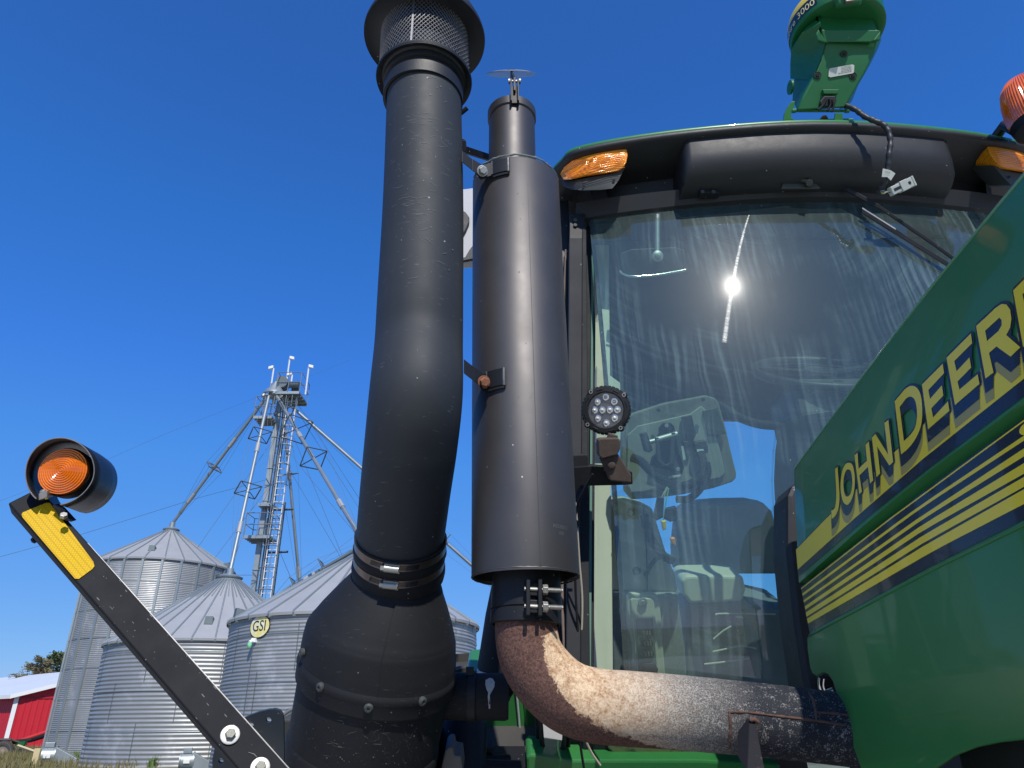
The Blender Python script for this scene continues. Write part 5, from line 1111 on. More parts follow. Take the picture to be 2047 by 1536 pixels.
for px, py in ((1261, 1025), (1273, 1142)):
    q = MB(); q.lathe(P(px, py, 2.015), -FWD, [(.012, -.002), (.010, .002), (.0, .002)], 16); q.build('hole_plug', RUBBER, sc_, smooth=30); q = MB(); q.lathe(P(px, py + 1, 2.01), -FWD, [(.006, 0), (.005, .004), (.0, .004)], 12); q.build('screw', SILVER, sc_, smooth=30)
sp_ = quadpanel([(1252, 1192), (1258, 1186), (1305, 1186), (1316, 1192), (1320, 1210), (1334, 1400), (1266, 1400), (1264, 1290), (1254, 1250)], 1.985, .02, 'socket_surround', BEIGE, sc_, .006)
quadpanel([(1260, 1200), (1264, 1196), (1303, 1196), (1308, 1202), (1324, 1400), (1276, 1400), (1268, 1290)], 1.978, .010, 'socket_frame', BEIGE, sp_, .004)
so_ = quadpanel([(1271, 1238), (1305, 1237), (1319, 1400), (1280, 1400)], 1.972, .008, 'socket_plate', mat('green grey plate', (.09, .135, .125), .45, coat=.3), sp_, .001)
q = MB(); q.lathe(P(1285, 1204, 1.974), -FWD, [(.013, 0), (.012, .003), (.006, .004), (.005, .006), (.0, .006)], 20); q.build('screw', ZINC, sp_, smooth=30)
for py in (1266, 1287, 1308):
    cx_ = 1293 + (py - 1266) * .09; q = MB(); q.prism([P(cx_ + 12 * math.cos(a), py + 9 * math.sin(a), 1.965) for a in [2 * math.pi * (k + .5) / 8 for k in range(8)]], FWD * .012); s__ = q.build('power_socket', BLACK_PLASTIC, sp_, bevel=.001)
    q = MB()
    for dx in (-6, 0, 6):
        q.beam(P(cx_ + dx, py - 4, 1.961), P(cx_ + dx, py + 3, 1.961), RIGHT * .0012, FWD * .003)
    q.build('socket_pin', ZINC, sp_)
quadpanel([(1280, 1328), (1308, 1325), (1316, 1338), (1314, 1348), (1284, 1350)], 1.965, .01, 'socket_cover', BLACK_PLASTIC, sp_, .002)
# seat
SB = [(1353, 1150), (1350, 1100), (1356, 1040), (1364, 1020), (1380, 1008), (1440, 1003), (1500, 1002), (1530, 1008), (1546, 1024), (1556, 1060), (1566, 1150)]
quadpanel(SB, 2.52, .10, 'seat_backrest', SEAT, TR, .02); quadpanel([(1362, 1160), (1372, 1151), (1430, 1150), (1486, 1152), (1492, 1180), (1484, 1204), (1380, 1208), (1366, 1190)], 2.25, .14, 'seat_bolster', BEIGE, TR, .03)
quadpanel([(1370, 1205), (1490, 1205), (1600, 1230), (1620, 1420), (1370, 1420)], 2.30, .30, 'seat_base', SEAT, TR, .02)
for ps in ([(1430, 1229), (1448, 1227), (1550, 1228)], [(1426, 1278), (1445, 1262), (1462, 1252)], [(1425, 1303), (1450, 1298), (1480, 1292), (1512, 1297)], [(1408, 1328), (1445, 1324), (1498, 1317)]):
    q = MB(); q.tube(smoothpath([P(a, b, 2.2) for a, b in ps], 5), .0025, 6); q.build('cushion_piping', BEIGE, TR)
quadpanel([(1473, 1235), (1487, 1235), (1488, 1272), (1475, 1272)], 2.15, .02, 'pedal_arm', GREY_PL, TR, .002)

# ---------------------------------------------------------------- work lamp on its bracket
wc = P(1211, 820, 1.66); wn = (EYE + Vector((-.1, 0, .15)) - wc).normalized(); we = Vector((1, 0, 0)); we = (we - wn * we.dot(wn)).normalized(); wg = wn.cross(we); rW = .0545
q = MB(); q.lathe(wc, wn, [(.03, -.055), (.050, -.045), (rW, -.02), (rW + .001, .0), (rW - .002, .006), (rW - .012, .007), (rW - .014, .002), (rW - .0145, -.003)], 64, ref=we, cap0=True); wl2 = q.build('work_lamp', BLACK_PLASTIC, TR, smooth=30)
q = MB()
for k in range(36):
    a = 2 * math.pi * k / 36; d = we * math.cos(a) + wg * math.sin(a); 
    if k % 9 == 4: continue
    q.box(wc + d * (rW + .0005) - wn * .008, d * .002, (wg * math.cos(a) - we * math.sin(a)) * .0035, wn * .010)
for k in range(4):
    a = R(38 + 90 * k); d = we * math.cos(a) + wg * math.sin(a); q.lathe(wc + d * (rW - .001) - wn * .004, wn, [(.008, -.01), (.008, .008), (.005, .0095)], 14, cap0=True, cap1=True)
for k in range(8):
    a = R(15 + 45 * k); pa_ = [wc + (we * math.cos(a + s_) + wg * math.sin(a + s_)) * (rW - .006) + wn * .007 for s_ in (-.14, -.07, 0, .07, .14)]; q.tube(pa_, .0012, 6)
q.build('lamp_bezel', BLACK_PLASTIC, wl2, bevel=.0006)
for k in range(4):
    a = R(38 + 90 * k); d = we * math.cos(a) + wg * math.sin(a); q = MB(); q.lathe(wc + d * (rW - .001) + wn * .005, wn, [(.0045, 0), (.0045, .002), (.0025, .002), (.0025, .0), (.0, .0)], 14); q.build('bezel_screw', ZINC, wl2, smooth=30)
q = MB(); q.lathe(wc - wn * .004, wn, [(.0, .0), (rW - .014, .0)], 48, ref=we); q.build('reflector_plate', mat('grey reflector plate', (.16, .16, .17), .35, metal=.6, var=.3, vscale=90), wl2)
for i in range(10):
    if i < 4: x_, y_ = (-1.5 + i) * .0175, 0
    else: a = R([62, 90, 118, 242, 270, 298][i - 4]) ; x_, y_ = [(.0145, .0245), (.0, .030), (-.0145, .0245), (-.0145, -.0245), (.0, -.030), (.0145, -.0245)][i - 4]
    if i in (0, 3): y_ += .0
    if 4 <= i: x_ *= 1.35
    if i in (4, 6, 7, 9): y_ *= .78
    c_ = wc + we * x_ + wg * y_ - wn * .003; q = MB(); q.lathe(c_, wn, [(.0082, .0), (.0085, .001), (.0075, .0015), (.003, -.0005 + .001), (.0, .0008)], 24); l_ = q.build('led_reflector', SILVER, wl2, smooth=40)
    q = MB(); q.lathe(c_, wn, [(.0045, .0012), (.0035, .003), (.0, .0038)], 14); q.build('led', mat('led lens', (.75, .75, .70), .15, coat=.6) if i == 0 else MATS['led lens'], wl2, smooth=60)
q = MB(); q.lathe(wc + wn * .0022, wn, [(.0, .0), (rW - .0135, .0)], 40); q.build('clear_cover', glass_mat('clear lamp cover', (.95, .97, .97), .8, False), wl2)
brk = [(1195, 880), (1199, 877), (1236, 876), (1241, 882), (1240, 898), (1234, 910), (1204, 918), (1197, 912)]
q = MB(); q.prism([P(a, b, 1.60) for a, b in brk], FWD * .035); wb2 = q.build('lamp_bracket', RUSTY_IRON, TR, bevel=.004)
q = MB(); q.prism([P(a, b, 1.61) for a, b in [(1200, 917), (1236, 908), (1262, 950), (1262, 966), (1220, 962), (1206, 930)]], FWD * .03); q.cyl(P(1226, 868, 1.63), P(1222, 880, 1.63), .012, 12); q.lathe(P(1222, 930, 1.61), -FWD, [(.010, 0), (.009, .005), (.0, .006)], 14); q.build('bracket_foot', RUSTY_IRON, wb2, bevel=.003)
q = MB(); q.prism([P(a, b, 1.65) for a, b in [(1147, 934), (1176, 932), (1232, 936), (1264, 944), (1265, 968), (1250, 970), (1160, 972), (1150, 990), (1147, 996)]], FWD * .05); q.build('lamp_arm', DARK_STEEL, TR, bevel=.003)
q = MB(); q.prism([P(a, b, 1.665) for a, b in [(1140, 910), (1172, 908), (1176, 912), (1177, 934), (1140, 936)]], FWD * .02); q.build('arm_plate', TRIMGREY, TR, bevel=.003)

# ---------------------------------------------------------------- beacon on the roof
bcn = P(2066, 226, 2.10); q = MB(); prf = [(.066, -.035), (.069, .0), (.069, .01), (.067, .05), (.060, .09), (.045, .115), (.0, .125)]
ns = 60; rgs = [[Vector((bcn.x + (r_ + (.0022 if (k % 2) and 0 < j < 6 else 0)) * math.cos(2 * math.pi * k / (2 * ns)), bcn.y + (r_ + (.0022 if (k % 2) and 0 < j < 6 else 0)) * math.sin(2 * math.pi * k / (2 * ns)), bcn.z + h_)) for k in range(2 * ns)] for j, (r_, h_) in enumerate(prf)]
q.rings(rgs, cap0=False, cap1=False); bo = q.build('beacon_lens', BEACON_M, TR, smooth=25)
q = MB(); q.lathe(bcn, (0, 0, 1), [(.0, -.075), (.045, -.072), (.062, -.062), (.068, -.036), (.062, -.034)], 40); q.tube([bcn + Vector((0, .0, -.06)), bcn + Vector((0, .03, -.085)), Vector((bcn.x + .01, bcn.y + .12, H + 1.665)), Vector((bcn.x + .02, bcn.y + .36, H + 1.66))], .016, 14); q.build('beacon_base', DARK_STEEL, bo, smooth=35)

# ---------------------------------------------------------------- side mirror far left, between the stacks
q = MB(); ps = [(905, 378), (930, 376), (946, 374), (990, 372), (1000, 380), (1000, 505), (950, 518), (930, 521), (905, 523)]; MY = 1.9
q.prism([onY(a, b, MY) for a, b in ps], (0, .05, 0)); sm = q.build('side_mirror', mat('pale grey mirror shell', (.42, .42, .43), .5, var=.06), TR, bevel=.01)
q = MB(); q.prism([onY(a, b, MY - .012) for a, b in [(915, 522), (924, 522), (944, 518), (960, 514), (960, 482), (947, 488), (938, 500), (930, 514), (915, 517)]], (0, .012, 0)); q.build('mirror_trim', BLACK_PLASTIC, sm, bevel=.002)
q = MB(); q.prism([onY(a, b, MY - .012) for a, b in [(900, 420), (922, 419), (931, 424), (938, 434), (938, 444), (932, 458), (924, 472), (915, 482), (900, 484)]], (0, .012, 0)); q.build('mirror_pivot', BLACK_PLASTIC, sm, bevel=.003)

# ---------------------------------------------------------------- things below the muffler
q = MB(); a = P(1010, 1140, 2.05); b = P(1004, 1350, 2.0); q.lathe(b, (a - b).normalized(), [(.045, -.06), (.066, .0), (.064, .012), (.070, .02), (.052, .16), (.03, (a - b).length)], 32, cap1=True); hs = q.build('rear_hose', RUBBER, TR, smooth=40)
q = MB(); q.lathe(b, (a - b).normalized(), [(.068, -.008), (.0705, -.006), (.0705, .014), (.068, .016)], 32, wrap=True); q.build('hose_band', ZINC, hs, smooth=35)
# green fender / tank with a highlight line painted along its edge
q = MB(); fp = [(925, 1380), (1032, 1368), (1040, 1372), (1060, 1500), (935, 1503), (930, 1470)]; q.prism([P(a, b, 1.95) for a, b in fp], FWD * .3); tk = q.build('fuel_tank', GREEN, TR, bevel=.015, segs=4)
q = MB(); q.prism([P(a, b, 1.95) for a, b in [(1044, 1375), (1066, 1380), (1084, 1430), (1092, 1505), (1050, 1502)]], FWD * .25); q.build('tank_side', GREEN, tk, bevel=.01)
q = MB(); q.tube(smoothpath([P(1031, 1372, 1.945), P(1036, 1420, 1.945), P(1040, 1470, 1.945), P(1043, 1497, 1.945)], 5), .003, 8); q.build('edge_highlight', mat('pale edge highlight', (.42, .48, .46), .5, var=.4, vscale=200), tk)
q = MB(); q.prism([P(a, b, 1.75) for a, b in [(1052, 1514), (1060, 1508), (1100, 1514), (1140, 1520), (1400, 1520), (1560, 1530), (1560, 1640), (1052, 1640)]], FWD * .10); q.build('front_platform', GREEN, TR, bevel=.012)
# round-bottomed mirror showing below the elbow
q = MB(); ps = [(1083, 1420), (1126, 1440), (1127, 1480), (1122, 1494), (1110, 1502), (1096, 1503), (1088, 1492)]; q.prism([P(a, b, 1.80) for a, b in ps], FWD * .01); mm_ = q.build('lower_mirror', mat('mirror silver', (.85, .87, .88), .03, metal=1, var=0), TR)
q = MB(); q.tube(smoothpath([P(1072, 1380, 1.80), P(1080, 1440, 1.80), P(1085, 1492, 1.80), P(1096, 1505, 1.80), P(1112, 1504, 1.80), P(1126, 1492, 1.80), P(1130, 1440, 1.80)], 6), .006, 8); q.build('mirror_frame', BLACK_PLASTIC, mm_, smooth=50)
q = MB(); q.prism([P(a, b, 1.83) for a, b in [(1066, 1380), (1160, 1400), (1165, 1540), (1074, 1520)]], FWD * .05); q.build('battery_box', BLACK_PLASTIC, TR, bevel=.006)
q = MB()
for k in range(14): q.beam(P(1130, 1450 + k * 4, 1.815), P(1140, 1450 + k * 4, 1.815), UP * .0012, FWD * .004)
q.build('rubber_fins', RUBBER, mm_)
# cab lower window strip under the elbow (pale reflection)
q = MB(); q.prism([P(a, b, 1.80) for a, b in [(1165, 1400), (1590, 1400), (1590, 1520), (1165, 1512)]], FWD * .04); q.build('lower_cab_panel', BLACK_PLASTIC, TR, bevel=.004)
q = MB(); q.prism([P(a, b, 1.79) for a, b in [(1213, 1478), (1218, 1474), (1420, 1480), (1424, 1508), (1226, 1505), (1216, 1498)]], FWD * .008); q.build('step_light', mat('yellowed cover plate', (.16, .17, .08), .35, coat=.5, stain=(.05, .06, .04), stain_scale=30, stain_lo=.5), TR, bevel=.003)
# dark engine parts at the bottom
q = MB(); q.lathe(P(925, 1480, 1.62), Vector((0, .2, 1)).normalized(), [(.05, -.2), (.055, .03), (.045, .05)], 28, cap1=True); q.build('oil_filter', DARK_STEEL, TR, smooth=35)
q = MB(); q.prism([P(a, b, 1.50) for a, b in [(880, 1545), (890, 1500), (897, 1494), (905, 1494), (908, 1510), (922, 1512), (926, 1545)]], FWD * .06); q.build('grey_casting', mat('cast grey metal', (.16, .155, .14), .6, bump=.4, bscale=150, var=.2), TR, bevel=.003)
q = MB(); q.cyl(P(945, 1503, 1.75), P(985, 1502, 1.75), .012, 12); q.box(P(968, 1502, 1.75), RIGHT * .02, UP * .018, FWD * .02); q.cyl(P(940, 1520, 1.7), P(1018, 1517, 1.75), .010, 10); q.cyl(P(930, 1534, 1.6), P(1040, 1538, 1.66), .018, 14); q.box(P(985, 1528, 1.78), RIGHT * .08, UP * .02, FWD * .05); q.build('hydraulic_fitting', DARK_STEEL, TR, bevel=.001)
q = MB(); q.prism([P(a, b, 2.2) for a, b in [(930, 1495), (1070, 1490), (1600, 1470), (1640, 1640), (900, 1640)]], FWD * .2); q.build('engine_block', BLACK_PLASTIC, TR)

# ---------------------------------------------------------------- warning light arm
e0_ = P(47, 990, 1.47); e1_ = P(560, 1574, 1.25); ad = (e1_ - e0_).normalized(); fn = -((e0_ + e1_) / 2 - EYE).normalized(); fn = (fn - ad * fn.dot(ad)).normalized()
sdv = ad.cross(fn); sdv = sdv if sdv.x > 0 else -sdv       # towards the upper right edge
fn = (fn * .97 + sdv * .22).normalized(); sdv = ad.cross(fn); sdv = sdv if sdv.x > 0 else -sdv
hw = .0300; q = MB(); th_ = .036
q.rings([[e + sdv * hw, e - sdv * hw, e - sdv * hw - fn * th_, e + sdv * hw - fn * th_] for e in (e0_, e1_)])
marks(q, lambda px, py: onplane(px, py, e0_ + fn * .0004, fn), [(200, 380, 1200, 1440, 0, 'chip')], 3, CHIP)
rn5 = random.Random(8)
for _ in range(46):
    t_ = rn5.uniform(.3, .95); o_ = rn5.uniform(-.9, .9) if rn5.random() < .6 else rn5.choice([-.93, .93]); c = lerp(e0_, e1_, t_) + sdv * hw * o_ * .97 + fn * .0003; s_ = rn5.uniform(.0004, .0012); ph = rn5.uniform(0, 6); el_ = rn5.choice([1, 1, 1, 5])
    q.add([c + ad * s_ * el_ * math.cos(ph + k) * rn5.uniform(.7, 1.2) + sdv * s_ * math.sin(ph + k) for k in range(6)], [list(range(6))])
armo = q.build('warning_light_arm', ARM, TR, bevel=.0035, segs=3)
EDGE = mat('worn bright edge', (.34, .33, .31), .4, metal=.6, var=.5, vscale=60)
q = MB(); q.tube([lerp(e0_, e1_, t_) + sdv * (hw - .001) + fn * .0002 for t_ in (.22, .4, .6, .8, .995)], [.0006, .0012, .0014, .0014, .0014], 6); q.build('edge_wear', EDGE, armo)
def armplane(px, py): return onplane(px, py, e0_ + fn * .001, fn)
rp_ = [(92, 1006), (100, 1006), (187, 1124), (189, 1133), (184, 1139), (158, 1158), (150, 1158), (45, 1035), (43, 1029), (46, 1025)]
REFL = mat('yellow reflective sheet', (.70, .46, .003), .6, spec=.2, coat=0.0, var=.05)
nt = REFL.node_tree; vor = node(nt, 'ShaderNodeTexVoronoi'); vor.inputs['Scale'].default_value = 230; vor.inputs['Randomness'].default_value = .0; vor.feature = 'DISTANCE_TO_EDGE'
tcn = node(nt, 'ShaderNodeTexCoord'); nt.links.new(tcn.outputs['Object'], vor.inputs['Vector']); old = nt.nodes['Principled BSDF'].inputs['Base Color'].links[0].from_socket
nt.links.new(mixc(nt, ramp(nt, vor.outputs['Distance'], .02, .14), (.50, .27, .005, 1), old), nt.nodes['Principled BSDF'].inputs['Base Color'])
q = MB(); q.prism([armplane(a, b) for a, b in rp_], fn * .0012); q.build('reflective_strip', REFL, armo, bevel=.0004)
for (px, py) in ((460, 1470), (520, 1535)):
    c = armplane(px, py); q = MB(); q.lathe(c, fn, [(.0, .0), (.0165, 0), (.0165, .0025), (.015, .003), (.0, .003)], 32); q.build('washer', ZINC, armo, smooth=30)
    q = MB(); hexhead(q, c + fn * .003, fn + RIGHT * .1, .0092, .0085, ref=(1, 0, 0)); q.build('arm_bolt', mat('pitted bolt head', (.30, .30, .25), .6, metal=.5, bump=.5, bscale=300) if px == 460 else MATS['pitted bolt head'], armo, bevel=.0006)
q = MB(); q.cyl(P(70, 1078, 1.47), P(86, 1070, 1.47), .004, 10); hexhead(q, P(70, 1079, 1.47), (P(70, 1079, 1.47) - P(86, 1070, 1.47)), .007, .005); q.build('end_bolt', DARK_STEEL, armo)
q = MB(); q.tube([armplane(496, 1504), armplane(508, 1508), armplane(518, 1519)], [.0004, .0010, .0003], 6); q.build('scratch', mat('scratched primer', (.2, .2, .2), .5), armo)
# lamp in its hood
lc = P(127, 943, 1.47); ln = (RIGHT * .10 + UP * .32 - FWD * .9).normalized(); le = (UP - ln * UP.dot(ln)).normalized(); lg = ln.cross(le); rl_ = .0465
prl = [(.0, .012)]; 
for k in range(1, 22): r_ = rl_ * k / 21; prl.append((r_, .012 - .009 * (r_ / rl_) ** 2 + (.0009 if k % 2 else -.0006)))
prl += [(rl_, -.012), (rl_ - .004, -.020)]
q = MB(); q.lathe(lc, ln, prl, 72, cap1=True); al_ = q.build('amber_lamp', ORANGE_DK, armo, smooth=22)
q = MB(); q.lathe(lc, ln, [(rl_ + .0025, -.004), (rl_ + .004, -.006), (rl_ + .003, -.035), (.03, -.05)], 56, cap1=True); q.build('lamp_body', RUBBER, al_, smooth=35)
hoodc = lc - ln * .0; q = MB(); rh = .0655; rg = []
# open hood: a scooped tube with a slot at the bottom left
n_a = 60
def hood_pt(a, h, rr_): return hoodc + le * (math.cos(a) * rr_ - .004) + lg * math.sin(a) * rr_ * .98 + ln * h
lowang = R(200)
angs = [R(-172) + R(315) * k / n_a for k in range(n_a + 1)]
def front_h(a): return .008 + .026 * max(0, math.cos(a * .8 - .1)) ** 1.5
for h_i in range(5):
    rg.append([hood_pt(a, lerp(-.105, front_h(a), h_i / 4), rh * (1 if h_i else .97)) for a in angs])
q.rings(rg, False); hd = q.build('lamp_hood', mat('satin black hood', (.012, .013, .015), .38, specks=.06, speck_scale=120, var=.2), al_, smooth=50, solid=.0025)
q = MB(); q.tube([hood_pt(a, front_h(a) + .0004, rh) for a in angs], .0011, 6); q.build('hood_lip', EDGE, al_, smooth=50)
q = MB(); c = P(93, 985, 1.455); q.box(c - UP * .004, RIGHT * .009 + UP * .003, UP * .007, FWD * .012); q.cyl(P(84, 980, 1.45), P(96, 996, 1.46), .006, 12); q.build('lamp_foot', ZINC, al_, bevel=.002)
q = MB(); c = P(126, 1035, 1.43); q.prism([P(104, 1010, 1.45), P(118, 1018, 1.45), P(142, 1044, 1.45), P(120, 1038, 1.45)], FWD * .02); q.build('hood_tab', DARK_STEEL, al_, bevel=.001)
q = MB(); hexhead(q, P(127, 1034, 1.435), UP + RIGHT * .4 - FWD * .5, .0075, .008); q.build('hood_bolt', ZINC, al_, bevel=.0006)
# pivot plates behind the arm
def holed(ps, holes, D, th, name, m_, par):
    bmh = bmesh.new(); vs_ = [bmh.verts.new(P(a, b, D)) for a, b in ps]; ed = [bmh.edges.new((vs_[i], vs_[(i + 1) % len(vs_)])) for i in range(len(vs_))]
    for hx_, hy_, hr in holes:
        hv = [bmh.verts.new(P(hx_ + hr * math.cos(2 * math.pi * k / 20), hy_ + hr * math.sin(2 * math.pi * k / 20), D)) for k in range(20)]; ed += [bmh.edges.new((hv[i], hv[(i + 1) % 20])) for i in range(20)]
    bmesh.ops.triangle_fill(bmh, use_beauty=True, edges=ed, use_dissolve=False); bmesh.ops.recalc_face_normals(bmh, faces=bmh.faces)
    me = bpy.data.meshes.new(name); bmh.to_mesh(me); bmh.free(); o = bpy.data.objects.new(name, me); sc.collection.objects.link(o); me.materials.append(m_)
    md = o.modifiers.new('s', 'SOLIDIFY'); md.thickness = th; adopt(o, par); return o
holed([(470, 1450), (485, 1436), (500, 1428), (520, 1421), (540, 1416), (552, 1415), (561, 1418), (567, 1426), (569, 1440), (570, 1560), (560, 1560), (500, 1480)], [(504, 1447, 5.2), (539, 1437, 5.4)], 1.36, .006, 'pivot_plate', PLATE, TR)
holed([(432, 1493), (436, 1490), (500, 1560), (428, 1560), (427, 1515)], [(444, 1518, 5.2)], 1.36, .006, 'pivot_plate', PLATE, TR)
# black cowl between hood and windscreen
q = MB(); q.prism([onX(1700, 985, .80) if False else onY(a, b, 1.52) for a, b in [(1574, 990), (1582, 972), (1596, 962), (1760, 940), (1800, 1420), (1636, 1400), (1612, 1385), (1590, 1250), (1574, 1100)]], (0, .10, 0)); q.build('cowl', BLACK_PLASTIC, TR, bevel=.01)
q = MB(); q.tube(smoothpath([P(1642, 1355, 1.36), P(1641, 1372, 1.36), P(1648, 1388, 1.36), P(1660, 1394, 1.36), P(1674, 1390, 1.36)], 6), .006, 10); q.prism([P(a, b, 1.37) for a, b in [(1645, 1352), (1660, 1356), (1674, 1376), (1676, 1392), (1655, 1390), (1648, 1378)]], FWD * .01); q.build('chrome_hook', SILVER, TR, smooth=40)

# ---------------------------------------------------------------- engine hood (photo right)
XH = .556
def XU(z): return XH + .10 * (z - .33)         # upper panel leans inwards (z above the eye)
XB = .5545                                      # stripe band
XLW = .552                                      # lower panel
def hoodpt(px, py, kind):
    if kind == 'U': return onfun2(px, py, XU)
    return onX(px, py, {'B': XB, 'L': XLW}[kind])
def onfun2(px, py, gx):
    r = ray(px, py); lo, hi = .2, 4
    for _ in range(40):
        m = (lo + hi) / 2; p = EYE + r * m
        if p.x < gx(p.z - H): lo = m
        else: hi = m
    return EYE + r * lo
YF = -.55
def extend(pts):        # continue a front-running line straight on past the picture's edge
    a, b = pts[-2], pts[-1]; d = (b - a); t_ = (YF - b.y) / d.y; return pts + [b + d * t_]
def line(pxs, kind, ext=True):
    p = [hoodpt(a, b, kind) for a, b in pxs]; return extend(p) if ext else p
HD = thing_dummy = None
Tl = line([(1587, 943), (1730, 750), (1865, 575), (2047, 356)], 'U')
Cl = line([(1597, 1166), (1729, 1049), (1847, 951), (2047, 802)], 'U')
Dl = line([(1602, 1174), (1667, 1123), (1847, 983), (2047, 837)], 'B')
El = line([(1619, 1265), (1870, 1128), (2047, 1040)], 'B')
Ml = [Vector((XH + .012, p.y, p.z)) for p in line([(1599, 1171), (1729, 1066), (1847, 970), (2047, 823)], 'B')]
def resample(pl, ys):
    out = []
    for y in ys:
        for a, b in zip(pl, pl[1:]):
            if (a.y >= y >= b.y) or b is pl[-1] or (a is pl[0] and y > a.y): 
                t_ = (y - a.y) / (b.y - a.y); out.append(a + (b - a) * t_); break
    return out
YR = Tl[0].y; NS = 40; fr_ = [k / NS for k in range(NS + 1)]
def rs(pl): return resample(pl, [lerp(pl[0].y, YF, t_) for t_ in fr_])
T_, C_, D_, E_, M_ = map(rs, (Tl, Cl, Dl, El, Ml))
top1 = [p + Vector((.004, 0, .008)) for p in T_]; top2 = [p + Vector((.014, 0, .013)) for p in T_]; top3 = [Vector((XH + .12, p.y, p.z + .028)) for p in T_]; top4 = [Vector((CXT, p.y, p.z + .035)) for p in T_]
mirr = lambda L: [Vector((2 * CXT - p.x, p.y, p.z)) for p in L]
Ebev = [p + Vector((-.0045, 0, -.006)) for p in E_]
secs = [top4, top3, top2, top1, T_, C_, M_, D_, E_, Ebev]
q = MB(); q.rings([mirr(s) for s in secs[::-1][:-1]] + secs, False); hood = q.build('engine_hood', GREEN, TR, smooth=28, solid=.0)
md = hood.modifiers.new('s', 'SOLIDIFY'); md.thickness = .004; md.offset = -1
# lower side panel with its notched rear edge and wheel-arch cut
low = [(1617, 1271), (1613, 1274), (1614, 1300), (1619, 1335), (1624, 1347), (1632, 1353), (1645, 1346), (1654, 1348), (1664, 1362), (1671, 1385), (1684, 1430), (1700, 1478), (1720, 1536), (1760, 1640)]
lowp = [onX(a, b, XLW) for a, b in low]
arch = [(1800, 1640), (1840, 1570), (1870, 1536), (1905, 1512), (1950, 1494), (2000, 1484), (2047, 1479)]
archp = [onX(a, b, XLW) for a, b in arch]; archp = extend(archp); archp[-1].z = max(archp[-1].z, .9)
topl = [Vector((XLW, p.y, p.z)) for p in Ebev]
q = MB(); poly = lowp + archp + topl[::-1][:-1]
bmh = bmesh.new(); vs_ = [bmh.verts.new(p) for p in poly]; ed = [bmh.edges.new((vs_[i], vs_[(i + 1) % len(vs_)])) for i in range(len(vs_))]
bmesh.ops.triangle_fill(bmh, use_beauty=True, edges=ed); bmesh.ops.recalc_face_normals(bmh, faces=bmh.faces)
if sum(f.normal.x for f in bmh.faces) > 0: bmesh.ops.reverse_faces(bmh, faces=bmh.faces)
me = bpy.data.meshes.new('side_panel'); bmh.to_mesh(me); bmh.free(); sp2 = bpy.data.objects.new('side_panel', me); sc.collection.objects.link(sp2); me.materials.append(GREEN); adopt(sp2, TR)
md = sp2.modifiers.new('s', 'SOLIDIFY'); md.thickness = .006; md.offset = -1; md = sp2.modifiers.new('b', 'BEVEL'); md.width = .0025; md.segments = 3; md.limit_method = 'ANGLE'; md.angle_limit = R(40)
# top edge bead, paled and glossed to stand for the sun's glare
q = MB(); q.tube([p + Vector((.002, 0, .005)) for p in T_[:NS - 12]], .0022, 8); q.build('hood_edge', mat('sun glare edge', (.10, .30, .15), .16, coat=.8, var=.2, vscale=30), hood, smooth=50)
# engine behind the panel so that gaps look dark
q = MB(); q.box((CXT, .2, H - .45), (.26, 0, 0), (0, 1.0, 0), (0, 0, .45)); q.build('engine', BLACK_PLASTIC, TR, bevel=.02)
q = MB(); q.box((CXT, 1.9, .75), (.30, 0, 0), (0, 2.2, 0), (0, 0, .2)); q.build('chassis', BLACK_PLASTIC, TR, bevel=.02)
for (x_, y_, r_, w_) in ((CXT - 1.05, 2.75, .95, .26), (CXT + 1.05, 2.75, .95, .26), (CXT - .98, -.75, .62, .2), (CXT + .98, -.75, .62, .2)):
    q = MB(); prw = [(r_ * .55, -w_), (r_ * .93, -w_), (r_, -w_ * .8), (r_, w_ * .8), (r_ * .93, w_), (r_ * .55, w_)]
    q.lathe((x_, y_, r_), (1, 0, 0), prw, 64, wrap=True)
    for k in range(26):
        for s_ in (-1, 1):
            a = 2 * math.pi * (k + (s_ > 0) * .5) / 26; a2 = a + .16; v1_ = Vector((0, math.cos(a), math.sin(a))); v2_ = Vector((0, math.cos(a2), math.sin(a2))); c0 = Vector((x_, y_, r_))
            q.beam(c0 + v1_ * (r_ + .005) , c0 + v2_ * (r_ + .005) + Vector((s_ * w_ * .95, 0, 0)), v1_ * .02, Vector((0, -math.sin(a), math.cos(a))) * .018)
    wo_ = q.build('wheel', TYRE, TR, smooth=30)
    q = MB(); q.lathe((x_, y_, r_), (1, 0, 0), [(r_ * .56, -w_ * .9), (r_ * .5, -w_ * .5), (r_ * .48, 0), (.0, .02)], 48); q.build('wheel_rim', MATS['yellow dome plastic'], wo_, smooth=40)
q = MB(); q.box((CXT, 2.75, .95), (.95, 0, 0), (0, .09, 0), (0, 0, .09)); q.box((CXT, -.75, .62), (.9, 0, 0), (0, .07, 0), (0, 0, .07)); q.build('axle', BLACK_PLASTIC, TR, bevel=.01)

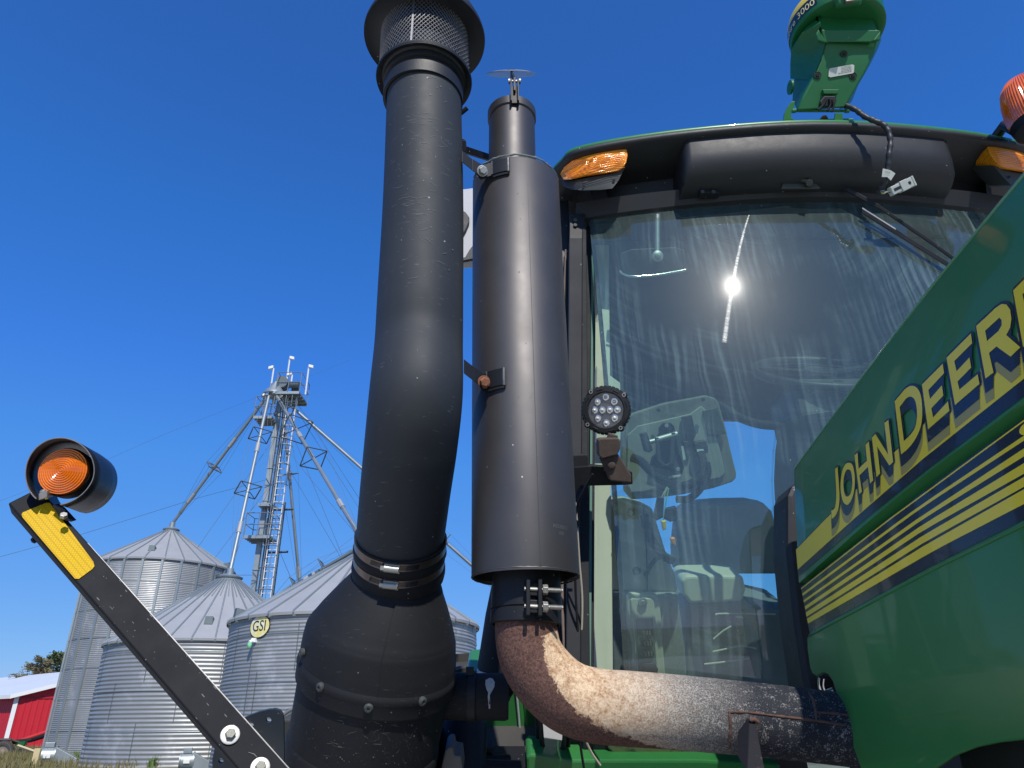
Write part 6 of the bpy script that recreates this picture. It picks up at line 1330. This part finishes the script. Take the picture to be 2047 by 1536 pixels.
# ---- decals: thin films lying on the hood panels
def film(pts_px, kind, lift, name, m_, par, shift=(0, 0)):
    n_off = Vector((-lift, 0, 0)); vs = [hoodpt(a, b, kind) + n_off for a, b in pts_px]
    return vs
def fill_poly(loops, name, m_, par, clip=None):
    """loops: list of closed outlines (world points), holes included"""
    bmh = bmesh.new()
    for group in loops:
        ed = []
        for lp_ in group:
            hv = [bmh.verts.new(p) for p in lp_]; ed += [bmh.edges.new((hv[i], hv[(i + 1) % len(hv)])) for i in range(len(hv))]
        bmesh.ops.triangle_fill(bmh, use_beauty=True, edges=ed)
    if clip:
        bmesh.ops.bisect_plane(bmh, geom=bmh.verts[:] + bmh.edges[:] + bmh.faces[:], plane_co=clip[0], plane_no=clip[1], clear_outer=True)
    for f in bmh.faces:
        if f.normal.x > 0: f.normal_flip()
    me = bpy.data.meshes.new(name); bmh.to_mesh(me); bmh.free(); o = bpy.data.objects.new(name, me); sc.collection.objects.link(o); me.materials.append(m_); adopt(o, par); return o
def strip(top_pl, bot_pl, lift, name, m_, par):
    a = resample(top_pl, [lerp(top_pl[0].y, YF, t_) for t_ in fr_]); b = resample(bot_pl, [lerp(bot_pl[0].y, YF, t_) for t_ in fr_])
    q = MB(); q.rings([[p - Vector((lift, 0, 0)) for p in a], [p - Vector((lift, 0, 0)) for p in b]], False); return q.build(name, m_, par)
lnA = line([(1592.3, 1099.4), (1649.8, 1040), (1789, 905), (1847, 849), (1992, 722), (2047, 676)], 'U')
lnB = line([(1596, 1139), (1706, 1040), (1847, 917.6), (2047, 759)], 'U')
lnC = line([(1596.5, 1153), (1728.7, 1040), (1847, 945), (2047, 793.8)], 'U')
lnA2 = [p + Vector((0, 0, .0022)) for p in lnA]
strip(lnA2, lnC, .0007, 'black_stripe', BLACK_DECAL, hood)
strip(lnA, lnB, .0012, 'yellow_stripe', YELLOW_DECAL, hood)
# lower band: black film with pin stripes
strip([p + Vector((-.0002, 0, 0)) for p in Dl], El, .0007, 'black_stripe', BLACK_DECAL, hood)
ys_ = [[(1602.5, 1176.5), (1776.7, 1039), (1847, 987.6), (2047, 841)], [(1602.8, 1178.5), (1779, 1040.5), (1847, 991), (2047, 844.5)],
       [(1605, 1187), (1801, 1040), (1847, 1007), (2047, 872.5)], [(1606, 1191.5), (1810, 1040), (1847, 1013.7), (2047, 882.5)],
       [(1607.4, 1200.3), (1832, 1040), (1847, 1030), (2047, 898)], [(1608.5, 1204.7), (1847, 1038), (2047, 914)],
       [(1610, 1212.5), (1847, 1048.5), (2047, 927.5)], [(1611.2, 1219), (1847, 1061), (2047, 948.5)],
       [(1612, 1224.8), (1847, 1070.7), (2047, 955)], [(1613.6, 1233.3), (1847, 1086), (2047, 974.6)],
       [(1614.3, 1237.3), (1847, 1092.5), (2047, 979.5)], [(1616.7, 1247), (1870, 1100.5), (2047, 1009)]]
for i in range(0, 12, 2):
    strip(line(ys_[i], 'B'), line(ys_[i + 1], 'B'), .0012, 'pin_stripe', YELLOW_DECAL, hood)
# lettering
def c7(pts): return [(1547 + x / 4.094, 750 + y / 4.094) for x, y in pts]
def r1(pts): return [(1847 + x / 3.07, 600 + y / 3.07) for x, y in pts]
def r2(pts): return [(1640 + x / 2.953, 560 + y / 2.953) for x, y in pts]
def curve(pts, k=4):     # closed Catmull-Rom through the traced points
    out = []; n = len(pts)
    for i in range(n):
        p0, p1, p2, p3 = [Vector(pts[(i + j - 1) % n]) for j in range(4)]
        for j in range(k):
            t = j / k; v = .5 * ((2 * p1) + (p2 - p0) * t + (2 * p0 - 5 * p1 + 4 * p2 - p3) * t * t + (3 * p1 - p0 - 3 * p2 + p3) * t ** 3); out.append((v.x, v.y))
    return out
G = []
G.append([c7([(512, 768), (533, 750), (541, 850), (548, 960), (549, 1020), (545, 1065), (536, 1108), (518, 1148), (500, 1168), (486, 1176), (481, 1108), (497, 1103), (510, 1088), (518, 1055), (522, 1000), (520, 930), (516, 850)])])
G.append([c7(curve([(625, 718), (655, 735), (671, 800), (675, 880), (666, 960), (645, 1025), (615, 1062), (584, 1045), (565, 990), (557, 910), (562, 830), (578, 765), (600, 728)])),
          c7(curve([(620, 772), (640, 785), (652, 840), (653, 900), (645, 955), (630, 985), (608, 995), (592, 975), (582, 920), (582, 860), (592, 808), (605, 780)]))])
G.append([c7([(672, 658), (697, 636), (706, 768), (774, 700), (762, 572), (790, 543), (826, 862), (800, 888), (782, 752), (713, 822), (733, 955), (712, 975)])])
G.append([c7([(815, 512), (843, 482), (948, 650), (917, 392), (950, 368), (990, 712), (958, 740), (858, 585), (883, 805), (853, 835)])])
G.append([c7([(1002, 215)] + curve([(1002, 215), (1080, 122), (1140, 88), (1190, 110), (1220, 180), (1229, 290), (1221, 400), (1190, 490), (1140, 570), (1055, 650)], 4)[4:33] + [(1140, 572), (1100, 615), (1055, 650)]),
          c7([(1043, 262)] + curve([(1043, 262), (1090, 200), (1130, 176), (1165, 200), (1182, 260), (1185, 340), (1172, 420), (1140, 478), (1078, 540)], 4)[4:29] + [(1112, 510), (1078, 540)])])
G.append([r2([(610, 617), (733, 494), (741, 550), (648, 650), (658, 702), (728, 622), (737, 682), (666, 757), (676, 812), (764, 716), (773, 772), (646, 882)])])
E2 = [(150, 355), (300, 205), (308, 265), (198, 375), (212, 437), (292, 352), (302, 415), (218, 500), (230, 550), (342, 455), (353, 515), (202, 645)]
G.append([r1(E2)])
G.append([r1([(332, 160), (395, 103), (450, 50), (490, 24), (520, 28), (542, 60), (550, 115), (542, 170), (518, 215), (605, 290), (545, 348), (458, 285), (412, 325), (440, 445), (390, 482)]),
          r1([(388, 188), (450, 132), (475, 108), (489, 122), (490, 155), (470, 190), (400, 252)])])
e2 = r1(E2); tl = r2([(1150, 62)])[0]
G.append([[(tl[0] + (x - e2[0][0]) * 1.2, tl[1] + (y - e2[0][1]) * 1.2) for x, y in e2]])
faces = [[[hoodpt(a, b, 'U') for a, b in lp_] for lp_ in g] for g in G]
def sh(loops, dy, dz, lift): return [[Vector((p.x - lift + .10 * dz, p.y + dy, p.z + dz)) for p in lp_] for lp_ in loops]
allg = []
for g in faces:
    for k in range(8):
        f = k / 7; 
        for rr_ in ((0, 0),): allg.append(sh(g, .010 * f * .6, -.0165 * f, .0018 + k * .00002))
    for k in range(8):
        a = 2 * math.pi * k / 8; allg.append(sh(g, -.0004 + .0034 * math.cos(a), .0034 * math.sin(a), .0017 + k * .00001))
fill_poly(allg, 'letter_shadow', BLACK_DECAL, hood)
tang = []
for g in faces:
    for k in range(8): tang.append(sh(g, .003 + .010 * (k / 7) * .6, -.006 - .0225 * k / 7, .0015 + k * .00001))
pA = lnA[1]; pB = lnA[3]; dd_ = (pB - pA).normalized(); nz = Vector((1, 0, 0)).cross(dd_).normalized(); nz = nz if nz.z > 0 else -nz
fill_poly(tang, 'letter_shadow', TAN_DECAL, hood, clip=(pA, nz))
for g in faces: fill_poly([sh(g, 0, 0, .0024)], 'letter', YELLOW_DECAL, hood)
q = MB(); c = onX(2052, 857, XB - .0016); q.add([c + Vector((0, math.cos(a) * .012, math.sin(a) * .006)) for a in [2 * math.pi * k / 20 for k in range(20)]], [list(range(20))]); q.build('letter', YELLOW_DECAL, hood)

# ================================================================== GPS RECEIVER
HC = P(1673, 66, 2.25)
gp = thing('gps_receiver', 'green and yellow satellite receiver with a white label clamped above the cab roof', 'receiver', tuple(P(1640, 235, 2.2)))
sec = [[(1592, 222, 2.17), (1690, 216, 2.17), (1702, 206, 2.32), (1584, 205, 2.34)], [(1606, 190, 2.17), (1706, 186, 2.17), (1716, 170, 2.33), (1584, 185, 2.35)], [(1627, 152, 2.17), (1728, 148, 2.17), (1738, 132, 2.35), (1588, 148, 2.36)],
       [(1641, 118, 2.17), (1746, 112, 2.17), (1754, 100, 2.36), (1588, 120, 2.37)], [(1650, 88, 2.17), (1755, 89, 2.18), (1762, 80, 2.37), (1586, 90, 2.38)], [(1639, 62, 2.16), (1756, 63, 2.17), (1762, 60, 2.36), (1588, 70, 2.38)], ]
rec = [[P(*c) for c in s] for s in sec]; rec.append([Vector((HC.x + (p.x - HC.x) * min(1, .126 / math.hypot(p.x - HC.x, p.y - HC.y)), HC.y + (p.y - HC.y) * min(1, .126 / math.hypot(p.x - HC.x, p.y - HC.y)), HC.z - .008)) for p in rec[-1]])
q = MB(); q.rings(rec); bod = q.build('receiver_body', GREEN_PL, gp, smooth=30, bevel=.006, segs=3)
q = MB(); q.prism([P(a, b, 2.166) for a, b in [(1639, 61), (1757, 62), (1750, 88), (1741, 86), (1655, 86), (1648, 88)]], -FWD * .006); q.build('chamfer_bar', GREEN_PL, bod, bevel=.003)
for c_ in (((1634, 62), (1650, 86), (1647, 89), (1632, 84), (1628, 72)), ((1758, 62), (1757, 84), (1741, 85))):
    q = MB(); q.prism([P(a, b, 2.163) for a, b in c_], -FWD * .010); q.build('corner_pad', GREEN_PL, bod, bevel=.004)
rH = .1385
q = MB(); inn_ = [P(1644, 26, 2.19), P(1640, 46, 2.155), P(1650, 86, 2.166), P(1641, 118, 2.166), P(1627, 152, 2.166)]; out_ = [P(1618, 48, 2.21), P(1603, 66, 2.20), P(1589, 92, 2.24), P(1587, 120, 2.30), P(1587, 150, 2.35)]
q.rings([inn_, out_, [p + FWD * .03 for p in out_], [p + FWD * .03 for p in inn_]], False); q.build('side_cheek', GREEN_PL, bod, smooth=40)
q = MB(); q.lathe(HC, (0, 0, 1), [(.0, -.014), (.112, -.014), (.126, -.016), (rH - .002, -.012), (rH, -.008), (rH + .0005, .034)], 96); head = q.build('receiver_head', GREEN_PL, gp, smooth=35)
q = MB(); q.lathe(HC, (0, 0, 1), [(rH + .001, .034), (rH + .0012, .041), (rH, .043)], 96); q.build('black_band', BLACK_DECAL, head, smooth=50)
q = MB(); q.lathe(HC, (0, 0, 1), [(rH, .043), (rH - .001, .055), (rH - .008, .075), (rH - .03, .098), (rH - .07, .113), (.0, .118)], 96); q.build('dome', YELLOW_PL, gp, smooth=50)
def on_head(px, py, r=rH): return on_cyl(px, py, HC, Vector((0, 0, 1)), r)
# front nose with emblem and latch
nf0 = on_head(1706, 20); na = math.atan2(nf0.y - HC.y, nf0.x - HC.x); nd = Vector((math.cos(na), math.sin(na), 0)); nt_ = Vector((-nd.y, nd.x, 0))
def nz_(s_, z, r): return HC + nd * r + nt_ * s_ + Vector((0, 0, z))
q = MB(); q.rings([[nz_(s_ * w_, z, r_) for s_, w_, r_ in ((-1, .046, rH - .01), (-1, .040, rH + .006), (1, .040, rH + .006), (1, .046, rH - .01))] for z in (.046, .0,)] + [[nz_(s_ * w_, -.034, r_) for s_, w_, r_ in ((-1, .036, rH - .025), (-1, .030, rH - .008), (1, .030, rH - .008), (1, .036, rH - .025))]]); nose = q.build('front_nose', GREEN_PL, head, bevel=.005, segs=3)
def badge(rx, rz, dz, lift, m_, name): 
    q = MB(); pts = [nz_(rx * (abs(math.cos(a)) ** .6) * (1 if math.cos(a) > 0 else -1), .020 + dz + rz * (abs(math.sin(a)) ** .6) * (1 if math.sin(a) > 0 else -1), rH + .0062 + lift) for a in [2 * math.pi * k / 32 for k in range(32)]]; q.add(pts, [list(range(32))]); return q.build(name, m_, nose)
badge(.0195, .0165, 0, .0003, BLACK_DECAL, 'emblem'); badge(.0180, .0150, 0, .0006, YELLOW_DECAL, 'emblem'); badge(.0165, .0135, 0, .0009, BLACK_DECAL, 'emblem')
deer = [(-12, -6), (-8, -3), (-5, 1), (0, 3), (4, 4), (6, 8), (5, 11), (7, 12), (9, 9), (12, 7), (10, 5), (8, 4), (7, 0), (10, -4), (13, -5), (9, -6), (5, -3), (0, -3), (-3, -4), (-8, -9), (-11, -10), (-7, -6), (-5, -3), (-8, -5)]
q = MB(); 
fill_poly([[[nz_(-x * .00115, .020 + y * .00105, rH + .0075) for x, y in deer]]], 'emblem', YELLOW_DECAL, nose)
q = MB(); q.box(nz_(-.004, -.010, rH + .0065), nt_ * .0155, nd * .004, (0, 0, .009)); 
for k in range(4): q.box(nz_(-.004, -.004 - k * .004, rH + .0105), nt_ * .0145, nd * .001, (0, 0, .0009))
q.build('latch', BLACK_PLASTIC, nose, bevel=.001)
q = MB(); q.box(nz_(-.002, -.028, rH - .004), nt_ * .013, nd * .006, (0, 0, .010)); q.build('latch_grip', mat('worn grey grip', (.10, .085, .06), .45, coat=.4), nose, bevel=.003)
# model lettering round the rim, read from below
TXT = 'StarFire 3000'; ref_a = math.atan2(on_head(1632, 28).y - HC.y, on_head(1632, 28).x - HC.x)
vs, fs = text_mesh(TXT, .033); mxv = max(v.x for v in vs); 
for nm, grow, lift, m_ in (('lettering', 1, .0022, mat('gold lettering', (.75, .65, .30), .4)),):
    q = MB(); q.add([HC + Vector((math.cos(ref_a + (v.x - mxv) / rH + .03), math.sin(ref_a + (v.x - mxv) / rH + .03), 0)) * (rH + lift) + Vector((0, 0, .018 + v.y)) for v in vs], fs); q.build(nm, m_, head)
bl = MB(); n_ = 40; W_ = mxv * 2 + .012
bl.rings([[HC + Vector((math.cos(ref_a + .03 + (.006 - W_ * k / n_) / rH), math.sin(ref_a + .03 + (.006 - W_ * k / n_) / rH), 0)) * (rH + .0012) + Vector((0, 0, z)) for k in range(n_ + 1)] for z in (.004, .034)], False); bl.build('lettering_back', BLACK_DECAL, head)
# label, screws, socket on the underside panel
pn_ = (P(1706, 186, 2.17) - P(1606, 190, 2.17)).cross(P(1650, 88, 2.17) - P(1606, 190, 2.17)).normalized(); pn_ = pn_ if pn_.dot(EYE - HC) > 0 else -pn_
pp0 = P(1640, 150, 2.17)
def onpanel(px, py, lift=.0015): return onplane(px, py, pp0 + pn_ * lift, pn_)
lb = [(1657, 140), (1659, 137), (1704, 129), (1708, 131), (1707, 145), (1704, 147), (1660, 155), (1656, 153)]
q = MB(); q.add([onpanel(a, b, .003) for a, b in lb], [list(range(8))]); lbo = q.build('label_sticker', LABEL, gp)
q = MB()
rn_ = random.Random(4)
for k in range(5):
    y0 = 134.5 + k * 2.9; x = 1682 if k < 4 else 1676
    while x < 1703:
        L2 = rn_.uniform(1.5, 5); yy = y0 - (x - 1680) * .17; 
        if x + L2 < 1705: q.add([onpanel(x, yy, .0035), onpanel(x + L2, yy - .17 * L2, .0035), onpanel(x + L2, yy + 1.0 - .17 * L2, .0035), onpanel(x, yy + 1.0, .0035)], [[0, 1, 2, 3]])
        x += L2 + .9
q.build('label_print', mat('grey print', (.15, .16, .13), .7), lbo)
for px, py, r_ in ((1687, 108, 6.2), (1634, 151, 7.0), (1705, 152, 7.0)):
    q = MB(); c = onpanel(px, py, .0008); q.lathe(c, pn_, [(mpp(2.17) * (r_ + .8), 0), (mpp(2.17) * (r_ + .4), .0016), (mpp(2.17) * r_, .0018), (mpp(2.17) * r_, .0008), (0, .0008)], 24); q.build('screw_recess', mat('dark recess', (.018, .03, .012), .6) if px == 1687 else MATS['dark recess'], bod, smooth=30)
    q = MB(); q.lathe(c, pn_, [(mpp(2.17) * r_ * .6, .001), (mpp(2.17) * r_ * .5, .003), (0, .003)], 6); q.build('panel_screw', DARK_STEEL, bod)
q = MB(); q.prism([onpanel(a, b, .001) for a, b in [(1641, 182), (1674, 182), (1672, 191), (1644, 191)]], pn_ * .012); q.build('socket_hood', GREEN_PL, bod, bevel=.002)
q = MB(); q.prism([onpanel(a, b, .001) for a, b in [(1645, 194), (1668, 194), (1670, 204), (1662, 216), (1640, 216), (1636, 206)]], pn_ * .010); q.build('socket', BLACK_PLASTIC, bod, bevel=.003)
for pth in ([(1652, 198), (1646, 210), (1636, 220)], [(1658, 198), (1660, 210), (1654, 222)], [(1664, 200), (1666, 214), (1662, 224)]):
    q = MB(); q.tube(smoothpath([onpanel(a, b, .014) for a, b in pth], 4), .0035, 8); q.build('cable_end', RUBBER, bod, smooth=50)
q = MB(); q.cyl(P(1586, 222, 2.19), P(1695, 222, 2.19), .0042, 12); q.lathe(P(1586, 222, 2.19), RIGHT, [(.007, -.005), (.007, .006)], 12, cap0=True, cap1=True); q.lathe(P(1693, 222, 2.19), RIGHT, [(.007, -.005), (.007, .006)], 12, cap0=True, cap1=True); q.build('hinge_rod', GREEN, gp, smooth=30)
q = MB(); q.lathe(P(1582, 175, 2.24), -RIGHT, [(.022, .0), (.022, .006), (.014, .009), (.0, .010)], 24); q.build('side_knob', GREEN_PL, bod, smooth=35)
# roof bracket
q = MB(); bz = onY(1568, 241, 1.655)
q.prism([onZ(1566, 243, bz.z), onZ(1706, 239, bz.z), onZ(1704, 236, bz.z) + Vector((0, .10, 0)), onZ(1572, 236, bz.z) + Vector((0, .10, 0))], (0, 0, .005)); brb = q.build('receiver_bracket', GREEN, TR, bevel=.001)
q = MB(); hk = [(1566, 241), (1568, 228), (1574, 214), (1582, 204), (1589, 202), (1588, 214), (1582, 222), (1582, 234), (1587, 240)]; q.prism([P(a, b, 2.16) for a, b in hk], FWD * .006); q.build('bracket_hook', GREEN, brb, bevel=.001); q = MB(); q.prism([P(a, b, 2.17) for a, b in [(1668, 241), (1670, 226), (1684, 226), (1686, 241)]], FWD * .006); q.build('bracket_hook', GREEN, brb, bevel=.001)
q = MB(); hexhead(q, onZ(1648, 240, bz.z + .005), (0, 0, 1), .011, .010); q.build('bracket_bolt', RUSTBOLT, brb)
# receiver lead hanging over the roof edge with its unplugged connector
q = MB(); cpath = [(1680, 212, 2.20), (1694, 213, 2.17), (1712, 221, 2.14), (1728, 233, 2.12), (1748, 242, 2.10), (1766, 250, 2.09), (1776, 264, 2.08), (1780, 285, 2.07), (1777, 310, 2.06), (1775, 335, 2.06), (1770, 360, 2.06), (1762, 378, 2.07), (1757, 388, 2.08)]
q.tube(smoothpath([P(*c) for c in cpath], 8), [.0078 * (1 + .12 * math.sin(i * 1.1) + .06 * math.sin(i * 2.7)) for i in range((len(cpath) - 1) * 8 + 1)], 12)
ld_ = q.build('receiver_lead', mat('taped cable', (.022, .022, .022), .5, bump=.6, bscale=120, stain=(.12, .10, .08), stain_scale=45, stain_lo=.6), smooth=50)
tag(ld_, 'black taped cable hanging from the receiver over the roof edge with a loose grey plug', 'cable')
q = MB(); q.prism([P(a, b, 2.045) for a, b in [(1765, 337), (1781, 341), (1790, 347), (1781, 361), (1774, 354), (1763, 354)]], FWD * .002); q.build('cable_tag', LABEL, ld_)
vs, fs = text_mesh('7300', .008); q = MB(); c = P(1774, 345, 2.043); q.add([c + RIGHT * v.x + UP * (v.y - .15 * v.x) for v in vs], fs); q.build('tag_print', MATS['grey print'], ld_)
con_c = P(1801, 374, 2.05); cx1 = (P(1827, 362, 2.05) - P(1776, 386, 2.05)).normalized(); cy1 = (UP - cx1 * UP.dot(cx1)).normalized(); cz1 = cx1.cross(cy1)
q = MB(); q.box(con_c - cx1 * .016, cx1 * .018, cy1 * .0125, cz1 * .010); plug = q.build('plug', WHITE_PL, ld_, bevel=.002)
q = MB(); q.box(con_c + cx1 * .006, cx1 * .012, cy1 * .0150, cz1 * .012); q.box(con_c + cx1 * .021, cx1 * .011, cy1 * .0135, cz1 * .011); q.box(con_c + cx1 * .034, cx1 * .003, cy1 * .0150, cz1 * .012); q.build('plug_shell', WHITE_PL, plug, bevel=.0015)
cf = cz1 if cz1.dot(FWD) < 0 else -cz1
q = MB(); q.box(con_c - cx1 * .016 + cf * .0102, cx1 * .011, cy1 * .004, cf * .0006); q.box(con_c + cx1 * .020 + cf * .0115, cx1 * .004, cy1 * .004, cf * .0006); q.build('plug_slot', BLACK_DECAL, plug)
for k in range(4):
    q = MB(); q.tube(smoothpath([P(1757 + k, 384, 2.075), P(1766, 386 + k * 2 - 4, 2.06), con_c - cx1 * .034 + cy1 * (k - 1.5) * .004], 4), .0013, 6); q.build('wire_strand', [WHITE_PL, BLACK_DECAL, YELLOW_DECAL, WHITE_PL][k], ld_, smooth=50)

# unlabelled leftovers check
for o in sc.objects:
    if o.parent is None and o.type in ('MESH', 'EMPTY') and 'kind' not in o and 'label' not in o: print('UNLABELLED', o.name)
